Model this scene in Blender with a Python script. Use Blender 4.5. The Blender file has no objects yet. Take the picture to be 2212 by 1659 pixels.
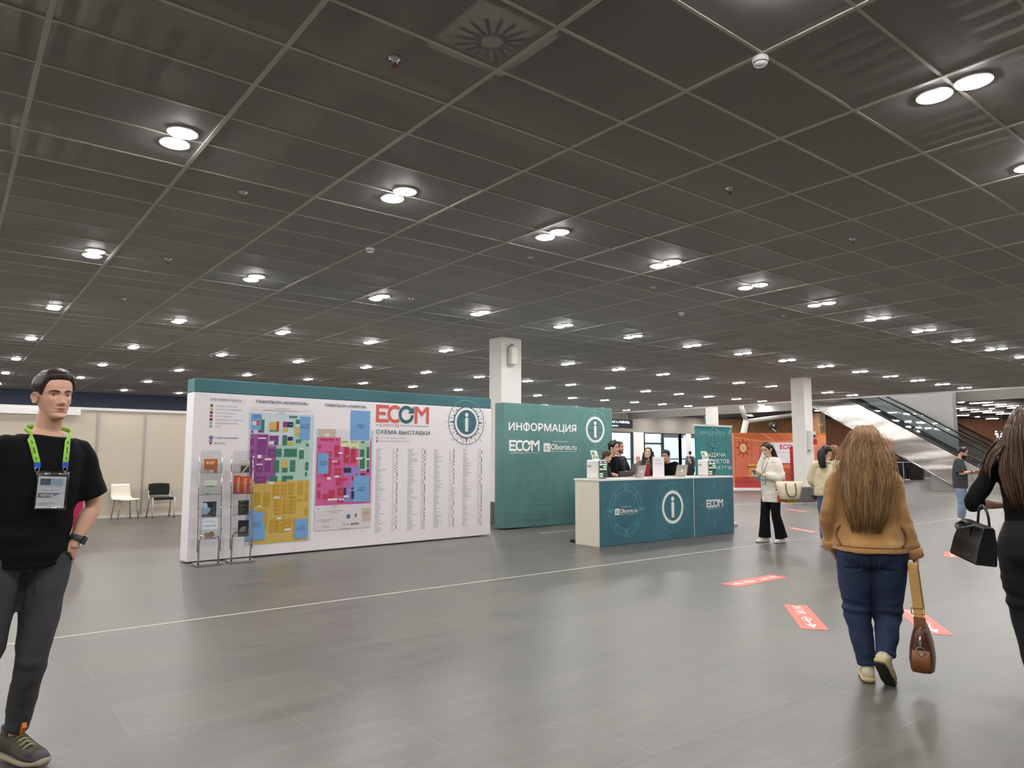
import bpy, bmesh, math, random
import numpy as np
from mathutils import Vector, Matrix, noise
from mathutils.bvhtree import BVHTree
R_ = math.radians
SC = bpy.context.scene
COL = SC.collection
# ---------------------------------------------------------------- camera, world, exposure
# World axes follow the hall: x along the desk fronts, y towards the glazed far wall, z up.
PSI = R_(38.363)
CP, SP = math.cos(PSI), math.sin(PSI)
def P(X, Y, z=0.0):
    """plan point seen from the viewer (X to the right, Y ahead, metres) -> hall axes"""
    return Vector((X * CP + Y * SP, -X * SP + Y * CP, z))
EYE = 1.447
CEIL = 4.0
cam_d = bpy.data.cameras.new('camera')
cam_d.sensor_fit = 'HORIZONTAL'; cam_d.sensor_width = 36.0
cam_d.lens = 1539.2 / 2212 * 36
cam_d.clip_start = 0.05; cam_d.clip_end = 300
cam = bpy.data.objects.new('camera', cam_d); COL.objects.link(cam)
cam.matrix_world = (Matrix.Translation((0, 0, EYE)) @ Matrix.Rotation(-PSI, 4, 'Z')
                    @ Matrix.Rotation(R_(90 + 5.772), 4, 'X') @ Matrix.Rotation(R_(0.088), 4, 'Z'))
SC.camera = cam
wd = bpy.data.worlds.new('world'); SC.world = wd; wd.use_nodes = True
wd.node_tree.nodes['Background'].inputs[0].default_value = (0.80, 0.90, 1.0, 1)
wd.node_tree.nodes['Background'].inputs[1].default_value = 4.0
SC.view_settings.view_transform = 'Standard'
SC.view_settings.look = 'None'
SC.view_settings.exposure = 0.0
SC.view_settings.gamma = 1.0
SC.view_settings.use_curve_mapping = False
LAMP = 232.0            # radiance of the downlights
try:
    SC.cycles.use_denoising = True
    SC.cycles.max_bounces = 7; SC.cycles.diffuse_bounces = 4; SC.cycles.glossy_bounces = 4
    SC.cycles.transmission_bounces = 6; SC.cycles.transparent_max_bounces = 12
    SC.cycles.caustics_reflective = False; SC.cycles.caustics_refractive = False
    SC.cycles.sample_clamp_indirect = 6.0
except Exception:
    pass

# ---------------------------------------------------------------- materials
def lin(h):
    h = h.lstrip('#'); out = []
    if len(h) == 3: h = ''.join(c * 2 for c in h)
    for i in (0, 2, 4):
        c = int(h[i:i + 2], 16) / 255
        out.append(c / 12.92 if c <= 0.04045 else ((c + 0.055) / 1.055) ** 2.4)
    return (*out, 1.0)
MATS = {}
def mat(name, col='#808080', rough=0.5, metal=0.0, emit=0.0, emit_col=None, var=0.0, vscale=20.0, bump=0.0, bscale=60.0,
        stretch=(1, 1, 1), spec=0.5, trans=0.0, alpha=1.0, coat=0.0, col2=None, sheen=0.0):
    if name in MATS: return MATS[name]
    m = bpy.data.materials.new(name); m.use_nodes = True
    nt = m.node_tree; b = nt.nodes['Principled BSDF']; I = b.inputs
    c = lin(col) if isinstance(col, str) else col
    I['Base Color'].default_value = c
    I['Roughness'].default_value = rough; I['Metallic'].default_value = metal
    I['Specular IOR Level'].default_value = spec
    if trans: I['Transmission Weight'].default_value = trans; I['IOR'].default_value = 1.45
    if coat: I['Coat Weight'].default_value = coat
    if sheen: I['Sheen Weight'].default_value = sheen
    if alpha < 1: I['Alpha'].default_value = alpha
    if emit:
        I['Emission Color'].default_value = lin(emit_col) if emit_col else c
        I['Emission Strength'].default_value = emit
    if var or bump or col2:
        tc = nt.nodes.new('ShaderNodeTexCoord'); mp = nt.nodes.new('ShaderNodeMapping')
        mp.inputs['Scale'].default_value = stretch
        nt.links.new(tc.outputs['Object'], mp.inputs[0])
        if var or col2:
            n = nt.nodes.new('ShaderNodeTexNoise'); n.inputs['Scale'].default_value = vscale; n.inputs['Detail'].default_value = 4
            nt.links.new(mp.outputs[0], n.inputs['Vector'])
            mx = nt.nodes.new('ShaderNodeMix'); mx.data_type = 'RGBA'
            rp = nt.nodes.new('ShaderNodeMapRange'); rp.inputs[1].default_value = 0.3; rp.inputs[2].default_value = 0.7
            nt.links.new(n.outputs[0], rp.inputs[0]); nt.links.new(rp.outputs[0], mx.inputs[0])
            if col2: a, d = c, lin(col2)
            else:
                a = tuple(min(1, x * (1 + var)) for x in c[:3]) + (1,); d = tuple(x * (1 - var) for x in c[:3]) + (1,)
            mx.inputs[6].default_value = a; mx.inputs[7].default_value = d
            nt.links.new(mx.outputs[2], I['Base Color'])
        if bump:
            n2 = nt.nodes.new('ShaderNodeTexNoise'); n2.inputs['Scale'].default_value = bscale; n2.inputs['Detail'].default_value = 3
            nt.links.new(mp.outputs[0], n2.inputs['Vector'])
            bp = nt.nodes.new('ShaderNodeBump'); bp.inputs['Strength'].default_value = bump; bp.inputs['Distance'].default_value = 0.004
            nt.links.new(n2.outputs[0], bp.inputs['Height']); nt.links.new(bp.outputs[0], I['Normal'])
    MATS[name] = m
    return m
def thin(name, tint='#ffffff', gloss=0.10, rough=0.05):
    """thin clear sheet: lets light straight through and mirrors a little"""
    if name in MATS: return MATS[name]
    m = bpy.data.materials.new(name); m.use_nodes = True; nt = m.node_tree; nt.nodes.remove(nt.nodes['Principled BSDF'])
    t = nt.nodes.new('ShaderNodeBsdfTransparent'); t.inputs[0].default_value = lin(tint)
    g = nt.nodes.new('ShaderNodeBsdfGlossy'); g.inputs['Roughness'].default_value = rough
    x = nt.nodes.new('ShaderNodeMixShader'); x.inputs[0].default_value = gloss
    nt.links.new(t.outputs[0], x.inputs[1]); nt.links.new(g.outputs[0], x.inputs[2]); nt.links.new(x.outputs[0], nt.nodes['Material Output'].inputs[0])
    MATS[name] = m; return m
def ink(h, rough=0.55):
    return mat('ink_' + h.lstrip('#'), h, rough, spec=0.35)

# ---------------------------------------------------------------- mesh builder
def V(*a): return Vector(a)
class MB:
    def __init__(s): s.v = []; s.f = []; s.m = []; s.mats = []; s.mi = 0
    def use(s, m):
        if m not in s.mats: s.mats.append(m)
        s.mi = s.mats.index(m); return s
    def add(s, vs, fs):
        o = len(s.v); s.v += [tuple(p) for p in vs]
        for f in fs: s.f.append([i + o for i in f]); s.m.append(s.mi)
        return s
    def box(s, x0, x1, y0, y1, z0, z1):
        vs = [(x, y, z) for z in (z0, z1) for y in (y0, y1) for x in (x0, x1)]
        return s.add(vs, [(0, 2, 3, 1), (4, 5, 7, 6), (0, 1, 5, 4), (2, 6, 7, 3), (0, 4, 6, 2), (1, 3, 7, 5)])
    def obox(s, c, ax, ay, az):
        """box by centre and three half vectors"""
        c, ax, ay, az = map(Vector, (c, ax, ay, az))
        vs = [c + ax * i + ay * j + az * k for k in (-1, 1) for j in (-1, 1) for i in (-1, 1)]
        return s.add(vs, [(0, 2, 3, 1), (4, 5, 7, 6), (0, 1, 5, 4), (2, 6, 7, 3), (0, 4, 6, 2), (1, 3, 7, 5)])
    def rbox(s, x0, x1, y0, y1, z0, z1, r, n=4, axis='z'):
        """box with rounded vertical (axis) edges and a small top/bottom chamfer"""
        def ring(ins, h, rr):
            out = []
            for cx, cy, a0 in ((x1 - r, y1 - r, 0), (x0 + r, y1 - r, 90), (x0 + r, y0 + r, 180), (x1 - r, y0 + r, 270)):
                for i in range(n + 1):
                    a = R_(a0 + 90 * i / n); out.append((cx + (rr) * math.cos(a), cy + rr * math.sin(a), h))
            return out
        c = min(r * 0.4, (z1 - z0) * 0.2)
        rings = [ring(0, z0, r - c), ring(0, z0 + c, r), ring(0, z1 - c, r), ring(0, z1, r - c)]
        return s.loft(rings)
    def loft(s, rings, cap=True, closed=True):
        n = len(rings[0]); vs = [p for r in rings for p in r]; fs = []
        for k in range(len(rings) - 1):
            for i in range(n if closed else n - 1):
                j = (i + 1) % n
                fs.append((k * n + i, k * n + j, (k + 1) * n + j, (k + 1) * n + i))
        if cap and closed:
            fs.append(tuple(range(n))[::-1]); L = (len(rings) - 1) * n; fs.append(tuple(L + i for i in range(n)))
        return s.add(vs, fs)
    def tube(s, pts, r, n=8, cap=True, side=None, flat=1.0, smooth=0):
        """sweep; r is a number or a list, each a radius or (a, b); a lies along side"""
        pts = [Vector(p) for p in pts]
        rs = list(r) if isinstance(r, (list, tuple)) and len(r) == len(pts) else [r] * len(pts)
        rs = [q if isinstance(q, (tuple, list)) else (q, q * flat) for q in rs]
        if smooth and len(pts) > 2:
            P2, R2 = [], []
            for k in range(len(pts) - 1):
                p0 = pts[max(k - 1, 0)]; p1 = pts[k]; p2 = pts[k + 1]; p3 = pts[min(k + 2, len(pts) - 1)]
                for q in range(smooth):
                    t = q / smooth
                    P2.append(0.5 * ((2 * p1) + (p2 - p0) * t + (2 * p0 - 5 * p1 + 4 * p2 - p3) * t * t + (3 * p1 - p0 - 3 * p2 + p3) * t ** 3))
                    w = t * t * (3 - 2 * t)
                    R2.append(tuple(a + (b - a) * w for a, b in zip(rs[k], rs[k + 1])))
            P2.append(pts[-1]); R2.append(rs[-1]); pts, rs = P2, R2
        rings = []; prev = Vector(side) if side is not None else None
        for k, p in enumerate(pts):
            d = (pts[min(k + 1, len(pts) - 1)] - pts[max(k - 1, 0)])
            if d.length < 1e-9: d = Vector((0, 0, 1))
            d.normalize()
            if prev is None:
                prev = d.orthogonal()
            a = prev - d * prev.dot(d)
            if a.length < 1e-6: a = d.orthogonal()
            a.normalize(); b = d.cross(a)
            if side is None: prev = a
            ra, rb = rs[k]
            rings.append([p + a * (ra * math.cos(2 * math.pi * i / n)) + b * (rb * math.sin(2 * math.pi * i / n)) for i in range(n)])
        return s.loft(rings, cap)
    def lathe(s, c, prof, n=20, axis='z', cap=True):
        rings = []
        for r, h in prof:
            ring = []
            for i in range(n):
                a = 2 * math.pi * i / n; x, y = r * math.cos(a), r * math.sin(a)
                q = (x, y, h) if axis == 'z' else ((x, h, y) if axis == 'y' else (h, x, y))
                ring.append((c[0] + q[0], c[1] + q[1], c[2] + q[2]))
            rings.append(ring)
        return s.loft(rings, cap)
    def ball(s, c, r, n=12, m=8, sq=(1, 1, 1)):
        rings = []
        for k in range(1, m):
            t = math.pi * k / m
            rings.append([(c[0] + sq[0] * r * math.sin(t) * math.cos(2 * math.pi * i / n), c[1] + sq[1] * r * math.sin(t) * math.sin(2 * math.pi * i / n),
                           c[2] - sq[2] * r * math.cos(t)) for i in range(n)])
        return s.loft(rings)
    def grid(s, rows):
        n = len(rows[0]); vs = [p for r in rows for p in r]
        return s.add(vs, [(k * n + i, k * n + i + 1, (k + 1) * n + i + 1, (k + 1) * n + i) for k in range(len(rows) - 1) for i in range(n - 1)])
    def merge(s, o, M=None):
        off = len(s.v); s.v += [tuple(M @ Vector(p)) for p in o.v] if M is not None else list(o.v)
        for f, mi in zip(o.f, o.m):
            if o.mats:
                s.use(o.mats[mi])
            s.f.append([i + off for i in f]); s.m.append(s.mi)
        return s
    def mesh(s, name, smooth=False):
        me = bpy.data.meshes.new(name); me.from_pydata(s.v, [], s.f)
        for m in s.mats: me.materials.append(m)
        if len(s.mats) > 1: me.polygons.foreach_set('material_index', s.m)
        if smooth: me.polygons.foreach_set('use_smooth', [True] * len(me.polygons))
        me.update(); return me
    def build(s, name, m=None, parent=None, smooth=False, loc=None, rot=None, bevel=0, fix=True):
        if m is not None and not s.mats: s.use(m)
        me = s.mesh(name, smooth)
        if fix:
            bm = bmesh.new(); bm.from_mesh(me); bmesh.ops.recalc_face_normals(bm, faces=bm.faces); bm.to_mesh(me); bm.free()
        o = bpy.data.objects.new(name, me); COL.objects.link(o)
        if parent is not None: o.parent = parent
        if loc is not None: o.location = loc
        if rot is not None: o.rotation_euler = rot
        if bevel:
            bv = o.modifiers.new('bevel', 'BEVEL'); bv.width = bevel; bv.segments = 2; bv.limit_method = 'ANGLE'
        return o
def tag(o, label=None, cat=None, group=None, kind=None):
    if label: o['label'] = label
    if cat: o['category'] = cat
    if group: o['group'] = group
    if kind: o['kind'] = kind
    return o
def thing(name, label, cat, loc=(0, 0, 0), rz=0.0, group=None):
    o = bpy.data.objects.new(name, None); COL.objects.link(o)
    o.empty_display_size = 0.1; o.location = loc; o.rotation_euler = (0, 0, rz)
    return tag(o, label, cat, group)
def struct(o): o['kind'] = 'structure'; return o
def copy_tree(o, loc, rz=None, label=None):
    c = o.copy(); COL.objects.link(c); c.location = loc
    if rz is not None: c.rotation_euler = (0, 0, rz)
    if label: c['label'] = label
    for ch in list(o.children):
        d = ch.copy(); COL.objects.link(d); d.parent = c
        for g in list(ch.children):
            e = g.copy(); COL.objects.link(e); e.parent = d
    return c

# ---------------------------------------------------------------- flat prints: text and shapes on a face
_TXT = {}
def text_geo(s, bold=0.0, italic=0.0):
    k = (s, bold, italic)
    if k in _TXT: return _TXT[k]
    if 'Ф' in s:      # drawn as a ring with an upright bar
        vs, fs, lv = text_geo(s.replace('Ф', 'О'), bold, italic); vs = vs.copy(); fs = [list(f) for f in fs]; lv = list(lv); wo = text_geo('О')[0][:, 0].max()
        for i, ch in enumerate(s):
            if ch == 'Ф':
                cx = text_geo(s[:i].replace('Ф', 'О') + 'О')[0][:, 0].max() - wo / 2; n = len(vs)
                vs = np.vstack([vs, [[cx - .045, -.06], [cx + .045, -.06], [cx + .045, .79], [cx - .045, .79]]]); fs.append([n, n + 1, n + 2, n + 3]); lv += [25] * 4
        _TXT[k] = (vs, fs, lv); return _TXT[k]
    cu = bpy.data.curves.new('t', 'FONT'); cu.body = s; cu.size = 1.0; cu.shear = italic; cu.resolution_u = 3
    o = bpy.data.objects.new('t', cu); COL.objects.link(o); bpy.context.view_layer.update()
    me = o.to_mesh(); co = [v.co[:2] for v in me.vertices]; vs, fs, lv = [], [], []
    for n, p in enumerate(me.polygons):      # every facet on a hair's breadth of its own, as strokes may cross
        fs.append(list(range(len(vs), len(vs) + len(p.vertices)))); vs += [co[q] for q in p.vertices]; lv += [n % 23] * len(p.vertices)
    o.to_mesh_clear(); bpy.data.objects.remove(o); bpy.data.curves.remove(cu)
    vs = np.array(vs) if vs else np.zeros((0, 2))
    if len(vs): vs = vs - np.array([vs[:, 0].min(), 0.0])
    _TXT[k] = (vs, fs, lv); return _TXT[k]
class Print(MB):
    """a thin print: x to the right, y up on the face, layer k stands k*step proud"""
    def __init__(s, o, ex, ey, step=0.0008):
        super().__init__(); s.o = Vector(o); s.ex = Vector(ex).normalized(); s.ey = Vector(ey).normalized()
        s.n = s.ex.cross(s.ey); s.step = step
    def pt(s, x, y, k): return s.o + s.ex * x + s.ey * y + s.n * (k * s.step)
    def poly(s, pts, c, k=1):
        s.use(ink(c) if isinstance(c, str) else c)
        return s.add([s.pt(x, y, k) for x, y in pts], [tuple(range(len(pts)))])
    def rect(s, x0, y0, x1, y1, c, k=1): return s.poly([(x0, y0), (x1, y0), (x1, y1), (x0, y1)], c, k)
    def ring(s, cx, cy, r0, r1, c, k=1, n=48, a0=0, a1=360, sy=1.0):
        s.use(ink(c) if isinstance(c, str) else c)
        N = n if a1 - a0 >= 360 else n + 1; vs = []
        for i in range(N):
            a = R_(a0 + (a1 - a0) * i / n)
            for r in (r0, r1): vs.append(s.pt(cx + r * math.cos(a), cy + r * sy * math.sin(a), k))
        fs = [(2 * i, 2 * i + 1, 2 * ((i + 1) % N) + 1, 2 * ((i + 1) % N)) for i in range(n)]
        return s.add(vs, fs)
    def disc(s, cx, cy, r, c, k=1, n=32, sy=1.0):
        return s.poly([(cx + r * math.cos(2 * math.pi * i / n), cy + r * sy * math.sin(2 * math.pi * i / n)) for i in range(n)], c, k)
    def line(s, x0, y0, x1, y1, w, c, k=1):
        d = math.hypot(x1 - x0, y1 - y0) or 1; nx, ny = -(y1 - y0) / d * w / 2, (x1 - x0) / d * w / 2
        return s.poly([(x0 - nx, y0 - ny), (x1 - nx, y1 - ny), (x1 + nx, y1 + ny), (x0 + nx, y0 + ny)], c, k)
    def path(s, pts, w, c, k=1):
        for i, (a, b) in enumerate(zip(pts, pts[1:])): s.line(*a, *b, w, c, k + .3 * (i % 3))
        return s
    def text(s, t, x, y, h, c, k=2, bold=0.0, align='l', width=None, rot=0.0, italic=0.0):
        """h: capital height; bold thickens the strokes by overprinting"""
        if bold:
            q = bold * h * 2.2
            for i, (a, b) in enumerate(((q, 0), (-q, 0), (0, q), (0, -q), (q * .7, q * .7), (-q * .7, -q * .7))): s.text(t, x + a, y + b, h, c, k + .25 * (i + 1), 0, align, width, rot, italic)
        vs, fs, il = text_geo(t, 0.0, italic)
        if not len(vs): return s
        sc = h / 0.729; sx = sc
        if width: sx = width / max(vs[:, 0].max(), 1e-6)
        w = vs[:, 0].max() * sx; off = 0 if align == 'l' else (-w / 2 if align == 'c' else -w)
        ca, sa = math.cos(rot), math.sin(rot)
        s.use(ink(c) if isinstance(c, str) else c)
        q = [(vx * sx + off, vy * sc) for vx, vy in vs]
        return s.add([s.pt(x + a * ca - b * sa, y + a * sa + b * ca, k + .03 * il[i]) for i, (a, b) in enumerate(q)], fs)
    def star(s, cx, cy, r, c, k=1, n=4, inner=0.35, rot=0.0):
        return s.poly([(cx + (r if i % 2 == 0 else r * inner) * math.cos(math.pi * i / n + rot), cy + (r if i % 2 == 0 else r * inner) * math.sin(math.pi * i / n + rot)) for i in range(2 * n)], c, k)
# ---------------------------------------------------------------- the hall
def node_mat(name):
    m = bpy.data.materials.new(name); m.use_nodes = True; nt = m.node_tree
    return m, nt, nt.nodes['Principled BSDF'], nt.nodes['Material Output'], nt.links
def floor_material():
    m, nt, b, out, L = node_mat('floor_stone'); N = nt.nodes.new
    tc = N('ShaderNodeTexCoord')
    mp = N('ShaderNodeMapping'); mp.inputs['Location'].default_value = (0.35, -0.03, 0); L.new(tc.outputs['Object'], mp.inputs[0])
    br = N('ShaderNodeTexBrick'); br.inputs['Scale'].default_value = 1.0
    br.inputs['Brick Width'].default_value = 1.2; br.inputs['Row Height'].default_value = 0.6
    br.inputs['Mortar Size'].default_value = 0.0028; br.inputs['Mortar Smooth'].default_value = 0.2; br.offset = 0.37
    br.inputs['Color1'].default_value = (0.0, 0, 0, 1); br.inputs['Color2'].default_value = (1, 1, 1, 1); br.inputs['Mortar'].default_value = (0.5, 0.5, 0.5, 1)
    L.new(mp.outputs[0], br.inputs['Vector'])
    ms = N('ShaderNodeMapping'); ms.inputs['Scale'].default_value = (0.9, 5.0, 1); L.new(tc.outputs['Object'], ms.inputs[0])
    n1 = N('ShaderNodeTexNoise'); n1.inputs['Scale'].default_value = 1.6; n1.inputs['Detail'].default_value = 8; n1.inputs['Roughness'].default_value = 0.65; n1.inputs['Distortion'].default_value = 0.6
    L.new(ms.outputs[0], n1.inputs['Vector'])
    r1 = N('ShaderNodeMapRange'); r1.inputs[1].default_value = 0.3; r1.inputs[2].default_value = 0.7; L.new(n1.outputs[0], r1.inputs[0])
    mx = N('ShaderNodeMix'); mx.data_type = 'RGBA'; L.new(r1.outputs[0], mx.inputs[0])
    mx.inputs[6].default_value = (0.094, 0.088, 0.077, 1); mx.inputs[7].default_value = (0.143, 0.133, 0.117, 1)
    hs = N('ShaderNodeMix'); hs.data_type = 'RGBA'; hs.blend_type = 'MULTIPLY'; hs.inputs[0].default_value = 1.0
    tone = N('ShaderNodeMix'); tone.data_type = 'RGBA'; L.new(br.outputs['Color'], tone.inputs[0])
    tone.inputs[6].default_value = (0.87, 0.885, 0.87, 1); tone.inputs[7].default_value = (1.06, 1.04, 1.0, 1)
    L.new(mx.outputs[2], hs.inputs[6]); L.new(tone.outputs[2], hs.inputs[7])
    mo = N('ShaderNodeMix'); mo.data_type = 'RGBA'; L.new(br.outputs['Fac'], mo.inputs[0]); L.new(hs.outputs[2], mo.inputs[6]); mo.inputs[7].default_value = (0.168, 0.160, 0.147, 1)
    L.new(mo.outputs[2], b.inputs['Base Color'])
    rr = N('ShaderNodeMapRange'); rr.inputs[3].default_value = 0.31; rr.inputs[4].default_value = 0.42; L.new(n1.outputs[0], rr.inputs[0]); L.new(rr.outputs[0], b.inputs['Roughness'])
    b.inputs['Specular IOR Level'].default_value = 0.5
    bp = N('ShaderNodeBump'); bp.inputs['Strength'].default_value = 0.12; bp.inputs['Distance'].default_value = 0.003
    L.new(n1.outputs[0], bp.inputs['Height']); L.new(bp.outputs[0], b.inputs['Normal'])
    return m
def mesh_ceiling_material():
    m, nt, b, out, L = node_mat('expanded_metal_panel'); N = nt.nodes.new
    tc = N('ShaderNodeTexCoord')
    mp = N('ShaderNodeMapping'); mp.inputs['Location'].default_value = (-(3.915 % 1.2), -(3.585 % 0.6), 0); L.new(tc.outputs['Object'], mp.inputs[0])
    br = N('ShaderNodeTexBrick'); br.offset = 0.0; br.inputs['Scale'].default_value = 1.0; br.inputs['Brick Width'].default_value = 1.2; br.inputs['Row Height'].default_value = 0.6
    br.inputs['Mortar Size'].default_value = 0.0; br.inputs['Color1'].default_value = (0.365, 0.357, 0.343, 1); br.inputs['Color2'].default_value = (0.425, 0.415, 0.40, 1)
    L.new(mp.outputs[0], br.inputs['Vector']); L.new(br.outputs['Color'], b.inputs['Base Color'])
    b.inputs['Roughness'].default_value = 0.6; b.inputs['Specular IOR Level'].default_value = 0.35
    t = N('ShaderNodeBsdfTransparent'); ms = N('ShaderNodeMixShader'); lw = N('ShaderNodeLayerWeight'); lw.inputs[0].default_value = 0.5; mr = N('ShaderNodeMapRange'); mr.inputs[1].default_value = 0.35; mr.inputs[2].default_value = 0.95; mr.inputs[3].default_value = 0.40; mr.inputs[4].default_value = 0.97
    L.new(lw.outputs['Facing'], mr.inputs[0]); L.new(mr.outputs[0], ms.inputs[0])   # expanded metal closes up at a low angle
    L.new(t.outputs[0], ms.inputs[1]); L.new(b.outputs[0], ms.inputs[2]); L.new(ms.outputs[0], out.inputs['Surface'])
    return m
U0, U1, V0, V1 = -14.0, 30.6, -16.0, 33.5
M_WHITE = mat('white_paint', '#e6e0d8', 0.6, var=0.02, vscale=3)
M_COL = mat('column_paint', '#e2ded8', 0.6, var=0.02, vscale=2)
M_PLINTH = mat('dark_plinth', '#55544f', 0.55, var=0.05, vscale=8)
M_CHROME = mat('chrome', '#c9cacc', 0.12, 1.0)
M_STEEL = mat('brushed_steel', '#b4b2ae', 0.33, 1.0, bump=0.1, bscale=80, stretch=(1, 1, 14))
M_BLACK = mat('black_plastic', '#131313', 0.45)
M_DARK = mat('charcoal_paint', '#2b2a29', 0.6, var=0.1, vscale=5)
M_GLASS = thin('clear_acrylic', '#fbfcfc', .09, .08)
fl = MB().use(floor_material()); fl.add([(-14, -16, 0), (72, -16, 0), (72, 60, 0), (-14, 60, 0)], [(0, 1, 2, 3)]); struct(fl.build('floor', fix=False))
ce = MB().use(mesh_ceiling_material()); ce.add([(U0, V0, CEIL), (U1, V0, CEIL), (U1, V1, CEIL), (U0, V1, CEIL)], [(3, 2, 1, 0)]); struct(ce.build('ceiling', fix=False))
M_TBAR = mat('grid_bar', '#bab5ac', 0.5)
g = MB().use(M_TBAR); u = 3.915 - 1.2 * 14
while u < U1: g.box(u - .016, u + .016, V0, V1, CEIL - .008, CEIL + .03); u += 1.2
struct(g.build('trim_1', fix=False))
g = MB().use(M_TBAR); v = 3.585 - 0.6 * 32
while v < V1: g.box(U0, U1, v - .011, v + .011, CEIL - .006, CEIL + .025); v += 0.6
struct(g.build('trim_2', fix=False))
# plenum above the open mesh: corrugated deck, beams, ducts
M_DECK = mat('plenum_deck', '#6a665f', 0.8)
dk = MB().use(M_DECK); n = 0; rows = []; u = U0
while u < U1:
    for du, z in ((0, 5.2), (.09, 5.2), (.13, 5.09), (.22, 5.09), (.26, 5.2)): rows.append([(u + du, V0, z), (u + du, V1, z)])
    u += .26
dk.grid(rows); struct(dk.build('ceiling_deck', fix=False))
M_DUCT = mat('plenum_duct', '#98938a', 0.5, 0.0, var=0.1, vscale=2)
bm_ = MB().use(mat('plenum_beam', '#403e3a', 0.7))
for v in (-9, -3.2, 2.2, 8.2, 14, 20, 26): bm_.box(U0, U1, v - .12, v + .12, 4.78, 5.1)
for u in (-8, -2, 4.0, 10, 16.2, 22): bm_.box(u - .09, u + .09, V0, V1, 4.92, 5.08)
struct(bm_.build('trim_3', fix=False))
dc = MB().use(M_DUCT)
for u0, v0, u1, v1, w, z in ((-6, 4.9, 28, 4.9, .42, 4.55), (-6, 10.5, 28, 10.5, .5, 4.6), (2.2, -8, 2.2, 30, .3, 4.42), (8.4, -8, 8.4, 30, .26, 4.5), (14.5, -8, 14.5, 30, .34, 4.45)):
    if u0 == u1: dc.box(u0 - w / 2, u0 + w / 2, v0, v1, z - w / 3, z + w / 3)
    else: dc.box(u0, u1, v0 - w / 2, v0 + w / 2, z - w / 3, z + w / 3)
for u, v in ((3.0, 5.6), (8.0, 6.2), (11.2, 5.4), (1.6, 7.2)):
    dc.lathe((u, v, 4.35), [(.02, 0), (.17, .02), (.2, .2), (.2, .8)], 20)
    dc.tube([(u + .25, v - .3, 4.12), (u + .3, v + .5, 4.3), (u + .2, v + 1.1, 4.9)], .02, 6)
struct(dc.build('trim_4', fix=False))

# walls
def wbox(name, m, *b):
    return struct(MB().use(m).box(*b).build(name, fix=False))
M_NAVY = mat('navy_upper_wall', '#2a3448', 0.7)
wbox('wall_far_left', M_NAVY, U0, 20.0, V1, V1 + .2, 0, 5.2)
wbox('wall_behind', M_WHITE, U0 - .2, 72, V0 - .2, V0, 0, 6.2)
wbox('wall_left_end', M_WHITE, U0 - .2, U0, V0, V1, 0, 6.2)
wbox('wall_right_end', M_DARK, 72, 72.2, V0, 60, 0, 6.2)
M_HEAD = mat('grey_header', '#8d867c', 0.6)
wbox('wall_header', M_HEAD, 20.0, 45.2, V1, V1 + .25, 3.1, 5.2)
wbox('trim_5', mat('bright_edge_profile', '#f2efe8', 0.35), U1, U1 + .06, V0, V1, CEIL - .06, CEIL + .12)
wbox('wall_void_near', M_DARK, U1, U1 + .1, V0, V1, CEIL + .12, 6.2)
wbox('trim_6', mat('grey_fascia', '#77736c', 0.6), 36.6, 36.9, V0, V1, 3.98, 5.6)
wbox('ceiling_beyond', mat('dark_open_ceiling', '#38332e', 0.8), 36.9, 72, V0, V1 + .2, 4.35, 4.45)
wbox('ceiling_void', M_DARK, U1, 37, V0, V1, 6.1, 6.2)
M_WOOD = mat('brown_wood_panel', '#8a5430', 0.5, col2='#744422', vscale=2.2, stretch=(4, 4, .35))
M_WOOD2 = mat('light_wood_panel', '#a0713f', 0.5, col2='#8a5d31', vscale=2.5, stretch=(4, 4, .3))
def plan_box(name, m, X0, X1, Y0, Y1, z0, z1):
    """box square to the viewing direction, given in plan metres"""
    b = MB().use(m); vs = [P(X, Y, z) for z in (z0, z1) for Y in (Y0, Y1) for X in (X0, X1)]
    b.add(vs, [(0, 2, 3, 1), (4, 5, 7, 6), (0, 1, 5, 4), (2, 6, 7, 3), (0, 4, 6, 2), (1, 3, 7, 5)]); return b.build(name, fix=False)
struct(plan_box('wall_back', M_WOOD, 15.6, 55, 55, 55.3, 0, 4.4))
struct(plan_box('wall_back_light', M_WOOD2, 15.6, 23.4, 54.8, 54.99, 0, 4.3))
c = thing('wood_pillar', 'light brown wood clad pillar standing behind the orange backdrop', 'pillar', P(20.6, 48, 0))
c['kind'] = 'structure'
MB().use(M_WOOD2).box(-.35, .35, -.35, .35, 0, 4.35).build('pillar_body', parent=c)
b = MB().use(M_WHITE)
for z, r in ((3.55, .13), (2.35, .09), (1.95, .07)): b.lathe((-.1, -.35, z), [(r, 0), (r, -.05), (r * .6, -.06)], 14, 'y')
b.build('white_fitting', parent=c, rot=(0, 0, -PSI * .6))

# partition wall behind the two chairs: aluminium posts and cream panels
M_CREAM = mat('cream_panel', '#cfc3b0', 0.55, var=0.02, vscale=2)
M_ALU = mat('aluminium_profile', '#a9a59e', 0.4, 0.6)
w = struct(MB().use(M_CREAM).box(-9, 12.0, 19.0, 19.03, 0.03, 2.5).build('wall_left', fix=False))
g = MB().use(M_ALU); u = 2.87 - 12
while u < 12: g.box(u - .02, u + .02, 18.985, 19.045, 0, 2.53); u += .99
g.build('posts', parent=w, fix=False)
MB().use(mat('white_rail', '#dedbd6', .45, .2)).box(-9, 12.0, 18.98, 19.05, 2.49, 2.55).box(-9, 12, 18.98, 19.05, 0.0, .035).build('rails', parent=w, fix=False)
MB().use(mat('frieze_board', '#f1eeea', .5)).box(-2.0, 2.38, 18.95, 18.98, 2.36, 2.5).build('frieze', parent=w, fix=False)

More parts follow.
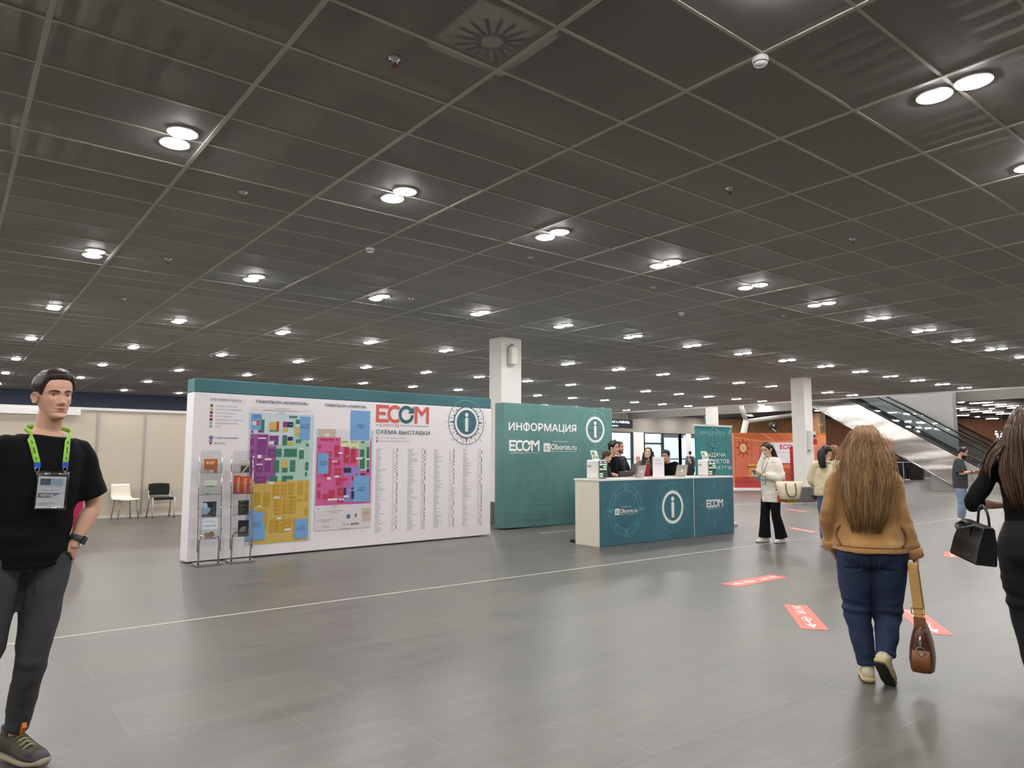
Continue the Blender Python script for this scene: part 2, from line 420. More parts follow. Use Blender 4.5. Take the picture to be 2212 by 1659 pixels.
# columns
def column(name, u, v, su, sv, label):
    c = thing(name, label, 'column', (u, v, 0)); c['kind'] = 'structure'
    MB().use(M_COL).box(0, su, 0, sv, .47, CEIL + .3).build('shaft', parent=c, bevel=.012)
    MB().use(M_PLINTH).box(-.012, su + .012, -.012, sv + .012, 0, .47).build('plinth', parent=c, bevel=.006)
    return c
c1 = P(-.225, 15.13); column('column', c1.x, c1.y, .55, .44, 'white square column standing between the map wall and the green information wall')
c2 = P(9.42, 22.9); column('column', c2.x, c2.y, .48, .46, 'white square column with a fire alarm box near the escalator')
c3 = P(11.35, 40.2); column('column', c3.x, c3.y, .5, .5, 'distant white column rising behind the turquoise banner')
# fittings on the columns
t = thing('wall_speaker', 'white box speaker on a bracket high on the left column', 'speaker', (c1.x + .22, c1.y - .0, 3.62))
MB().use(mat('warm_white_plastic', '#ded9cf', .45)).rbox(-.085, .085, -.19, -.05, -.22, .16, .03).build('cabinet', parent=t)
MB().use(M_ALU).tube([(0, 0, .1), (0, -.06, .22), (0, -.12, .2), (0, -.12, .14)], .018, 8, smooth=3).box(-.05, .05, -.012, 0, .02, .2).build('bracket', parent=t)
t = thing('fire_alarm_box', 'white alarm box with a red call point on the right column', 'alarm box', (c2.x, c2.y, 1.95), 0)
MB().use(mat('pale_grey_plastic', '#cfccc6', .5)).box(.05, .24, -.12, 0, -.3, .32).build('housing', parent=t, bevel=.01)
MB().use(mat('alarm_red', '#b3262a', .4)).lathe((.33, -.1, -.12), [(.001, 0), (.09, .0), (.09, .16), (.06, .2), (.001, .2)], 14).build('red_lamp', parent=t)
MB().use(mat('pale_grey_plastic')).box(.25, .42, -.11, 0, .04, .3).use(M_BLACK).box(.28, .39, -.115, -.1, .1, .2).build('control_panel', parent=t)

# glazed far wall
M_MULL = mat('dark_mullion', '#1d2023', 0.4)
M_PANE = thin('window_glass', '#fafdfd', .05, .02)
wk = 0
for a, b_ in ((20.2, 22.6), (22.6, 25.0), (25.0, 27.4), (27.4, 29.8), (29.8, 32.2), (32.2, 34.6), (34.6, 37.1), (38.3, 42.3), (42.3, 45.1)):
    wk += 1; wn = tag(bpy.data.objects.new('window_%d' % wk, None), kind='structure'); COL.objects.link(wn); wn.location = (a, V1, 0)
    f = MB().use(M_MULL); W = b_ - a
    for x in (0, W): f.box(x - .07, x + .07, -.05, .12, 0, 3.1)
    for z in (0.03, 1.25, 3.06): f.box(0, W, -.03, .1, z - .04, z + .04)
    if W > 3:
        f.box(1.95, 2.1, -.05, .12, 0, 3.1); f.box(.0, 2.0, -.05, .1, 2.28, 2.4)
    f.build('window_frame', parent=wn, fix=False)
    MB().use(M_PANE).box(0.05, W - .05, .03, .045, .05, 3.05).build('pane', parent=wn, fix=False)
wbox('wall_pier', M_COL, 37.15, 38.25, V1 - .05, V1 + .2, 0, 3.1)
wbox('wall_pier_far', M_COL, 42.9, 43.5, V1 - .04, V1 + .2, 0, 3.1)
# what stands outside the glass: a pale street front
ot = MB().use(mat('pale_facade', '#dde6e8', .6))
ot.box(24, 30, 40, 41, 0, 7); ot.box(33.5, 36, 41, 42, 0, 3.0)
ot.use(mat('grey_facade', '#cdd8dc', .6)).box(30.5, 33, 40, 41, 0, 5.5).box(44, 60, 44, 45, 0, 3.2)
ot.use(mat('blue_facade', '#aac6d8', .6)).box(36.5, 41, 46, 47, 0, 2.2)
struct(ot.build('wall_street_front', fix=False))
struct(MB().use(mat('pale_paving', '#c4c9ca', .7)).box(15, 70, V1 + .3, 59.9, .002, .01).build('floor_street', fix=False))

# overhead direction sign in front of the glazing
t = thing('overhead_sign', 'black hanging direction sign with white lettering over the glazed entrance', 'sign', (30.2, 30.0, 3.15))
MB().use(M_BLACK).box(-1.6, 3.1, 0, .12, 0, .55).build('sign_body', parent=t, bevel=.01)
for x in (-1.2, 2.7): MB().use(M_ALU).tube([(x, .06, .55), (x, .06, .85)], .02, 6).build('hanger', parent=t)
pr = Print((.95, -.004, 0), (1, 0, 0), (0, 0, 1))
e = mat('sign_lettering', '#dfe8ff', .4, emit=2.2)
pr.text('ЗАЛ 4 «ЧАЯНОВ»', .18, .3, .15, e, 1); pr.build('lettering', parent=t, fix=False)
pr = Print((.95, -.004, 0), (1, 0, 0), (0, 0, 1)); pr.text('Павильон', .18, .1, .1, e, 1); pr.build('lettering', parent=t, fix=False)

# ---------------------------------------------------------------- ceiling fittings
M_LED = mat('downlight_diffuser', '#ffffff', 0.4, emit=LAMP, emit_col='#fbf9f9')
M_LEDRIM = mat('downlight_rim', '#efece6', 0.35)
def lamp_geo(full):
    a = MB().use(M_LEDRIM).lathe((0, 0, 0), [(.001, .11), (.095, .11), (.105, .02), (.118, -.004), (.114, -.012), (.1, -.012)], 20, cap=False)
    d = MB().use(M_LED).lathe((0, 0, 0), [(.101, -.008), (.085, -.020), (.05, -.027), (.001, -.029)], 16, cap=False)
    return a, d
la, ld = lamp_geo(True)
me_rim = la.mesh('rim'); me_dif = ld.mesh('diffuser')
both = MB(); both.merge(la); both.merge(ld); me_far = both.mesh('recessed_downlight')
NTH = ['first', 'second', 'third', 'fourth', 'fifth', 'sixth', 'seventh', 'eighth', 'ninth', 'tenth', 'eleventh', 'twelfth', 'thirteenth', 'fourteenth', 'fifteenth', 'sixteenth']
Mi = cam.matrix_world.inverted()
def in_view(p, mg=25):
    q = Mi @ Vector(p)
    if q.z > -.1: return None
    x = 1106 + 1539.2 * q.x / -q.z; y = 829.5 - 1539.2 * q.y / -q.z
    return (x, y, -q.z) if -mg < x < 2212 + mg and -mg < y < 1659 + mg else None
rest = MB().use(M_LED)
for m_ in range(-1, 8):
    seen = 0
    for k in range(-6, 15):
        uu = 1.3146 + 2.013 * k; vv = 1.80 + 4.203 * m_
        vis = in_view((uu, vv, CEIL)); pair_hit = False
        for sgn in (-1, 1):
            p = (uu, vv + .125 * sgn, CEIL)
            q = in_view(p)
            if not q:
                rest.lathe(p, [(.101, -.008), (.05, -.027), (.001, -.029)], 10, cap=False); continue
            if not pair_hit: seen += 1; pair_hit = True
            lab = '%s lamp of the %s downlight pair from left, %s ceiling row' % (
                'nearer' if sgn < 0 else 'farther', NTH[min(seen - 1, 15)], NTH[m_] + ' nearest' if m_ > 0 else 'nearest')
            if q[2] < 15:
                t = thing('recessed_downlight', lab, 'ceiling light', p, 0, 'paired downlights of the mesh ceiling')
                for nm, me in (('rim', me_rim), ('diffuser', me_dif)):
                    o = bpy.data.objects.new(nm, me); COL.objects.link(o); o.parent = t
            else:
                o = bpy.data.objects.new('recessed_downlight', me_far); COL.objects.link(o); o.location = p
                tag(o, lab, 'ceiling light', 'paired downlights of the mesh ceiling')
tag(rest.build('hall_and_added_downlights', fix=False), 'remaining downlights of the hall ceiling outside the picture', 'ceiling light', kind='stuff')

def sprinkler(X, Y, label):
    t = thing('sprinkler_head', label, 'sprinkler', P(X, Y, CEIL), 0, 'sprinkler heads under the mesh ceiling')
    MB().use(M_CHROME).lathe((0, 0, 0), [(.001, .012), (.042, .01), (.046, -.004), (.02, -.014), (.016, -.03)], 16).build('escutcheon', parent=t, smooth=True)
    MB().use(mat('bronze', '#7a5230', .35, .9)).tube([(.0, 0, -.02), (.0, 0, -.055)], .008, 8).tube([(.016, 0, -.03), (.02, 0, -.05), (0, 0, -.066)], .003, 6).tube([(-.016, 0, -.03), (-.02, 0, -.05), (0, 0, -.066)], .003, 6).lathe((0, 0, -.068), [(.001, .002), (.02, .001), (.02, -.001), (.001, -.002)], 12).build('deflector', parent=t)
for X, Y, w in ((-2.62, 6.72, 'below the nearest left pair of downlights'), (-4.5, 9.11, 'between the left downlights of the second row'), (2.08, 6.59, 'in the middle right under the duct'),
                (4.01, 8.17, 'at the right, farther than its neighbour under the duct'), (2.14, 10.63, 'right of centre between two downlight rows'), (-.76, 4.37, 'nearest the viewer beside the swirl vent'),
                (-1.65, 11.43, 'beside the second row at mid left'), (-6.37, 11.46, 'far left between the second and third rows'), (.24, 8.99, 'left of the third pair in its row'), (4.95, 12.76, 'far right before the column')):
    sprinkler(X, Y, 'small chrome sprinkler head ' + w)
def smoke(X, Y, label):
    t = thing('smoke_detector', label, 'smoke detector', P(X, Y, CEIL - .008), 0, 'smoke detectors on the ceiling grid')
    MB().use(mat('detector_white', '#e9e7e3', .4)).lathe((0, 0, 0), [(.001, 0), (.05, 0), (.052, -.022), (.046, -.03)], 24).build('base', parent=t, smooth=True)
    MB().use(mat('detector_white')).lathe((0, 0, 0), [(.046, -.028), (.044, -.042), (.034, -.052), (.001, -.054)], 24).use(M_DARK).lathe((0, 0, -.034), [(.047, 0), (.0475, -.004), (.046, -.006)], 24, cap=False).build('sensor_cap', parent=t, smooth=True)
smoke(1.59, 4.34, 'round white smoke detector on a grid crossing near the top right')
smoke(-1.75, 8.57, 'round white smoke detector on a grid crossing left of centre')
smoke(3.01, 12.48, 'small distant white smoke detector right of centre')
t = thing('swirl_vent', 'square swirl air vent above the open mesh at the top centre', 'air vent', P(-.13, 4.26, CEIL + .05), 0)
MB().use(mat('vent_plate', '#f1efe9', .5)).box(-.3, .3, -.3, .3, 0, .015).build('plate', parent=t)
b = MB().use(mat('slot_black', '#0c0c0c', .6))
for i in range(16):
    a = 2 * math.pi * i / 16; ca, sa = math.cos(a), math.sin(a)
    b.obox((ca * .155, sa * .155, -.002), (ca * .085, sa * .085, 0), (-sa * .011, ca * .011, 0), (0, 0, .003))
b.build('slots', parent=t, fix=False)
MB().use(M_DUCT).box(-.27, .27, -.27, .27, .015, .32).tube([(0, 0, .3), (.1, .2, .6), (.1, .8, .75)], .12, 12, smooth=3).build('plenum_box', parent=t)

# linear lights over the far lounge
e = mat('strip_light_tube', '#ffffff', .4, emit=70.0, emit_col='#fff7ee')
pts = [((2066, 866), (2109, 864)), ((2095, 871), (2144, 868.6)), ((2124, 875), (2173, 872.5)), ((2152, 878), (2199, 875.5)), ((2178, 881), (2216, 879)),
       ((2066, 882), (2087, 881)), ((2073, 885.5), (2115, 884)), ((2099, 889), (2141, 887)), ((2125, 891.5), (2166, 889.5)), ((2152, 894), (2193, 892.5)), ((2066, 897.5), (2093, 896.5)), ((2130, 904.5), (2157, 904)), ((2200, 884), (2240, 882))]
def ceil_pt(px, py, z):
    d = cam.matrix_world.to_3x3() @ Vector(((px - 1106) / 1539.2, (829.5 - py) / 1539.2, -1)); k = (z - EYE) / d.z
    return Vector((d.x * k, d.y * k, z))
STRIPS = []
for i, (a, b_) in enumerate(pts):
    p = ceil_pt(*a, 4.28); mid = (p + ceil_pt(*b_, 4.28)) / 2
    L_ = min((ceil_pt(*b_, 4.28) - p).length, 1.9)
    t = thing('strip_light', 'glowing white strip light of the dark far ceiling, %s from upper left' % NTH[i], 'strip light', mid, 0, 'strip lights of the far lounge')
    MB().use(e).box(-.05, .05, -L_ / 2, L_ / 2, -.03, 0).build('tube', parent=t, fix=False)
    MB().use(M_BLACK).box(-.07, .07, -L_ / 2 - .03, L_ / 2 + .03, 0, .04).build('housing', parent=t, fix=False)
for X, Y, n_ in ((14.2, 40.5, 'left'), (17.8, 41.0, 'middle'), (12.0, 45.5, 'farther left'), (15.5, 47, 'farther middle'), (19.3, 45, 'right'), (17.1, 51, 'farthest')):
    o = bpy.data.objects.new('recessed_downlight', me_far); COL.objects.link(o); o.location = P(X, Y, 4.34); o.scale = (1.6, 1.6, 1)
    tag(o, '%s small round downlight above the orange backdrop' % n_, 'ceiling light', 'downlights above the orange backdrop')

e2 = MB().use(M_LED)  # void discs are added out of view to brighten the grey escalator wall
for v_ in range(-12, 33, 3):
    for u_ in (31.6, 33.2, 34.9): e2.lathe((u_, v_, 6.09), [(.17, 0), (.1, -.02), (.001, -.03)], 12, cap=False)
tag(e2.build('hall_and_added_downlights'), 'unseen downlights added to brighten the escalator void', 'ceiling light', kind='stuff'); e2 = MB().use(M_LED)
for X_ in range(24, 50, 5):  # lounge discs are added fill, lifting the dark brown back wall
    for Y_ in (38, 43, 48, 52): q_ = P(X_, Y_, 4.34); e2.lathe(q_, [(.15, 0), (.09, -.02), (.001, -.03)], 12, cap=False)
tag(e2.build('hall_and_added_downlights'), 'downlights added to brighten the dark far lounge', 'ceiling light', kind='stuff')
for i_, uu in enumerate((38.4, 41.2, 44.0)):
    for j_, vv in enumerate((21.5, 25.2, 28.9, 32.2)):
        for s_ in (-1, 1):
            o = bpy.data.objects.new('recessed_downlight', me_far); COL.objects.link(o); o.location = (uu, vv + .16 * s_, 4.345); o.scale = (1.25, 1.25, 1)
            tag(o, '%s lamp of the %s far downlight pair towards the glazing, %s row' % ('left' if s_ > 0 else 'right', NTH[j_], NTH[i_]), 'ceiling light', 'far downlights before the glazed wall')
# steel strut behind the banner
t = thing('steel_strut', 'pale slanting steel strut with a forked head behind the turquoise banner', 'strut', P(12.2, 39.0, 0))
st = mat('pale_steel_paint', '#b5b1aa', .5)
MB().use(st).tube([P(-.25, 0, 0), P(.62, 0, 3.4)], .16, 12).build('shaft', parent=t, smooth=True)
MB().use(st).tube([P(.62, 0, 3.35), P(.35, 0, 4.3)], .13, 10).tube([P(.62, 0, 3.35), P(3.6, .6, 3.75)], .12, 10).build('fork', parent=t, smooth=True)
struct(t)
MAP_A='''0.77,2.11,1.73,2.16,e8e2e4 0.77,0.17,1.77,2.07,c9d6dd 0.79,1.01,1.73,2.05,cfdde0 1.17,1.05,1.72,1.60,b0d2c2 1.45,1.59,1.70,1.99,b0d2c2 0.80,1.02,1.07,1.76,a05a9c 1.05,1.02,1.19,1.59,a05a9c 0.83,0.18,1.73,1.08,d3b45e 0.80,1.82,0.96,2.05,79a8d6 0.82,1.89,0.88,1.94,e8e2e4 0.88,1.89,0.93,1.95,c8433f 0.95,1.78,1.00,1.97,3f7a63 0.91,1.78,0.96,1.82,7f3f80 0.81,1.77,0.84,1.81,7f3f80 1.07,1.80,1.19,1.94,d3b45e 1.18,1.80,1.22,1.95,c8433f 1.08,1.80,1.19,1.82,3f7a63 1.28,1.87,1.44,1.95,7f3f80 1.35,1.87,1.44,1.95,2f3050 1.28,1.80,1.36,1.87,d3b45e 1.37,2.01,1.50,2.04,3f7a63 1.48,1.92,1.55,1.99,3f7a63 1.48,1.88,1.55,1.92,e8e2e4 1.48,1.75,1.55,1.87,d3b45e 1.54,1.69,1.71,2.04,79a8d6 0.91,1.60,1.04,1.74,7f3f80 1.08,1.60,1.22,1.74,7f3f80 1.08,1.61,1.15,1.66,e8e2e4 0.91,1.69,1.03,1.71,e8e2e4 1.28,1.60,1.35,1.75,3f7a63 1.36,1.67,1.44,1.73,2f3050 1.36,1.60,1.44,1.65,d3b45e 1.49,1.64,1.57,1.69,3f7a63 1.65,1.59,1.70,1.63,3f7a63 0.80,1.60,0.85,1.69,7f3f80 0.81,1.49,0.86,1.54,7f3f80 0.90,1.46,1.04,1.60,7f3f80 1.07,1.43,1.18,1.55,7f3f80 1.17,1.43,1.27,1.55,3f7a63 1.31,1.43,1.51,1.55,3f7a63 1.55,1.40,1.62,1.53,3f7a63 1.55,1.54,1.61,1.56,e8e2e4 0.81,1.25,0.86,1.43,7f3f80 0.91,1.41,0.97,1.46,e8e2e4 0.91,1.36,0.98,1.41,7f3f80 0.90,1.31,0.99,1.33,e8e2e4 0.90,1.22,0.99,1.31,7f3f80 1.02,1.38,1.12,1.41,e8e2e4 1.03,1.22,1.11,1.38,7f3f80 1.16,1.20,1.24,1.38,3f7a63 1.28,1.27,1.37,1.38,d3b45e 1.29,1.20,1.37,1.27,3f7a63 1.41,1.21,1.49,1.38,3f7a63 1.65,1.23,1.70,1.35,3f7a63 1.65,1.14,1.68,1.20,3f7a63 0.89,1.05,1.05,1.15,7f3f80 1.10,1.07,1.22,1.15,3f7a63 1.29,1.07,1.36,1.15,3f7a63 1.36,1.10,1.46,1.15,3f7a63 1.09,1.03,1.17,1.07,e8e2e4 1.17,0.85,1.26,1.03,c79f3a 1.29,0.86,1.37,1.03,c79f3a 1.40,0.88,1.48,1.04,c79f3a 1.55,0.87,1.62,1.07,c79f3a 1.67,0.96,1.70,1.06,c79f3a 1.67,0.77,1.70,0.91,c79f3a 0.90,0.74,0.98,0.92,c79f3a 1.03,0.71,1.12,0.92,c79f3a 1.17,0.82,1.26,0.85,e8e2e4 1.20,0.60,1.29,0.82,c79f3a 1.33,0.61,1.41,0.81,c79f3a 1.44,0.60,1.52,0.82,c79f3a 1.55,0.77,1.62,0.80,c79f3a 0.93,0.71,0.99,0.73,e8e2e4 1.39,0.83,1.52,0.85,c79f3a 1.22,0.52,1.30,0.55,e8e2e4 1.14,0.34,1.22,0.52,c79f3a 1.24,0.34,1.33,0.52,c79f3a 1.36,0.39,1.44,0.52,c79f3a 1.35,0.35,1.45,0.38,e8e2e4 1.48,0.46,1.51,0.54,c79f3a 1.67,0.56,1.71,0.68,c79f3a 0.79,0.24,1.06,0.67,79a8d6 1.04,0.45,1.09,0.63,c79f3a 0.92,0.64,1.07,0.67,c79f3a 1.51,0.22,1.71,0.51,79a8d6'''
MAP_B='''1.81,0.65,2.81,1.86,c9d6dd 1.83,0.68,2.78,1.73,d4649c 2.39,1.68,2.76,2.17,e4dde0 1.85,1.73,2.40,1.86,e4dde0 2.23,1.68,2.41,1.73,e4dde0 2.39,1.69,2.74,2.17,79a8d6 1.85,1.73,2.14,1.86,cdb8a8 1.96,1.75,2.03,1.79,e8e2e4 2.23,1.59,2.56,1.68,dde0b8 2.38,1.56,2.56,1.59,dde0b8 2.55,1.21,2.75,1.68,a8cfb0 2.24,1.65,2.35,1.68,a9b57c 2.40,1.65,2.53,1.68,a9b57c 2.42,1.56,2.50,1.59,a9b57c 2.59,1.65,2.65,1.68,3f7a63 1.88,1.68,2.11,1.71,c23a56 2.15,1.68,2.18,1.72,c23a56 1.86,1.56,1.90,1.61,c23a56 2.13,1.43,2.21,1.61,c23a56 2.29,1.33,2.38,1.58,c23a56 2.41,1.33,2.50,1.56,c23a56 2.57,1.43,2.65,1.55,3f7a63 2.57,1.24,2.66,1.41,3f7a63 2.69,1.41,2.74,1.59,3f7a63 2.70,1.26,2.74,1.38,3f7a63 2.50,1.39,2.62,1.42,e8e2e4 2.68,1.38,2.75,1.41,e8e2e4 1.98,1.44,2.08,1.51,c23a56 2.03,1.15,2.08,1.41,c23a56 1.95,1.12,2.07,1.17,c23a56 1.85,1.17,2.03,1.49,79a8d6 2.13,1.30,2.23,1.38,c23a56 2.09,1.35,2.18,1.37,e8e2e4 2.14,1.15,2.25,1.26,c23a56 2.18,1.48,2.27,1.50,e8e2e4 2.33,1.43,2.36,1.45,e8e2e4 2.29,0.72,2.58,1.28,9a86c4 2.29,0.96,2.41,1.14,d4649c 2.29,1.18,2.42,1.26,2f3050 2.50,1.14,2.53,1.16,2f3050 2.59,1.14,2.67,1.17,2f3050 2.70,1.18,2.74,1.24,2f3050 2.47,0.72,2.75,1.13,79a8d6 2.43,1.06,2.47,1.13,c23a56 2.01,1.08,2.07,1.12,e8e2e4 2.14,1.11,2.21,1.14,e8e2e4 2.17,1.06,2.36,1.10,c23a56 2.17,0.99,2.26,1.06,c23a56 1.86,0.97,1.91,1.03,c23a56 1.86,0.80,1.91,0.91,c23a56 1.95,0.79,2.15,0.86,c23a56 2.05,0.86,2.14,0.92,c23a56 2.20,0.83,2.30,0.95,c23a56 2.30,0.83,2.34,0.95,2f3050 2.43,0.92,2.47,0.95,2f3050 2.43,0.77,2.48,0.89,2f3050 2.03,0.76,2.19,0.79,e8e2e4 2.20,0.72,2.30,0.78,c23a56 2.21,0.76,2.31,0.78,e8e2e4 2.30,0.80,2.39,0.83,e8e2e4 1.82,0.31,2.79,0.69,ded6d8 2.62,0.41,2.79,0.62,cdb8a8 1.83,0.61,1.94,0.67,e8e2e4'''
# ---------------------------------------------------------------- logos and compass prints
def logo_ecom(p, x, y, w, c1, c2, k=2, expo=True):
    """red/teal word mark; (x, y) lower left, w its width"""
    s = w / 1.04; t = .055 * s; h = .287 * s
    def q(a, b): return (x + a * s, y + b * s)
    p.poly([q(*a) for a in ((0, 0), (.245, 0), (.245, .055), (.055, .055), (.055, .12), (.185, .12), (.185, .172), (.055, .172), (.055, .232), (.245, .232), (.245, .287), (0, .287))], c1, k)
    p.ring(*q(.362, .143), .092 * s, .148 * s, c1, k + .5, 40, 48, 312)
    p.ring(*q(.58, .143), .094 * s, .150 * s, c2, k + 1, 44, 30, 357)
    p.poly([q(.612, .166), q(.735, .292), q(.735, .166)], c2, k + 1.4)
    for kk, pts in enumerate(([(.748, 0), (.803, 0), (.803, .287), (.748, .287)], [(.985, 0), (1.04, 0), (1.04, .287), (.985, .287)],
                [(.748, .287), (.812, .287), (.92, .17), (.894, .118), (.79, .235)], [(1.04, .287), (.976, .287), (.868, .17), (.894, .118), (.998, .235)])):
        p.poly([q(*a) for a in pts], c1, k + 1.8 + .3 * kk)
    if expo:
        p.rect(*q(0, -.047), *q(.058, -.04), c2, k); p.rect(*q(.46, -.047), *q(1.04, -.04), c2, k)
        p.text("ЄXPO'25", *q(.075, -.07), .046 * s, c1, k, width=.37 * s)
def logo_obo(p, x, y, w, c, bg, k=2):
    s = w / .94; sq = .18 * s
    p.rect(x, y, x + sq, y + sq, c, k)
    cx, cy = x + sq * .52, y + sq * .5
    p.ring(cx, cy, sq * .30, sq * .36, bg, k + 1, 30, 150, 420); p.ring(cx, cy, .10 * sq, .21 * sq, bg, k + 1, 24, 45, 315)
    p.line(x + sq * .06, y + sq * .1, x + sq * .3, y + sq * .3, sq * .05, bg, k + 1); p.line(x + sq * .1, y + sq * .95, x + sq * .3, y + sq * .7, sq * .04, bg, k + 1)
    p.text('Oborot.ru', x + .2 * s, y + .05 * s, .118 * s, c, k, .012, width=.74 * s)
    p.rect(x + .2 * s, y + .0, x + .2 * s + .002, y + .002, c, k)
    p.text('диалоги интернет-торговли', x + .2 * s, y + .002, .02 * s, c, k, .01, width=.73 * s)
    p.text('ОРГАНИЗАТОР', x + .26 * s, y + .205 * s, .026 * s, c, k, .0, width=.42 * s)
def compass_i(p, cx, cy, r, rim, fill, white, face, k=1, letters=True):
    """ring of a mariner's compass round a lower case i"""
    p.ring(cx, cy, r * .97, r, rim, k, 64)
    p.ring(cx, cy, r * .66, r * .71, rim, k, 56)
    for i in range(32):
        a = 2 * math.pi * i / 32; ca, sa = math.cos(a), math.sin(a)
        if i % 8 == 0:
            p.poly([(cx + ca * r * .97, cy + sa * r * .97), (cx + ca * r * .7 - sa * r * .05, cy + sa * r * .7 + ca * r * .05), (cx + ca * r * .7 + sa * r * .05, cy + sa * r * .7 - ca * r * .05)], rim, k + .4)
        elif i % 2 == 0:
            p.poly([(cx + ca * r * .84, cy + sa * r * .84), (cx + ca * r * .7 - sa * r * .035, cy + sa * r * .7 + ca * r * .035), (cx + ca * r * .7 + sa * r * .035, cy + sa * r * .7 - ca * r * .035)], rim, k + .4)
        else: p.line(cx + ca * r * .715, cy + sa * r * .715, cx + ca * r * .968, cy + sa * r * .968, r * .018, rim, k)
    for i in range(24):
        if i % 3: a = 2 * math.pi * i / 24; p.star(cx + math.cos(a) * r * 1.1, cy + math.sin(a) * r * 1.1, r * .025, rim, k, 2, .6)
    if letters:
        for t, a in (('N', 90), ('NE', 45), ('E', 0), ('SE', -45), ('S', -90), ('SW', 225), ('W', 180), ('NW', 135)):
            a_ = R_(a); p.text(t, cx + math.cos(a_) * r * 1.11, cy + math.sin(a_) * r * 1.11 - r * .035, r * .07, rim, k, 0, 'c')
    if face: p.disc(cx, cy, r * .66, face, k + 1, 48)
    for i in range(8):
        a = 2 * math.pi * i / 8; L = r * (.5 if i % 2 == 0 else .36)
        p.poly([(cx + math.cos(a) * L, cy + math.sin(a) * L), (cx - math.sin(a) * r * .09, cy + math.cos(a) * r * .09), (cx + math.sin(a) * r * .09, cy - math.cos(a) * r * .09)], fill, k + 2 + .3 * i)
    p.ring(cx, cy, r * .545, r * .66, white, k + 5, 56)
    p.disc(cx, cy + r * .33, r * .095, white, k + 5.5, 28); p.rect(cx - r * .085, cy - r * .41, cx + r * .085, cy + r * .2, white, k + 5.5)
def compass_plain(p, cx, cy, r, c, k=1):
    p.ring(cx, cy, r * .97, r, c, k, 64); p.ring(cx, cy, r * .9, r * .93, c, k, 64); p.ring(cx, cy, r * .72, r * .76, c, k, 56)
    for i in range(8):
        a = 2 * math.pi * i / 8; ca, sa = math.cos(a), math.sin(a)
        tip = r * (1.2 if i % 2 == 0 else .95); w = r * (.1 if i % 2 == 0 else .09); b0 = r * .72
        p.poly([(cx + ca * tip, cy + sa * tip), (cx + ca * b0 - sa * w, cy + sa * b0 + ca * w), (cx + ca * b0 + sa * w, cy + sa * b0 - ca * w)], c, k + 1)
    for i in range(32):
        a = 2 * math.pi * i / 32; p.line(cx + math.cos(a) * r * .76, cy + math.sin(a) * r * .76, cx + math.cos(a) * r * .8, cy + math.sin(a) * r * .8, r * .012, c, k)
random.seed(5)
# ---------------------------------------------------------------- the big map wall
wa, wb = P(-4.37, 9.76), P(-.39, 13.23); WD = (wb - wa).normalized(); WL = (wb - wa).length; wrz = math.atan2(WD.y, WD.x)
t = thing('map_wall', 'large white display wall with a teal top band, coloured floor plans and exhibitor lists', 'display wall', wa, wrz)
M_PRW = mat('white_print_fabric', '#f2ecee', .6, var=.01, vscale=2)
TEAL = '#3f6e73'
MB().use(M_PRW).box(0, WL, 0, .3, 0.02, 2.32).build('wall_panel', parent=t, bevel=.01)
MB().use(mat('teal_band', '#38646a', .6, col2='#437a7c', vscale=.45)).box(0, WL, -.001, .301, 2.32, 2.51).build('top_band', parent=t, bevel=.008)
p = Print((0, -.001, 0), (1, 0, 0), (0, 0, 1))
p.text('КАТЕГОРИИ СТЕНДОВ', .22, 2.215, .03, '#8e8a94', 1, .01, width=.43)
for i, (c, tx, w_) in enumerate((('#3f6b56', 'ДОСТАВКА И ЛОГИСТИКА', .3), ('#cfae66', 'МАРКЕТИНГ И ПРОДВИЖЕНИЕ', .36), ('#5f3d72', 'ПЛАТЕЖИ И ФИНАНСЫ', .27), ('#b94a5a', 'CRM, IT И СЕРВИСЫ', .22),
                              ('#3d2c48', 'УПРАВЛЕНИЕ АССОРТИМЕНТОМ', .385), ('#a9c3b4', 'ПРАВОВЫЕ РЕШЕНИЯ', .31), ('#a5a2a8', 'ДРУГОЕ', .09))):
    z = 2.125 - i * .0483; p.rect(.222, z, .26, z + .034, c, 1); p.text(tx, .3, z + .004, .02, '#8d8894', 1, .0, width=w_)
p.disc(.251, 1.694, .028, '#5a78a8', 1); p.text('i', .251, 1.683, .024, '#dfe6ee', 2, .01, 'c')
p.text('СТОЙКА ИНФОРМАЦИИ', .3, 1.683, .022, '#6d7488', 1, .004, width=.32)
def pin(x, y, s):
    p.poly([(x, y - s), (x + s * .5, y + s * .1), (x + s * .5, y + s * .45), (x + s * .2, y + s * .75), (x - s * .2, y + s * .75), (x - s * .5, y + s * .45), (x - s * .5, y + s * .1)], '#8c2c3c', 1); p.disc(x, y + s * .25, s * .25, '#efe6e8', 2, 16)
pin(.249, 1.632, .045); p.text('ВЫ ЗДЕСЬ', .3, 1.61, .022, '#6d7488', 1, .004, width=.143)
p.text('ПАВИЛЬОН «ВАВИЛОВ»', .866, 2.213, .04, '#4d4d58', 1, .012, width=.8)
p.text('ПАВИЛЬОН «ЧАЯНОВ»', 1.947, 2.212, .04, '#4d4d58', 1, .012, width=.725)
for i, s_ in enumerate(MAP_A.split()):
    x0, y0, x1, y1, c = s_.split(','); p.rect(float(x0), float(y0), float(x1), float(y1), '#' + c, 1 + i * .2)
for i, s_ in enumerate(MAP_B.split()):
    x0, y0, x1, y1, c = s_.split(','); p.rect(float(x0), float(y0), float(x1), float(y1), '#' + c, 1 + i * .2)
DK = '#56628a'
p.text('ВХОД В ФОЙЕ', 1.25, 2.128, .018, '#9a8f96', 20, 0, 'c', width=.23); p.text('ПЕРЕХОД В ПАВИЛЬОН «ЧАЯНОВ»', 1.24, 2.098, .018, '#9a8f96', 20, 0, 'c', width=.53)
for x in (1.2, 1.24, 1.28): p.star(x, 2.075, .012, '#444', 20, 3, .5, math.pi / 2)
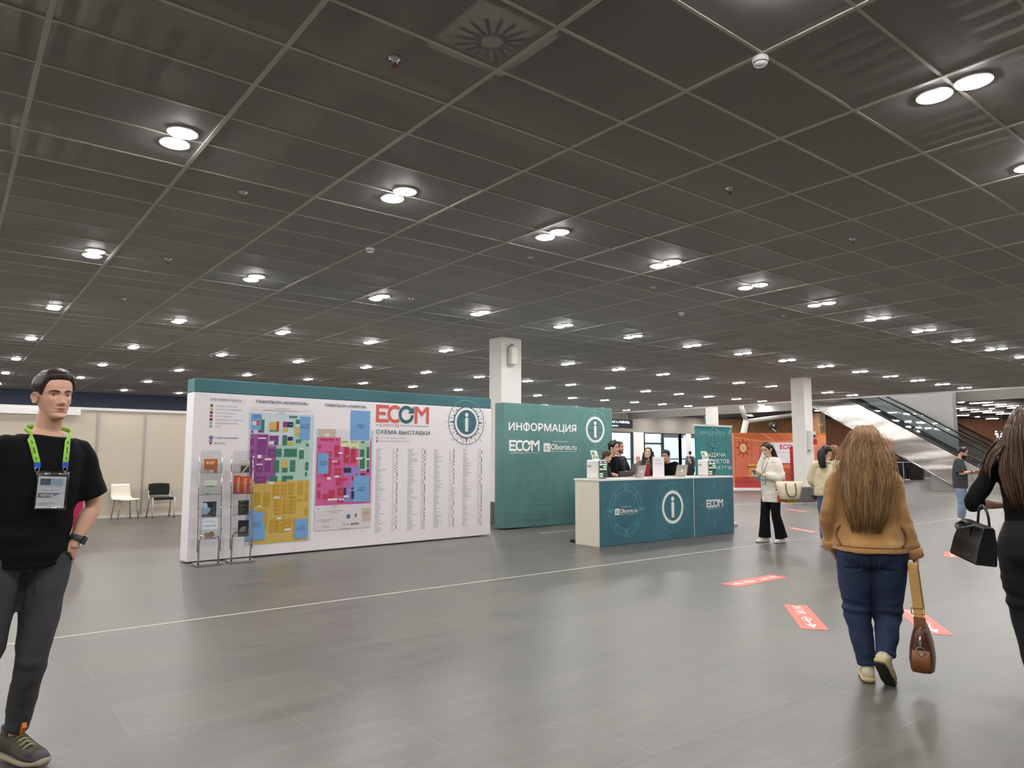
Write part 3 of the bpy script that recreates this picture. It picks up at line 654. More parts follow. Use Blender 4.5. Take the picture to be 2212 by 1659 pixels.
for x, y, tx in ((1.625, 1.9, 'Зал №2'), (.925, .47, 'Зал №5'), (1.61, .38, 'Зал №6'), (2.57, 1.93, 'Зал №2'), (1.94, 1.34, 'Зал №3'), (2.61, .93, 'Зал №1')):
    p.text(tx, x, y, .026, DK, 20, .0, 'c'); p.rect(x - .07, y - .022, x + .07, y - .016, DK, 20); p.rect(x - .05, y - .04, x + .05, y - .036, DK, 20)
p.rect(.82, 2.0, .94, 2.006, DK, 20); p.rect(.84, 2.025, .92, 2.032, DK, 20); p.text('Y', .852, 1.905, .02, '#333', 20, 0, 'c'); p.text('Р', .905, 1.905, .02, '#f3e3c0', 20, 0, 'c')
for _ in range(60):   # stand numbers on the coloured stands
    x0, y0, x1, y1, c = random.choice((MAP_A + ' ' + MAP_B).split()).split(','); x0, y0, x1, y1 = map(float, (x0, y0, x1, y1))
    if c in ('7f3f80', '3f7a63', 'c23a56', 'c79f3a', '2f3050') and x1 - x0 > .05:
        cx, cy = (x0 + x1) / 2, (y0 + y1) / 2; p.rect(cx - .016, cy - .003, cx + .016, cy + .003, {'c79f3a': '#a27c22', 'c23a56': '#f0a37a'}.get(c, '#c9d8c8'), 20)
for x0, y0, x1, y1, n_ in ((1.17, .34, 1.26, 1.03, 12), (1.29, .36, 1.37, 1.03, 12), (1.4, .4, 1.48, 1.03, 11), (.9, .74, .98, .92, 5), (1.03, .72, 1.12, .92, 5), (2.13, 1.43, 2.2, 1.6, 5), (2.29, 1.34, 2.38, 1.57, 6), (2.42, 1.34, 2.49, 1.55, 6), (2.59, 1.25, 2.65, 1.54, 8)):
    for i in range(n_): z = y0 + (y1 - y0) * (i + .5) / n_; p.rect(x0 + .012, z, x1 - .012, z + .004, '#a27c22' if x0 < 1.9 else ('#8c2440' if x0 < 2.55 else '#1f5542'), 20)
p.text('ФОЙЕ', 2.43, .368, .028, '#333138', 20, .012, width=.145)
p.text('ВХОД В ПАВИЛЬОН', 2.145, .59, .018, '#9a9298', 20, 0, 'c', width=.24); p.text('«ЧАЯНОВ»', 2.145, .562, .018, '#9a9298', 20, 0, 'c', width=.12)
p.text('ВХОД В ПАВИЛЬОН', 2.0, .46, .018, '#9a9298', 20, 0, 'c', width=.24); p.text('«ВАВИЛОВ»', 2.0, .432, .018, '#9a9298', 20, 0, 'c', width=.14); p.text('ВХОД В ФОЙЕ', 2.346, .305, .02, '#9a9298', 20, 0, 'c', width=.17)
for x0, z in ((2.11, .665), (1.975, .365), (2.31, .38)):
    for i in range(3): p.star(x0 + i * .035, z, .012, '#444', 20, 3, .5, math.pi / 2); p.rect(x0 + i * .035 - .001, z, x0 + i * .035 + .001, z + .03, '#888', 20)
p.disc(2.386, .503, .035, '#3f6e8c', 20); p.text('i', 2.386, .486, .034, '#e8eef2', 21, .01, 'c'); pin(2.455, .51, .042)
p.text('WC', 1.86, .63, .02, '#555', 20, .01); p.ring(2.7, .54, .022, .026, '#8a6d5c', 20, 20); p.rect(2.74, .52, 2.744, .56, '#8a6d5c', 20); p.rect(2.657, .52, 2.661, .56, '#8a6d5c', 20)
p.rect(2.502, .485, 2.53, .535, '#777', 20); p.disc(2.516, .525, .01, '#333', 21, 12)
logo_ecom(p, 2.85, 1.996, 1.04, '#d9685c', '#39696f', 2)
p.text('СХЕМА ВЫСТАВКИ', 2.857, 1.807, .062, '#4b545a', 2, .008, width=1.055)
for z, c, w_, tx in ((1.738, '#c79a62', .52, 'УЧАСТНИКИ ПАВИЛЬОНА «ВАВИЛОВ»'), (1.686, '#4a4a50', .58, 'ФИНАЛИСТЫ НАЦИОНАЛЬНОЙ ПРЕМИИ')):
    p.ring(2.881, z, .008, .02, c, 2, 20); p.text(tx, 2.936, z - .008, .018, '#8b8890', 2, .0, width=w_)
compass_i(p, 4.71, 2.05, .405, '#4c6c74', '#4e7d88', '#efeaec', '#3f6f7a', 1)
p.ring(4.71, 2.05, .392, .405, '#6fa5a2', 2.5, 30, 43, 137)
for i in range(7): a = R_(48 + 14 * i); p.line(4.71 + math.cos(a) * .37, 2.05 + math.sin(a) * .37, 4.71 + math.cos(a) * .39, 2.05 + math.sin(a) * .39, .008, '#6fa5a2', 2.9)
for x0, xa, xb in ((2.866, 3.177, 3.257), (3.477, 3.745, 3.808), (4.01, 4.335, 4.425), (4.636, 4.972, 5.05)):
    n_ = 66
    for i in range(n_):
        z = 1.556 - i * .0206; L = random.choice((.06, .09, .1, .12, .14, .17, .24))
        p.rect(x0, z, x0 + L * .8, z + .0065, '#a3a0a6', 1)
        p.rect(xa, z, xa + .032, z + .006, '#c3a8ae', 1)
        r_ = random.random()
        if r_ < .62: p.rect(xb, z - .001, xb + .022, z + .012, '#55555c', 1)
        if r_ > .66: p.rect(xb - .034, z - .001, xb - .012, z + .012, '#d2877a' if r_ > .8 else '#b9777c', 1)
p.build('printed_plan', parent=t, fix=False)

# ---------------------------------------------------------------- the green information wall
t = thing('information_wall', 'green display wall headed in white letters standing behind the desk', 'display wall', (8.70, 11.25, 0))
m_ = mat('green_print_fabric', '#5f8783', .6, col2='#47756e', vscale=.8)
MB().use(m_).box(0, 3.1, 0, .3, 0.02, 2.515).build('wall_panel', parent=t, bevel=.012)
p = Print((-8.70, -.002, 0), (1, 0, 0), (0, 0, 1))
p.text('ИНФОРМАЦИЯ', 8.822, 1.966, .152, '#efece8', 1, .014, width=1.853)
logo_ecom(p, 8.832, 1.547, .798, '#efece8', '#efece8', 1); logo_obo(p, 9.744, 1.535, .936, '#efece8', '#44706a', 1)
compass_i(p, 11.252, 2.03, .43, '#72aba3', '#4d837f', '#efece8', None, 1)
LN = '#6f9b97'; random.seed(8)      # faint sailing ship, drawn in thin pale lines
SKN = [0]
def sk(*q, w=.007, c=LN): SKN[0] += 1; p.path(q, w, c, 1 + .9 * (SKN[0] % 7))
sk((9.05, .36), (9.3, .27), (9.9, .27), (10.25, .4), (10.31, .5)); sk((9.05, .36), (9.1, .24), (9.3, .2), (9.95, .2), (10.2, .3), (10.31, .5)); sk((9.1, .31), (10.2, .36)); sk((8.9, .2), (9.3, .16), (9.9, .17), (10.3, .2), c='#5f9089')
for x0, z0, z1 in ((9.33, .3, 1.3), (9.62, .28, 1.4), (9.95, .32, 1.15)): sk((x0, z0), (x0 + .02, z1), w=.008)
for x0, z0, w_, h_ in ((9.33, .45, .2, .25), (9.34, .75, .17, .22), (9.35, 1.02, .12, .18), (9.63, .45, .24, .28), (9.64, .78, .2, .24), (9.65, 1.07, .14, .2), (9.95, .5, .17, .22), (9.96, .77, .13, .18)):
    sk((x0 - w_, z0 + h_), (x0 + w_, z0 + h_ + .02)); sk((x0 - w_, z0 + h_), (x0 - w_ * .9, z0 + .1), (x0 - w_ * 1.1, z0)); sk((x0 + w_, z0 + h_ + .02), (x0 + w_ * .95, z0 + .1), (x0 + w_ * 1.15, z0 + .02)); sk((x0 - w_ * 1.1, z0), (x0, z0 + .03), (x0 + w_ * 1.15, z0 + .02))
sk((9.64, 1.4), (10.3, .5), w=.004); sk((9.97, 1.15), (10.3, .52), w=.004); sk((9.35, 1.3), (9.06, .38), w=.004); sk((9.64, 1.38), (9.36, 1.25), w=.004); sk((9.9, .5), (10.27, .48), w=.005)
p.build('printed_front', parent=t, fix=False)

# ---------------------------------------------------------------- the desk
DU0, DU1, DV, DD, DH = 8.30, 11.92, 8.22, .56, 1.075
t = thing('information_desk', 'long teal fronted information desk with cream end panel and compass prints', 'desk', (DU0, DV, 0))
DL = DU1 - DU0
MB().use(mat('cream_laminate', '#ded7c6', .5)).box(0, .02, 0, DD, .0, DH - .03).build('end_panel', parent=t)
MB().use(mat('cream_laminate')).box(DL - .02, DL, 0, DD, 0, DH - .03).build('end_panel', parent=t)
MB().use(mat('white_desk_top', '#ebe8e1', .35)).box(-.01, DL + .01, -.015, DD + .02, DH - .03, DH).build('desk_top', parent=t, bevel=.004)
fm = mat('teal_print_board', '#2f5a66', .5, col2='#3d6d78', vscale=1.1)
MB().use(fm).box(.001, 2.405, -.012, .01, 0.005, DH - .032).build('front_panel', parent=t)
MB().use(fm).box(2.425, DL - .001, -.012, .01, 0.005, DH - .032).build('front_panel', parent=t)
MB().use(mat('cream_laminate')).box(2.405, 2.425, -.008, DD, 0, DH - .032).box(.02, DL - .02, .011, .02, .0, DH - .032).box(.02, DL - .02, .1, DD - .02, .5, .52).build('carcass', parent=t)
p = Print((-DU0, -.0135, 0), (1, 0, 0), (0, 0, 1), .0006)
compass_plain(p, 8.91, .56, .425, '#4a8490', 1); logo_obo(p, 8.645, .487, .54, '#e8e6e2', '#34616c', 3)
compass_i(p, 10.11, .557, .435, '#4b8789', '#3e7684', '#e8e6e2', None, 1)
compass_plain(p, 11.318, .56, .415, '#457a86', 1); logo_ecom(p, 11.078, .507, .505, '#e8e6e2', '#e8e6e2', 3)
p.build('printed_front', parent=t, fix=False)

# things on the desk top
M_WPL = mat('gloss_white_plastic', '#ece8e3', .3); M_GRP = mat('grey_slot_panel', '#6d7176', .45)
def charger(u, v, rz, label):
    c = thing('power_bank_station', label, 'charging station', (u, v, DH), rz, 'power bank stations on the desk')
    MB().use(M_WPL).rbox(-.1, .1, -.17, .17, 0, .31, .045, 4).build('body', parent=c, smooth=False, bevel=.012)
    b = MB().use(M_GRP); b.box(-.085, .085, -.178, -.168, .012, .298); b.build('front_panel', parent=c, bevel=.02)
    g = mat('slot_glow', '#b9f0bf', .4, emit=.55); s = MB(); k = 0
    for r in range(6):
        for cx in (-.038, .038):
            z = .235 - r * .038; lit = (r, cx > 0) in ((0, 0), (0, 1), (1, 1), (2, 0), (2, 1), (4, 0), (5, 0))
            s.use(g if lit else M_BLACK).box(cx - .03, cx + .03, -.182, -.176, z - .009, z + .009)
    s.build('slots', parent=c, fix=False)
    s = MB().use(mat('slot_lamp', '#cfe0f5', .3, emit=.5))
    for cx in (-.045, .045): s.lathe((cx, -.177, .272), [(.014, 0), (.013, -.003), (.001, -.004)], 14, 'y')
    s.build('status_lights', parent=c)
    q = Print((-.1012, .12, .19), (0, -1, 0), (0, 0, 1), .0004); logo_ecom(q, .0, .0, .11, '#c25a50', '#555b60', 1, False); q.build('logo', parent=c, fix=False)
    cr = MB().use(mat('leaflet_paper', '#cfd6c4', .4)); cr.obox((0, .05, .385), (.07, 0, 0), (0, .001, .0), (0, .04, .085)); cr.build('card', parent=c)
    q = Print((-.065, .0092, .305), (1, 0, 0), (0, .43, .9), .0006); q.rect(.005, .0, .125, .165, '#dfe3d6', 1); q.rect(.015, .09, .07, .15, '#7d9470', 2); q.rect(.06, .02, .12, .08, '#9fb196', 2); q.rect(.02, .03, .05, .07, '#63785c', 2); q.build('card_print', parent=c, fix=False)
    return c
ch1 = P(1.545, 11.95); charger(DU0 + .20, DV + .25, R_(-9), 'white charging station with green lit slots on the left desk end')
charger(DU1 - .44, DV + .26, R_(-18), 'white charging station with green lit slots on the right desk end')
M_LAP = mat('silver_laptop', '#bdb9ae', .35, .35)
def laptop(u, v, rz, label, tilt=R_(14)):
    c = thing('laptop', label, 'laptop', (u, v, DH), rz, 'laptops on the desk')
    MB().use(M_LAP).rbox(-.16, .16, 0, .22, 0, .016, .02).use(M_BLACK).box(-.13, .13, .03, .12, .0161, .0175).build('base', parent=c)
    lid = MB().use(M_LAP).rbox(-.16, .16, -.21, 0.0, -.004, .004, .018).use(M_BLACK).box(-.15, .15, -.2, -.012, .0041, .005)
    l = lid.build('lid', parent=c); l.rotation_euler = (R_(-90) + tilt, 0, 0); l.location = (0, -.002, .012)
    l.rotation_euler = (R_(-90) - tilt * -1, 0, 0)
    q = Print((0, 0, -.0046), (-1, 0, 0), (0, -1, 0), .0004)
    gl = mat('lid_emblem', '#f4f2ec', .3, emit=.5)
    def fruit(dx, r, a0, a1): return [(dx + r * math.cos(R_(a)), .1 + r * 1.08 * math.sin(R_(a))) for a in range(a0, a1 + 1, 15)]
    q.poly(fruit(-.008, .017, 80, 300) + fruit(.008, .017, 240, 330) + [(.017, .1)] + fruit(.008, .017, 45, 100), gl, 1)
    q.poly([(.001, .122), (.004, .13), (.011, .134), (.009, .126)], gl, 1)
    q.build('emblem', parent=l, fix=False)
    return c
laptop(DU0 + 1.12, DV + .12, R_(18), 'silver laptop seen from behind, left of the white paper stand')
laptop(DU0 + 2.34, DV + .22, R_(2), 'silver laptop seen from behind, right of the white paper stand')
t = thing('paper_stand', 'upright white sheet holder with faint printed lines between the laptops', 'paper stand', (DU0 + 1.68, DV + .18, DH), R_(-32))
MB().use(M_PRW).box(-.105, .105, -.004, .004, .012, .36).build('sheet', parent=t)
MB().use(mat('frosted_acrylic', '#ece8ea', .25)).box(-.11, .11, -.05, .05, 0, .012).build('foot', parent=t)
q = Print((-.105, -.0045, .012), (1, 0, 0), (0, 0, 1))
for z in (.29, .275, .26, .235): q.rect(.05, z, .16, z + .004, '#c9bfc6', 1)
q.rect(.03, .22, .18, .224, '#b8b0b8', 1); q.build('print', parent=t, fix=False)
t = thing('flyer', 'pink paper flyer lying flat beside the left laptop', 'flyer', (DU0 + 1.42, DV + .08, DH), R_(10))
MB().use(mat('pink_paper', '#cf8f95', .6)).box(-.1, .07, -.04, .05, 0, .003).build('sheet', parent=t)
t = thing('dark_monitor', 'low dark screen seen behind the desk beside the curly haired man', 'monitor', (DU0 + 1.5, DV + .80, DH - .02), R_(8))
MB().use(mat('monitor_shell', '#3a3531', .5)).box(-.22, .22, -.015, .015, -.06, .12).build('screen', parent=t, bevel=.006)
MB().use(mat('monitor_shell')).tube([(0, .02, .0), (0, .05, -.35)], .02, 8).box(-.1, .1, -.05, .15, -.355, -.335).build('stand', parent=t)
t = thing('back_counter', 'low counter behind the desk carrying the dark screen', 'counter', (DU0 + 1.4, DV + .62, 0))
MB().use(mat('cream_laminate')).box(0, .75, 0, .4, .66, .7).box(0, .03, 0, .4, 0, .66).box(.72, .75, 0, .4, 0, .66).build('counter_body', parent=t)
t = thing('floor_cable_box', 'small black box on the floor at the left desk end', 'box', P(1.09, 12.28), 0)
MB().use(M_BLACK).box(-.08, .1, -.07, .07, 0, .045).build('box_body', parent=t, bevel=.01)

# ---------------------------------------------------------------- roll-up banner
t = thing('roll_up_banner', 'turquoise roll up banner with a disco ball drawing behind the desk', 'banner', (11.79, 8.98, 0), 0)
bw, bh = 1.26, 2.06
m_ = mat('turquoise_print', '#3b8a8b', .45, col2='#327a7c', vscale=1.5)
sh = MB().use(m_); sh.grid([[(-.0 + bw * i / 14, .012 * math.sin(i * 1.1) * (1 - j / 10), .07 + (bh - .07) * j / 10) for i in range(15)] for j in range(11)])
o = sh.build('printed_sheet', parent=t, fix=False, smooth=True); sd = o.modifiers.new('thickness', 'SOLIDIFY'); sd.thickness = .002; sd.offset = 1
MB().use(mat('banner_rail', '#e3e1de', .35, .3)).box(-.01, bw + .01, -.015, .015, bh - .005, bh + .035).build('top_rail', parent=t)
MB().use(mat('banner_rail')).rbox(-.02, bw + .02, -.09, .09, 0, .075, .03).build('base_cassette', parent=t)
MB().use(M_ALU).tube([(bw / 2, .03, .07), (bw / 2, .03, bh)], .012, 8).build('pole', parent=t)
p = Print((0, -.017, 0), (1, 0, 0), (0, 0, 1)); c = '#79bdb4'
for i in range(5): z = 1.83 + (i - 2) * .075; rr = math.sqrt(max(.001, .2 ** 2 - (z - 1.83) ** 2)); p.ring(.63, z, rr - .004, rr + .004, c, 1, 32, 180, 360, .3)
p.ring(.63, 1.83, .2, .208, c, 1, 40)
for w_ in (.07, .14): p.ring(.63, 1.83, w_ / .2 * .2, w_ / .2 * .2 + .006, c, 1, 40, 0, 360, .2 / w_)
p.line(.63, 2.02, .63, 2.06, .006, c, 1); p.rect(.605, 2.01, .655, 2.04, c, 1)
for x, z, s_ in ((.14, 1.95, .07), (1.1, 1.93, .07), (.22, 1.56, .06), (.62, 1.55, .06), (1.08, 1.56, .06), (.95, 1.72, .03), (.25, 1.75, .03), (1.12, 1.05, .05), (.5, .95, .05), (.9, .75, .06), (.9, .4, .05), (.3, .5, .05), (.93, .2, .05)): p.star(x, z, s_, c, 1, 5, .3, .3); p.star(x, z, s_ * .7, m_, 2, 5, .3, .3)
p.text('ВЫДАЧА', .63, 1.44, .078, '#e9e9e4', 1, .016, 'c', width=.74); p.text('БРАСЛЕТОВ', .63, 1.305, .078, '#e9e9e4', 1, .016, 'c', width=.98); p.text("ECOM.PARTY'25", .63, 1.18, .07, '#dfe6e2', 1, 0, 'c', width=1.14)
p.build('printing', parent=t, fix=False)

# ---------------------------------------------------------------- brochure stands
def stand(X, Y, rz, label):
    s = thing('brochure_stand', label, 'brochure stand', P(X, Y), rz, 'brochure stands before the map wall'); s.scale = (1, 1, 1.18)
    MB().use(M_CHROME).box(-.17, .17, -.13, .13, 0.004, .024).box(-.16, .16, -.12, .12, 0, .004).build('base_plate', parent=s, bevel=.004)
    MB().use(M_CHROME).tube([(-.125, -.03, .02), (-.125, -.03, .26), (-.11, -.03, .31), (-.06, -.03, .345), (.06, -.03, .345), (.11, -.03, .31), (.125, -.03, .26), (.125, -.03, .02)], .013, 10, smooth=4).build('hoop', parent=s, smooth=True)
    for x in (-.145, .145):
        q = MB().use(M_CHROME).tube([(x, -.03, .16), (x, -.02, .4), (x, .05, .9), (x, .08, 1.22)], .006, 6)
        for z, y in ((.16, -.03), (.40, -.018), (.63, .012), (.86, .045), (1.09, .066)): q.tube([(x * .96, y, z), (x * 1.06, y, z)], .011, 8)
        q.build('side_rail', parent=s, smooth=True)
    for z, y in ((.30, -.03), (.545, .0), (.79, .03), (1.035, .055)):
        k = MB().use(M_GLASS)
        k.box(-.135, .135, y, y + .003, z - .01, z + .25); k.box(-.135, .135, y - .035, y - .032, z - .01, z + .1); k.box(-.135, .135, y - .035, y + .003, z - .013, z - .01)
        k.build('pocket', parent=s, fix=False)
    return s
def brochure(stn, slot, col, w, h, x, label, art, group='brochures in the stands'):
    z, y = ((.30, -.03), (.545, .0), (.79, .03), (1.035, .055))[slot]
    M = stn.matrix_basis @ Matrix.Translation((x, y - .006, z - .008))
    b = MB().use(mat('paper_' + col.lstrip('#'), col, .35)).box(-w / 2, w / 2, -.012, 0, 0, h)
    o = thing('brochure', label, 'brochure', M.translation, stn.rotation_euler.z, group)
    b.build('booklet', parent=o)
    q = Print((-w / 2, -.0124, 0), (1, 0, 0), (0, 0, 1), .0005); art(q, w, h)
    if q.f: q.build('cover_print', parent=o, fix=False)
wn = Vector((WD.y, -WD.x, 0)); SRZ = wrz - R_(6)
s1 = stand(-4.04, 9.66, SRZ, 'chrome brochure stand nearest the left end of the map wall'); s2 = stand(-3.72, 9.95, SRZ, 'chrome brochure stand farther along, with orange leaflets in it')
bpy.context.view_layer.update()
def a1(q, w, h): q.text('KCP', .03, h * .62, .04, '#f3e6d8', 1, .02); q.rect(.0, .0, w * .72, h * .22, '#d9d3cb', 1); q.rect(.03, .01, .07, .05, '#b3aba2', 2)
def a2(q, w, h): q.rect(.02, h * .55, w * .8, h * .63, '#5f9a5f', 1); q.rect(.02, .01, .06, .025, '#6f94bb', 1); q.rect(.02, h * .85, .07, h * .88, '#8fae8c', 1)
def a3(q, w, h): q.poly([(0, .04), (.05, .03), (.09, .07), (.1, .11), (.06, .13), (.05, .18), (0, .19)], '#a9c6e2', 1); q.rect(w * .7, .02, w * .95, h * .9, '#33475c', 1); q.rect(.01, .012, .1, .024, '#b9776a', 2)
def a4(q, w, h): q.text('Commerce', .02, h * .83, .02, '#6f86a3', 1); q.rect(.01, h * .62, w * .9, h * .65, '#5a7fa3', 1); q.disc(w * .3, h * .2, .035, '#b98768', 1, 18); q.disc(w * .6, h * .22, .04, '#a06c50', 2, 18); q.rect(.02, .0, w * .95, .02, '#7c98b5', 2)
def b1(q, w, h): q.rect(.02, .0, w - .005, h * .56, '#2b2d33', 1); q.poly([(.03, .0), (.06, .0), (.13, h * .55), (.1, h * .55)], '#c9cbd0', 2); q.text('Exhibition', .04, h * .86, .014, '#8d8a80', 1)
def b2(q, w, h): q.text('TOTSBOT', w * .62, h * .88, .032, '#f1ded6', 1, .01, rot=-math.pi / 2); q.rect(w * .1, .0, w * .14, h, '#8f3520', 1)
def b3(q, w, h):
    for i in range(6): q.rect(.015, .03 + i * .025, .03 + .02 * ((i * 7) % 5), .036 + i * .025, '#7f9478', 1)
    q.rect(.01, h * .6, w * .95, h * .62, '#5f7a5c', 1); q.rect(.02, h * .93, .07, h * .95, '#c9cfc4', 1)
def b4(q, w, h): q.poly([(.02, .06), (.09, .07), (.1, .14), (.03, .12)], '#8b8b88', 1); q.rect(.0, .02, w, .03, '#6a5a58', 1)
brochure(s1, 3, '#c9722c', .17, .19, -.005, 'orange booklet in the top pocket of the left stand', a1); brochure(s1, 2, '#d5dccd', .15, .19, .0, 'pale green leaflet in the second pocket of the left stand', a2)
brochure(s1, 1, '#1c2430', .17, .2, -.01, 'dark booklet with a pale blue shape in the left stand', a3); brochure(s1, 0, '#dfe3ea', .19, .27, 0, 'white leaflet with a round picture in the lowest pocket of the left stand', a4)
brochure(s2, 3, '#d6d2c6', .14, .17, .02, 'cream leaflet with a black picture in the top pocket of the right stand', b1)
brochure(s2, 2, '#c2502c', .07, .25, -.085, 'left one of three red orange leaflets', b2); brochure(s2, 2, '#cf5c34', .1, .24, .005, 'middle and widest of three red orange leaflets', b2); brochure(s2, 2, '#c95830', .06, .24, .09, 'right one of three red orange leaflets', b2)
brochure(s2, 1, '#20281f', .14, .2, .015, 'dark green leaflet in the third pocket of the right stand', b3); brochure(s2, 0, '#1b1b1d', .14, .22, .015, 'black folder leaning in the lowest pocket of the right stand', b4)

# ---------------------------------------------------------------- two chairs at the partition
cp = (3.31, 18.5, 0)
t = thing('white_chair', 'white plastic shell chair with thin metal legs by the partition', 'chair', cp, R_(14))
s = MB().use(mat('chair_white', '#e4dccc', .4)); rows = []
for (y, z, w_) in ((-.22, .43, .23), (-.2, .45, .235), (-.05, .44, .235), (.1, .44, .23), (.18, .465, .225), (.215, .52, .22), (.235, .62, .215), (.255, .74, .21), (.265, .79, .2)):
    rows.append([(w_ * (i / 5 - 1), y - .012 * (1 - abs(i / 5 - 1)) * (1 if z > .5 else 0), z + .018 * abs(i / 5 - 1) ** 2 * (1 if z < .5 else 0)) for i in range(11)])
s.grid(rows); o = s.build('shell', parent=t, smooth=True, fix=False); sd = o.modifiers.new('thickness', 'SOLIDIFY'); sd.thickness = .022
M_LEG = mat('chair_leg_metal', '#948d83', .4, .7)
for x, y in ((-.2, -.17), (.2, -.17), (-.19, .15), (.19, .15)): MB().use(M_LEG).tube([(x * .9, y * .9, .43), (x * 1.12, y * 1.15, 0)], .012, 8).build('leg', parent=t, smooth=True)
cp = (4.08, 18.5, 0)
t = thing('black_chair', 'black upholstered chair with pale metal frame by the partition', 'chair', cp, R_(2))
BF = mat('black_upholstery', '#15140f', .85, bump=.3, bscale=200); PL = mat('pale_frame_metal', '#cfccc6', .3, .5)
s = MB().use(BF); rows = []
for k in range(9):
    z = .52 + .26 * k / 8; w_ = .215 + .012 * math.sin(k / 8 * math.pi) - (.03 if k == 0 else 0)
    rows.append([(w_ * (i / 6 - 1), .2 + .03 * k / 8 + .03 * (1 - abs(i / 6 - 1) ** 2), z + .012 * (1 - abs(i / 6 - 1) ** 2) * (k / 8)) for i in range(13)])
s.grid(rows); o = s.build('backrest', parent=t, smooth=True, fix=False); sd = o.modifiers.new('padding', 'SOLIDIFY'); sd.thickness = .04
MB().use(BF).rbox(-.22, .22, -.24, .2, .415, .47, .06).build('seat', parent=t, bevel=.012)
for sx in (-1, 1):
    MB().use(PL).tube([(.235 * sx, -.22, .02), (.235 * sx, -.2, .43), (.232 * sx, -.05, .44), (.232 * sx, .2, .45), (.232 * sx, .225, .62)], .014, 8, smooth=3).build('side_frame', parent=t, smooth=True)
    MB().use(M_LEG).tube([(.235 * sx, .1, .43), (.25 * sx, .26, .02)], .012, 8).build('leg', parent=t, smooth=True)
    MB().use(M_BLACK).lathe((.235 * sx, -.22, 0), [(.018, 0), (.018, .03)], 10).lathe((.25 * sx, .26, 0), [(.018, 0), (.018, .03)], 10).build('foot_cap', parent=t)

# ---------------------------------------------------------------- floor marks
M_RED = mat('sticker_red', '#d96a5e', .45)
def sticker(cu, cv, rz, L_, W_, label):
    s = thing('floor_sticker', label, 'floor sticker', (cu, cv, 0), rz, 'red direction stickers on the floor')
    MB().use(M_RED).box(-L_ / 2, L_ / 2, -W_ / 2, W_ / 2, 0.0005, .002).build('vinyl', parent=s, fix=False)
    q = Print((-L_ / 2, -W_ / 2, .002), (1, 0, 0), (0, 1, 0), .0006); c = '#f2e4de'
    q.text('ЗАЛ №2', L_ * .06, W_ * .33, W_ * .34, c, 1, .02, width=L_ * .36)
    q.path([(L_ * .5, W_ * .5), (L_ * .86, W_ * .5)], W_ * .07, c); q.poly([(L_ * .95, W_ * .5), (L_ * .8, W_ * .72), (L_ * .84, W_ * .5), (L_ * .8, W_ * .28)], c, 1)
    q.path([(L_ * .5, W_ * .5), (L_ * .6, W_ * .68), (L_ * .72, W_ * .5), (L_ * .6, W_ * .32), (L_ * .5, W_ * .5)], W_ * .05, c)
    q.build('marking', parent=s, fix=False)
sticker(7.53, 4.92, R_(180), 1.02, .24, 'red floor sticker nearest the desk, lying lengthwise')
sticker(6.22, 3.57, R_(219), 1.02, .22, 'red floor sticker left of the woman in the tan jacket')
sticker(6.87, 2.83, R_(216), 1.0, .22, 'red floor sticker half hidden behind the tan jacket woman and her bag')
sticker(13.38, 7.66, R_(240), .92, .2, 'red floor sticker behind the woman in the white shirt')
sticker(18.05, 10.45, R_(240), .98, .2, 'farthest red floor sticker, before the right column plinth')
for X, Y, l in ((6.55, 10.8, 'red floor sticker glimpsed beside the black handbag'), (4.78, 6.5, 'red floor sticker glimpsed at the edge of the woman in black')):
    q = P(X, Y); sticker(q.x, q.y, R_(200), .7, .2, l)
t = struct(MB().use(mat('pale_floor_line', '#d8d0c2', .5)).box(-9, 19.5, 6.828, 6.848, .0005, .002).build('floor_line', fix=False))
a, b_ = P(4.5, 21.2), P(10.4, 22.9); d = (b_ - a).normalized()
g = MB().use(mat('pale_floor_line')); n_ = Vector((-d.y, d.x, 0)) * .05; g.add([a - n_ + V(0, 0, .002), b_ - n_ + V(0, 0, .002), b_ + n_ + V(0, 0, .002), a + n_ + V(0, 0, .002)], [(0, 1, 2, 3)]); struct(g.build('floor_line_far', fix=False))
g = MB().use(mat('pale_floor_line')).box(8.9, 12.5, 10.35, 10.37, .0005, .002); struct(g.build('floor_line_desk', fix=False))
# ---------------------------------------------------------------- escalators
M_CLAD = mat('escalator_steel', '#b9b5af', 0.2, 1.0)
nt = M_CLAD.node_tree; N_ = nt.nodes.new; tc = N_('ShaderNodeTexCoord'); mp = N_('ShaderNodeMapping'); mp.inputs['Rotation'].default_value = (R_(-31), 0, 0); mp.inputs['Scale'].default_value = (1, .35, 1.6)
nz = N_('ShaderNodeTexNoise'); nz.inputs['Scale'].default_value = .8; nz.inputs['Detail'].default_value = 1.5; bp = N_('ShaderNodeBump'); bp.inputs['Strength'].default_value = .5; bp.inputs['Distance'].default_value = .12
nt.links.new(tc.outputs['Object'], mp.inputs[0]); nt.links.new(mp.outputs[0], nz.inputs[0]); nt.links.new(nz.outputs[0], bp.inputs['Height']); nt.links.new(bp.outputs[0], nt.nodes['Principled BSDF'].inputs['Normal'])
M_BGLASS = thin('balustrade_glass', '#eef3f2', .06, .03); M_RAIL = mat('black_handrail', '#0d0d0e', .4); M_STEP = mat('dark_step', '#26272a', .5, .4)
SL = .6
def prism_u(b, u0, u1, pts):
    n = len(pts); b.add([(u0, v, z) for v, z in pts] + [(u1, v, z) for v, z in pts], [tuple(range(n)), tuple(range(2 * n - 1, n - 1, -1))] + [(i, n + i, n + (i + 1) % n, (i + 1) % n) for i in range(n)])
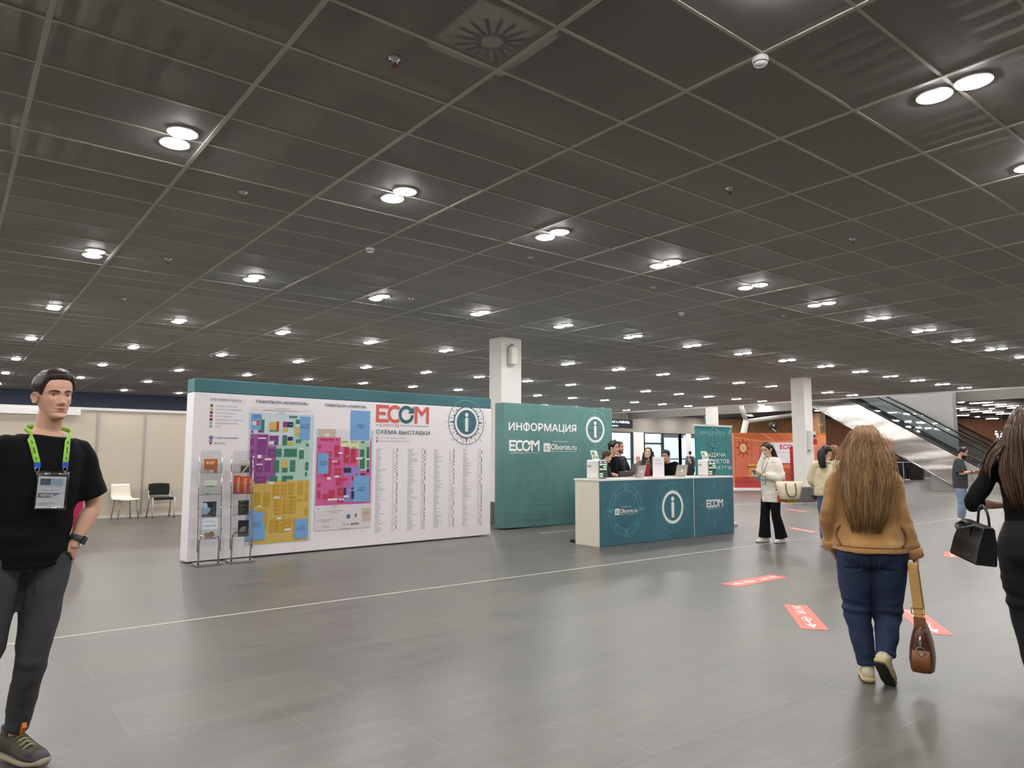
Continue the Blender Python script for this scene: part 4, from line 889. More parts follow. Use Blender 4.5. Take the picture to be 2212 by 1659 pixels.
def escalator(u, dv, label):
    t = thing('escalator', label, 'escalator', (u, dv, 0), 0, 'escalators')
    low = lambda v: max(0, (v - 11.63) * SL); top = lambda v: 1.31 + (v - 11.63) * SL
    TOPV = 19.3
    for k, (a, b_) in enumerate(((0, .03), (1.27, 1.3))):
        b = MB().use(M_CLAD)
        prism_u(b, a, b_, [(8.3, 0), (11.63, 0), (TOPV, low(TOPV)), (TOPV, top(TOPV)), (10.6, top(10.6)), (9.9, .42), (8.3, .36)])
        b.build('side_cladding', parent=t, fix=True)
        q = MB().use(M_CHROME).tube([(a + .015, 11.4, .03), (a + .015, 11.75, .04), (a + .015, TOPV, low(TOPV) - .02)], .035, 8)
        q.build('edge_trim', parent=t, smooth=True)
        g_ = MB().use(M_BGLASS)
        prism_u(g_, a + .01, a + .02, [(10.6, top(10.6)), (TOPV, top(TOPV)), (TOPV, top(TOPV) + .78), (10.5, top(10.5) + .8), (9.4, 1.0), (8.7, .95), (8.6, .5), (9.9, .42)]); g_.build('glass_balustrade', parent=t, fix=True)
        r_ = MB().use(M_RAIL).tube([(a + .015, 9.2, .3), (a + .015, 8.55, .45), (a + .015, 8.4, .75), (a + .015, 8.75, 1.0), (a + .015, 9.6, 1.1), (a + .015, 10.6, top(10.6) + .8), (a + .015, 14, top(14) + .82), (a + .015, TOPV, top(TOPV) + .82)], .045, 8, smooth=5); r_.build('handrail', parent=t, smooth=True)
        MB().use(M_BLACK).tube([(a + .015, 10.4, top(10.4) + .03), (a + .015, TOPV, top(TOPV) + .03)], .05, 6).build('skirt_profile', parent=t)
    s = MB().use(M_STEP); v = 10.2; z = .3
    while v < TOPV:
        s.box(.06, 1.24, v, v + .4, z - .25, z); v += .4; z += .4 * SL
    s.build('steps', parent=t, fix=False)
    s = MB().use(M_CLAD); prism_u(s, .03, 1.27, [(11.63, .02), (TOPV, low(TOPV) + .02), (TOPV, low(TOPV) + .04), (11.6, .04)]); s.build('underside', parent=t)
    return t
escalator(33.1, 0, 'nearer steel clad escalator with black handrails rising to the left')
escalator(36.8, .46, 'farther escalator whose handrails show right of the grey wall')
b = MB().use(mat('grey_support', '#8f8b85', .6)); prism_u(b, 33.22, 34.3, [(12.0, 0), (13.03, 0), (13.0, .72), (12.0, .12)])
t = b.build('escalator_support'); tag(t, 'grey wedge shaped block under the foot of the nearer escalator', 'support block')
b = MB().use(mat('grey_wall_paint', '#9a9794', .65)); prism_u(b, 35.3, 35.75, [(12.75, .95), (12.75, 6.1), (21.3, 6.1)]); struct(b.build('wall_escalator', fix=False))

# ---------------------------------------------------------------- orange backdrop and what stands there
o0 = P(9.62, 31.0); t = thing('orange_backdrop', 'orange backdrop wall printed with a ship cabin, a wheel clock and a board', 'backdrop', o0, -PSI)
OW, OH = 4.0, 2.46
MB().use(mat('orange_print', '#d6764f', .6, col2='#c9634a', vscale=1.2)).box(0, OW, 0, .3, .1, OH).build('wall_panel', parent=t)
MB().use(M_PRW).box(-.05, OW + .05, -.25, .35, 0, .1).build('plinth', parent=t)
p = Print((0, -.001, 0), (1, 0, 0), (0, 0, 1), .002)
p.rect(0, 2.15, OW, OH, '#d0713f', 1); p.poly([(0, 2.38), (.9, 2.46), (2.1, 2.46), (2.6, 2.15), (1.7, 2.08), (0, 2.3)], '#c4603a', 2)
p.path([(0, 2.28), (1.2, 2.1), (4, 2.1)], .03, '#e7a25c', 3); p.path([(1.2, 2.46), (1.75, 2.12)], .03, '#e7a25c', 3); p.path([(2.0, 2.46), (2.35, 2.1)], .02, '#e7a25c', 3)
p.rect(0, .1, OW, .42, '#a93b39', 1); p.rect(0, .42, OW, .56, '#b5452f', 1); p.rect(.3, .5, 1.5, .54, '#8f332a', 2)
for x in (.75, 1.1, .05): p.rect(x, .56, x + .02, 2.1, '#b4552f', 1)
p.poly([(1.33, 2.05), (2.55, 2.05), (2.6, 1.14), (1.0, 1.14)], '#e6dfe4', 3); p.path([(1.33, 2.05), (1.0, 1.14), (2.6, 1.14)], .04, '#8f3c28', 4); p.path([(1.2, 1.63), (2.6, 1.63)], .02, '#d9a890', 4); p.path([(1.72, 2.05), (1.68, 1.63)], .02, '#d9a890', 4)
p.text('ECOM', 2.0, 1.77, .2, '#d1504a', 4, .02); p.rect(1.4, 1.47, 1.75, 1.54, '#e3b7b0', 4); p.rect(1.25, 1.3, 1.7, 1.36, '#e3b7b0', 4)
cx, cy = .4, 1.81
for i in range(8):
    a = 2 * math.pi * i / 8; p.line(cx + .15 * math.cos(a), cy + .2 * math.sin(a), cx + .27 * math.cos(a), cy + .37 * math.sin(a), .03, '#7d2f22', 3); p.disc(cx + .27 * math.cos(a), cy + .37 * math.sin(a), .025, '#7d2f22', 3, 8)
p.ring(cx, cy, .14, .2, '#a5462c', 4, 32, sy=1.3); p.disc(cx, cy, .15, '#eab27a', 5, 24, sy=1.3); p.line(cx, cy, cx + .05, cy - .12, .012, '#6d3a2a', 6); p.line(cx, cy, cx - .06, cy + .05, .012, '#6d3a2a', 6)
p.poly([(.6, 1.12), (1.15, 1.12), (1.28, .95), (1.22, .5), (.62, .5)], '#d98238', 3); p.poly([(.6, 1.12), (1.15, 1.12), (1.1, 1.0), (.58, 1.0)], '#e29a4c', 4); p.rect(.55, .98, 1.1, 1.02, '#3a2a33', 5); p.rect(.6, .52, 1.0, .56, '#5b3b52', 5); p.rect(1.0, .85, 1.1, .87, '#8a4a26', 5)
p.rect(1.0, 1.1, 1.4, 1.16, '#8f3c28', 4); p.rect(1.75, .56, 2.6, .95, '#b9512f', 3)
p.rect(3.45, .42, OW, 2.2, '#cf7a66', 3); p.poly([(3.45, 2.0), (3.75, 2.36), (OW, 2.3), (OW, 2.2), (3.45, 1.8)], '#d68a5c', 4); p.path([(3.45, 1.98), (3.75, 2.34), (4, 2.3)], .03, '#e7a25c', 5)
p.build('printed_scene', parent=t, fix=False)
sp = P(11.4, 31.15, OH + .003)
t = thing('stage_spotlight', 'dark stage spotlight with a white flap on top of the orange backdrop', 'spotlight', sp, 0)
MB().use(M_DARK).tube([(0, 0, 0), (0, 0, .14)], .03, 8).lathe((.05, 0, .3), [(.001, -.15), (.13, -.14), (.16, .0), (.17, .14), (.001, .12)], 16, 'y').build('lamp_body', parent=t)
MB().use(M_WHITE).obox((-.12, -.12, .12), (.09, -.02, -.06), (0, .03, 0), (.005, 0, .01)).lathe((-.12, -.1, .33), [(.04, 0), (.04, -.04), (.001, -.05)], 10, 'y').build('flap', parent=t)
rp = P(10.85, 27.6); t = thing('red_banner', 'narrow deep red banner beside the right column', 'banner', rp, -PSI)
MB().use(mat('deep_red_print', '#a01c24', .5)).box(-.13, .5, 0, .015, .08, 1.83).build('sheet', parent=t)
MB().use(M_ALU).box(-.15, .52, -.08, .1, 0, .08).build('base', parent=t)
# plants
def leaves(b, c, r, n, m1, seed, up=.4, ln=.16, w=.035):
    rnd = random.Random(seed)
    for i in range(n):
        a = rnd.uniform(0, 6.28); e = rnd.uniform(-.2, 1.3); d = Vector((math.cos(a) * math.cos(e), math.sin(a) * math.cos(e), math.sin(e)))
        p0 = Vector(c) + d * r * rnd.uniform(.3, .9); s_ = d.cross(Vector((0, 0, 1))); s_ = s_.normalized() if s_.length > .01 else Vector((1, 0, 0)); L = ln * rnd.uniform(.6, 1.2)
        p1 = p0 + d * L * .5 + Vector((0, 0, .02)); p2 = p0 + d * L - Vector((0, 0, .03))
        b.use(m1[rnd.randrange(len(m1))]); b.add([p0, p1 + s_ * w, p2, p1 - s_ * w], [(0, 1, 2, 3)])
G1, G2 = mat('leaf_green', '#3c5a34', .5), mat('leaf_dark', '#253c24', .5); R1, R2 = mat('leaf_red', '#7d1f2a', .5), mat('leaf_red_dark', '#521720', .5)
t = thing('red_leaved_plant', 'red leaved potted plant at the foot of the right column', 'plant', P(9.22, 21.45), 0)
b = MB(); leaves(b, (0, 0, .22), .18, 220, [R1, R1, R2, G2], 3, ln=.14); b.build('foliage', parent=t, fix=False)
MB().use(M_DARK).lathe((0, 0, 0), [(.001, 0), (.08, 0), (.11, .16), (.1, .17), (.001, .15)], 14).build('pot', parent=t)
# lounge under the escalator
M_BLKC = mat('black_counter', '#1c1a19', .5)
for X, Y, w_, h, l in ((25.3, 45.2, .85, 1.36, 'tall black counter under the escalator, right one'), (24.2, 45.0, .8, 1.28, 'black counter under the escalator carrying green plants')):
    t = thing('black_counter', l, 'counter', P(X, Y), -PSI)
    MB().use(M_BLKC).box(-w_ / 2, w_ / 2, -.3, .3, 0, h - .04).build('counter_body', parent=t); MB().use(mat('counter_top', '#4b4743', .3)).box(-w_ / 2 - .03, w_ / 2 + .03, -.33, .33, h - .04, h).build('counter_top', parent=t)
for X, Y, z, s_, l in ((23.95, 45.0, 1.28, 31, 'green plant on the left end of the black counter'), (24.5, 45.0, 1.28, 32, 'green plant on the right end of the black counter')):
    t = thing('potted_plant', l, 'plant', P(X, Y, z), 0); b = MB(); leaves(b, (0, 0, .25), .2, 130, [G1, G2], s_, ln=.16, w=.04); b.build('foliage', parent=t, fix=False)
    MB().use(M_DARK).lathe((0, 0, 0), [(.001, 0), (.1, 0), (.13, .18), (.001, .17)], 12).build('pot', parent=t)
t = thing('barrier_post', 'slim chrome barrier post with round foot under the escalator', 'barrier post', P(25.8, 43.5), 0)
MB().use(M_CHROME).lathe((0, 0, 0), [(.001, 0), (.18, 0), (.17, .03), (.03, .05), (.025, .95), (.04, .97), (.001, 1.0)], 16).build('post', parent=t, smooth=True)
t = thing('white_table', 'white standing table glimpsed under the escalator', 'table', P(23.2, 42.5), 0)
MB().use(M_WPL).lathe((0, 0, 0), [(.001, 1.1), (.35, 1.1), (.35, 1.13), (.001, 1.13)], 18).build('table_top', parent=t); MB().use(M_CHROME).lathe((0, 0, 0), [(.001, 0), (.22, 0), (.03, .04), (.03, 1.1)], 12, cap=False).build('pedestal', parent=t)
t = thing('chandelier', 'cluster of bright glass pendants over the far lounge', 'pendant lamp', P(31.6, 46, 2.7), 0)
e = mat('pendant_glow', '#ffffff', .3, emit=6.0); b = MB().use(e); rnd = random.Random(2)
for i in range(16): b.ball((rnd.uniform(-.6, .6), rnd.uniform(-.3, .3), rnd.uniform(-.35, .4)), .06, 8, 6)
b.build('glass_balls', parent=t, fix=False); MB().use(M_BLACK).tube([(0, 0, .3), (0, 0, 1.6)], .015, 6).lathe((0, 0, .38), [(.001, 0), (.55, 0), (.55, .03), (.001, .03)], 16).build('hanger', parent=t)
# ---------------------------------------------------------------- people
def remesh(mb, voxel, smooth=3, name='tmp'):
    me = mb.mesh(name); o = bpy.data.objects.new(name, me); COL.objects.link(o)
    bm = bmesh.new(); bm.from_mesh(me); bmesh.ops.recalc_face_normals(bm, faces=bm.faces); bm.to_mesh(me); bm.free()
    m = o.modifiers.new('r', 'REMESH'); m.mode = 'VOXEL'; m.voxel_size = voxel; m.adaptivity = 0
    if smooth: s = o.modifiers.new('s', 'SMOOTH'); s.factor = .5; s.iterations = smooth
    me2 = bpy.data.meshes.new_from_object(o.evaluated_get(bpy.context.evaluated_depsgraph_get()))
    bpy.data.objects.remove(o); bpy.data.meshes.remove(me)
    return me2
def folds(me, fn):
    n = len(me.vertices); co = np.empty(n * 3); me.vertices.foreach_get('co', co); co = co.reshape(-1, 3)
    nr = np.empty(n * 3); me.vertex_normals.foreach_get('vector', nr); nr = nr.reshape(-1, 3)
    d = np.array([fn(*c) for c in co]); me.vertices.foreach_set('co', (co + nr * d[:, None]).ravel()); me.update()
def fab(amp, fx, fy, fz, seed, lo=0.0):
    return lambda x, y, z: amp * (noise.noise((x * fx + seed, y * fy, z * fz)) + .5 * noise.noise((x * fx * 2.1, y * fy * 2.1 + seed, z * fz * 2.1)))
def put(me, name, m, parent, smooth=True, label=None):
    if m is not None: me.materials.clear(); me.materials.append(m)
    if smooth: me.polygons.foreach_set('use_smooth', [True] * len(me.polygons))
    me.name = name; o = bpy.data.objects.new(name, me); COL.objects.link(o); o.parent = parent
    if label: o['label'] = label
    return o
# ---- head: analytic surface in head units (chin 0, crown 1; y ahead)
ZS = [-.03, 0, .03, .07, .12, .2, .3, .4, .5, .6, .7, .8, .88, .94, .98, 1.0]
WS = [.10, .135, .165, .19, .213, .243, .268, .285, .298, .312, .318, .30, .252, .185, .11, .0]
FS = [.26, .345, .372, .37, .35, .352, .358, .352, .348, .362, .36, .325, .26, .185, .105, .0]
BS = [.10, .13, .17, .2, .23, .27, .31, .35, .39, .42, .43, .40, .335, .25, .15, .0]
def hp(z): return np.interp(z, ZS, WS), np.interp(z, ZS, FS), np.interp(z, ZS, BS)
def G(u, s): return math.exp(-(u / s) ** 2)
def bump(x, z, fem=0.0, nose=1.0):
    ax = abs(x)
    y = nose * (.095 * G(x, .045) * G(z - .345, .055) + .062 * G(x, .035) * G(z - .43, .09) + .03 * G(x, .04) * G(z - .53, .06) + .036 * G(ax - .058, .03) * G(z - .325, .032))
    y += -.05 * G(ax - .135, .07) * G(z - .495, .042) + (.02 - .012 * fem) * G(ax - .125, .09) * G(z - .575, .03) - .012 * G(x, .04) * G(z - .51, .03)
    y += .026 * G(x, .085) * G(z - .222, .017) + .03 * G(x, .075) * G(z - .172, .02) - .016 * G(x, .1) * G(z - .196, .008) - .018 * G(x, .11) * G(z - .125, .025)
    y += (.03 - .012 * fem) * G(x, .09) * G(z - .06, .045) + .018 * G(ax - .19, .06) * G(z - .40, .07) - .015 * G(ax - .17, .06) * G(z - .25, .08) - .01 * G(x, .012) * G(z - .265, .03)
    return y
def head_pt(a, z, fem=0.0, nose=1.0, bumps=True):
    w, f, b = hp(z); s, c = math.sin(a), math.cos(a)
    n = 2.35 if c > 0 else 2.1
    x = w * math.copysign(abs(s) ** (2 / n), s); y = (f if c > 0 else -b) * abs(c) ** (2 / n)
    if bumps and c > 0: y += bump(x, z, fem, nose) * min(1, c * 2.2)
    return Vector((x, y, z))
def face_y(x, z, fem=0, nose=1):
    w, f, b = hp(z); return f * max(0, 1 - (abs(x) / w) ** 2.35) ** (1 / 2.35) + bump(x, z, fem, nose)
class Head:
    def __init__(s, pivot, yaw=0, pitch=0, roll=0, size=.235, fem=0.0, nose=1.0, n=72):
        s.fem, s.nose, s.size, s.n = fem, nose, size, n
        s.M = Matrix.Translation(pivot) @ Matrix.Rotation(R_(-yaw), 4, 'Z') @ Matrix.Rotation(R_(pitch), 4, 'X') @ Matrix.Rotation(R_(roll), 4, 'Y') @ Matrix.Scale(size, 4) @ Matrix.Translation((0, .03, -.18))
    def skin(s, mb, m_skin, m_lip, m_stub=None):
        zr = list(np.linspace(-.03, .14, 9)) + list(np.linspace(.155, .24, 10)) + list(np.linspace(.255, .6, 24)) + list(np.linspace(.63, .9, 10)) + [.925, .945, .962, .976, .987, .994, .998]
        if s.n < 60: zr = list(np.linspace(-.03, .14, 6)) + list(np.linspace(.16, .24, 6)) + list(np.linspace(.26, .6, 13)) + list(np.linspace(.65, .9, 6)) + [.94, .965, .982, .993]
        rows = [[head_pt(2 * math.pi * i / s.n, z, s.fem, s.nose) for i in range(s.n)] for z in zr]
        sub = MB(); sub.use(m_skin); sub.use(m_lip); sub.use(m_stub or m_skin); sub.use(m_skin); sub.loft(rows)
        lipi = sub.mats.index(m_lip); st = sub.mats.index(m_stub or m_skin)
        for k, f in enumerate(sub.f):
            c = sum((Vector(sub.v[i]) for i in f), Vector()) / len(f)
            if c.y > .2:
                up = .196 + .034 * max(0, 1 - (abs(c.x) / .088) ** 2) * (1 - .25 * G(c.x, .012)); dn = .192 - .042 * max(0, 1 - (abs(c.x) / .082) ** 2)
                if dn < c.z < up and abs(c.x) < .088: sub.m[k] = lipi; continue
            if m_stub and c.y > -.02 and (c.z < .15 or (c.z < .30 and abs(c.x) > .19) or (c.z < .29 and .23 < c.z and abs(c.x) < .12) or (c.z < .24 and abs(c.x) > .10)): sub.m[k] = st
        sub.use(m_skin)
        for sx in (-1, 1):      # ears
            rows = []
            for r, h in ((0.02, .0), (.35, -.012), (.62, .004), (.8, .03), (.92, .036), (1.0, .018), (1.0, -.02), (.8, -.03), (.02, -.03)):
                ring = []
                for i in range(18):
                    a = 2 * math.pi * i / 18; ey = math.cos(a) * .075 * r * (1.1 if math.sin(a) > 0 else .8); ez = math.sin(a) * .125 * r
                    ring.append(Vector((sx * (.315 + h * 1.0 + .02 + (-ey) * .45), -.035 + ey, .435 + ez)))
                rows.append(ring)
            sub.loft(rows)
        mb.merge(sub, s.M)
    def pt(s, x, y, z): return s.M @ Vector((x, y, z))
    def on(s, x, z, off=0.0): return s.M @ Vector((x, face_y(x, z, s.fem, s.nose) + off, z))
    def eyes(s, parent, iris='#4a3626', skin=None, lids=True):
        for sx in (-1, 1):
            cy = face_y(.135 * sx, .497, s.fem, s.nose) - .036; c = Vector((.135 * sx, cy, .497))
            e = MB(); wht, ir, pu = mat('eye_white', '#b3aaa4', .3), mat('iris_' + iris[1:], iris, .2), mat('pupil', '#080707', .15)
            r = .052; rings = []
            angs = [0.02, .12, .17, .3, .38, .46, .7, 1.0, 1.3, 1.7]
            for t in angs: rings.append([c + Vector((r * math.sin(t) * math.cos(2 * math.pi * i / 16), r * math.cos(t), r * math.sin(t) * math.sin(2 * math.pi * i / 16))) for i in range(16)])
            e.use(pu); e.loft(rings[:3]); e.use(ir); e.loft(rings[2:6], cap=False); e.use(wht); e.loft(rings[5:], cap=False)
            gz = getattr(s, 'gaze', 0.0)
            Rm = Matrix.Translation(c) @ Matrix.Rotation(R_(-gz), 4, 'Z') @ Matrix.Translation(-c)
            e2 = MB(); e2.merge(e, s.M @ Rm); o = e2.build('eye', parent=parent, smooth=True)
            if lids and skin:
                l = MB().use(skin); R = .0575
                for e0, e1 in ((25, 80), (-80, -21)):
                    l.grid([[c + Vector((R * math.cos(R_(el)) * math.sin(R_(az)), R * math.cos(R_(el)) * math.cos(R_(az)) , R * math.sin(R_(el - (abs(az) / 80) ** 2 * (8 if el > 0 else -8))))) for az in range(-84, 85, 12)] for el in np.linspace(e0, e1, 6)])
                l2 = MB(); l2.merge(l, s.M); l2.build('eyelid', parent=parent, smooth=True)
    def brows(s, parent, m, th=.02, lift=0.0):
        for sx in (-1, 1):
            pts = [s.on(sx * x, z + lift, .004) for x, z in ((.045, .565), (.09, .583), (.14, .592), (.19, .585), (.225, .565))]
            MB().use(m).tube(pts, [(th * q * s.size, .005 * s.size) for q in (.8, 1.15, 1.1, .8, .3)], 8, side=s.M.to_3x3() @ Vector((0, 0, 1)), smooth=3).build('eyebrow', parent=parent, smooth=True)
    def cap(s, m, parent, T=.05, amp=.012, fq=9.0, line=None, seed=1.0, na=96, nt=26, name='hair', stretch=3.0, tf=None, extra=None):
        """hair cap following the skull above a hairline"""
        LN = line or [(0, .865), (28, .85), (45, .80), (58, .68), (66, .56), (76, .47), (84, .5), (92, .6), (104, .56), (120, .38), (150, .2), (180, .14)]
        A, Z = zip(*LN); rows = [[] for _ in range(nt + 1)]
        for i in range(na):
            a = 2 * math.pi * i / na; ad = abs((math.degrees(a) + 180) % 360 - 180); zl = float(np.interp(ad, A, Z)) + .008 * noise.noise((ad * .35 * (1 if a < math.pi else -1), seed, 0))
            for k in range(nt + 1):
                t = k / nt; tt = math.sin(t * math.pi / 2) ** .9 if t < 1 else 1
                z = zl + (.996 - zl) * tt; p = head_pt(a, z, bumps=False)
                n_ = Vector((p.x, p.y, (p.z - .5) * 1.1)).normalized()
                e = min(1, t / .14) ** .6; th = T * e * (tf(ad, z) if tf else 1)
                g = amp * e * (noise.noise((p.x * fq + seed, p.y * fq * (1 / stretch if stretch > 1 else 1), p.z * fq / stretch)) + .6 * noise.noise((p.x * fq * 2.7 + seed, p.y * fq * 1.2, p.z * fq * 1.2)))
                rows[k].append(s.M @ (p + n_ * (th + g + .003)))
        b = MB().use(m); b.loft(rows)
        if extra: extra(b)
        return b.build(name, parent=parent, smooth=True)
def strands(b, fn, n, t0, t1, steps, r, seed, jit=.01, m=None):
    """many thin hair strands on a surface fn(u in -1..1, t, lift)"""
    rnd = random.Random(seed)
    for i in range(n):
        u = rnd.uniform(-1, 1); a = rnd.uniform(*t0) if isinstance(t0, tuple) else t0; e = rnd.uniform(*t1); ph = rnd.uniform(0, 50); w = rnd.uniform(.5, 1.2); lf = rnd.uniform(.0, 1.0)
        pts = []
        for k in range(steps + 1):
            t = a + (e - a) * k / steps; uu = u + .07 * noise.noise((ph, t * 2.5, 0)) + .025 * noise.noise((ph, t * 7, 3)); p = fn(uu, t, lf); pts.append(p + Vector((jit * noise.noise((ph, t * 7, 1)), jit * noise.noise((ph, t * 7, 5)), 0)))
        b.use(m[rnd.randrange(len(m))]); b.tube(pts, [r * w * (1 - .75 * (k / steps) ** 3) for k in range(steps + 1)], 4)
def hand(mb, wr, d, n, side=1, curl=(20, 25, 20), thumb=.35, sc=1.0, voxel=.0035):
    """wrist point, finger direction, palm normal; side +1 right hand, -1 left hand"""
    wr = Vector(wr); d = Vector(d).normalized(); n = Vector(n); n = (n - d * n.dot(d)).normalized(); t = d.cross(n) * side
    h = MB(); S = sc
    h.tube([wr - d * .03 * S, wr, wr + d * .03 * S, wr + d * .065 * S, wr + d * .09 * S, wr + d * .1 * S], [(.024 * S, .018 * S), (.026 * S, .018 * S), (.036 * S, .019 * S), (.041 * S, .016 * S), (.04 * S, .013 * S), (.03 * S, .008 * S)], 14, side=t, smooth=2)
    for off, L in ((.031, .070), (.011, .079), (-.010, .074), (-.029, .058)):
        p = wr + d * (.086 - abs(off) * .15) * S + t * off * S; dd = (d + t * off * 1.6).normalized(); nl = n.copy(); pts = [p - dd * .015 * S, p]
        for c, q in zip(curl, (.45, .3, .25)):
            ca, sa = math.cos(R_(c)), math.sin(R_(c)); dd, nl = dd * ca + nl * sa, nl * ca - dd * sa
            pts.append(pts[-1] + dd * L * q * S)
        h.tube(pts, [.0095 * S, .0095 * S, .0088 * S, .008 * S, .0062 * S], 9)
    q = wr + d * .028 * S + t * .028 * S; td = (d * .75 + t * .75 + n * thumb).normalized(); t2 = (td + d * .35 + n * thumb * .8).normalized()
    h.tube([q - td * .015 * S, q + td * .018 * S, q + td * .042 * S, q + td * .042 * S + t2 * .022 * S], [.013 * S, .0125 * S, .0105 * S, .0075 * S], 9)
    me = remesh(h, voxel * S, 2)
    o = MB(); o.v = [tuple(v.co) for v in me.vertices]; o.f = [list(p.vertices) for p in me.polygons]; o.m = [0] * len(o.f)
    bpy.data.meshes.remove(me); return o

def skinm(name, col): return mat(name, col, .5, var=.04, vscale=14, spec=.35)
SKIN = skinm('skin_light', '#d3a48c'); SKIN2 = skinm('skin_fair', '#d9b29c'); LIP = mat('lips', '#b0706a', .45); LIPM = mat('lips_man', '#a86a60', .5); STUB = skinm('skin_stubble', '#c79c86')
def joints(**kw):
    """rest pose of a 1.75 m figure, x to its right, y ahead; overrides in kw"""
    J = dict(pel=(0, 0, .95), wst=(0, 0, 1.08), chs=(0, 0, 1.29), nck=(0, -.015, 1.475), piv=(0, .0, 1.575))
    for sx, k in ((1, 'R'), (-1, 'L')):
        J.update({'sh' + k: (.175 * sx, -.01, 1.42), 'el' + k: (.225 * sx, -.03, 1.13), 'wr' + k: (.235 * sx, .05, .88), 'hip' + k: (.09 * sx, 0, .91), 'kn' + k: (.095 * sx, .02, .49), 'an' + k: (.095 * sx, -.02, .09),
                  'toe' + k: (.06 * sx, 1, 0), 'hd' + k: (0, .1, -1), 'hn' + k: (-sx, 0, 0)})
    J.update(kw); return {k: Vector(v) for k, v in J.items()}
def spine(J, z):
    ks = ((.80, J['pel'] + Vector((0, 0, -.15))), (.95, J['pel']), (1.08, J['wst']), (1.29, J['chs']), (1.475, J['nck']), (1.575, J['piv']))
    for (a, p), (b, q) in zip(ks, ks[1:]):
        if z <= b or b == 1.575: return p + (q - p) * ((z - a) / (b - a))
def person(label, loc, phi, H, J, head, fem=0, voxel=.011, neck=.057, skin=SKIN, lip=LIPM, stub=None, hands='RL', curl=(20, 25, 20), eyes=True, iris='#4a3626', hvox=.004, legs=True, fat=1.0, hair_col=None):
    """the figure under its clothes: one body mesh with head and hands, plus eyes and brows"""
    root = thing('person', label, 'person', loc, R_(phi) - PSI - math.pi / 2); s = H / 1.75; root.scale = (s, s, s)
    b = MB(); sd = (J['shR'] - J['shL']).normalized(); T = 1 - .06 * fem
    b.tube([spine(J, z) for z in (.86, .95, 1.08, 1.2, 1.29, 1.38, 1.44, 1.475)], [(.13 * fat, .09 * fat), (.145 * fat, .1 * fat), (.118 * fat * T, .085 * fat), (.13 * fat * T, .092 * fat), (.142 * T, .095), (.15 * T, .082), (.10, .065), (.06, .055)], 20, side=sd, smooth=3)
    nr = neck - .011 * fem
    b.tube([spine(J, 1.43), J['nck'], J['piv'], J['piv'] + (J['piv'] - J['nck']) * .5], [nr + .012, nr, nr * .97, nr * .9], 16, smooth=3)
    for k in 'RL':
        b.tube([spine(J, 1.40) * .4 + J['sh' + k] * .6, J['sh' + k], J['sh' + k] * .5 + J['el' + k] * .5, J['el' + k], J['el' + k] * .65 + J['wr' + k] * .35, J['wr' + k], J['wr' + k] + J['hd' + k].normalized() * .012], [r * (1 - .12 * fem) for r in (.05, .05, .042, .036, .04, .0255, .015)], 12, smooth=3)
        if legs: b.tube([J['hip' + k] + Vector((0, 0, .03)), J['hip' + k] * .6 + J['kn' + k] * .4, J['kn' + k], J['kn' + k] * .65 + J['an' + k] * .35, J['an' + k]], [.075, .066, .048, .048, .032], 12, smooth=3)
    me = remesh(b, voxel, 4); full = MB().use(skin); full.v = [tuple(v.co) for v in me.vertices]; full.f = [list(p.vertices) for p in me.polygons]; full.m = [0] * len(full.f); bpy.data.meshes.remove(me)
    for k in hands:
        hm = hand(None, J['wr' + k], J['hd' + k], J['hn' + k], 1 if k == 'R' else -1, curl, sc=(1 - .09 * fem) / max(.93, min(1.05, s)) , voxel=hvox); full.use(skin); full.merge(hm)
    head.skin(full, skin, lip, stub)
    full.build('body', parent=root, smooth=True)
    if eyes: head.eyes(root, iris, skin if head.n >= 60 else None)
    if hair_col: head.brows(root, hair_col, .016 if not fem else .012)
    return root
def top(root, name, J, m, tors, sl=1.0, rs=(.068, .064, .058), voxel=.01, fold=None, smooth=4, sn=20, extra=None, label=None, shz=1.385):
    """upper garment: torso sections (z, (half width, half depth)) and sleeves to fraction sl (1 elbow, 2 wrist)"""
    b = MB(); sd = (J['shR'] - J['shL']).normalized()
    b.tube([spine(J, z) for z, _ in tors], [r for _, r in tors], 26, side=sd, smooth=3)
    for k in 'RL':
        f = sl if not isinstance(sl, dict) else sl[k]
        sh, el, wr = J['sh' + k], J['el' + k], J['wr' + k]; a = spine(J, shz) * .5 + sh * .5
        pts = [a, sh]; rr = [rs[0] * .78, rs[0] * .92]
        if f <= 1: pts += [sh + (el - sh) * f * .5, sh + (el - sh) * f]; rr += [(rs[0] + rs[1]) / 2, rs[1]]
        else: pts += [sh * .5 + el * .5, el, el + (wr - el) * (f - 1) * .5, el + (wr - el) * (f - 1)]; rr += [(rs[0] + rs[1]) / 2, rs[1], (rs[1] + rs[2]) / 2, rs[2]]
        b.tube(pts, rr, 16, smooth=3)
    if extra: extra(b)
    me = remesh(b, voxel, smooth)
    if fold: folds(me, fold)
    return put(me, name, m, root, label=label)
def pants(root, name, J, m, wz=1.02, waist=(.15, .11), hip=(.175, .125), legr=(.092, .08, .062, .06, .055), hem=.12, voxel=.01, fold=None, smooth=4, seat=0.0):
    b = MB(); sd = (J['hipR'] - J['hipL']).normalized()
    b.tube([spine(J, wz), spine(J, .95) + Vector((0, -.01 - seat, 0)), spine(J, .88) + Vector((0, -.012 - seat, 0)), spine(J, .82)], [waist, hip, (hip[0] * .97, hip[1]), (hip[0] * .7, hip[1] * .7)], 24, side=sd, smooth=3)
    for k in 'RL':
        h, kn, an = J['hip' + k], J['kn' + k], J['an' + k]; e = an + (kn - an) * hem
        b.tube([h + Vector((0, 0, .02)), h * .62 + kn * .38, kn, kn * .6 + e * .4, e], legr, 18, smooth=4)
    me = remesh(b, voxel, smooth)
    if fold: folds(me, fold)
    return put(me, name, m, root)
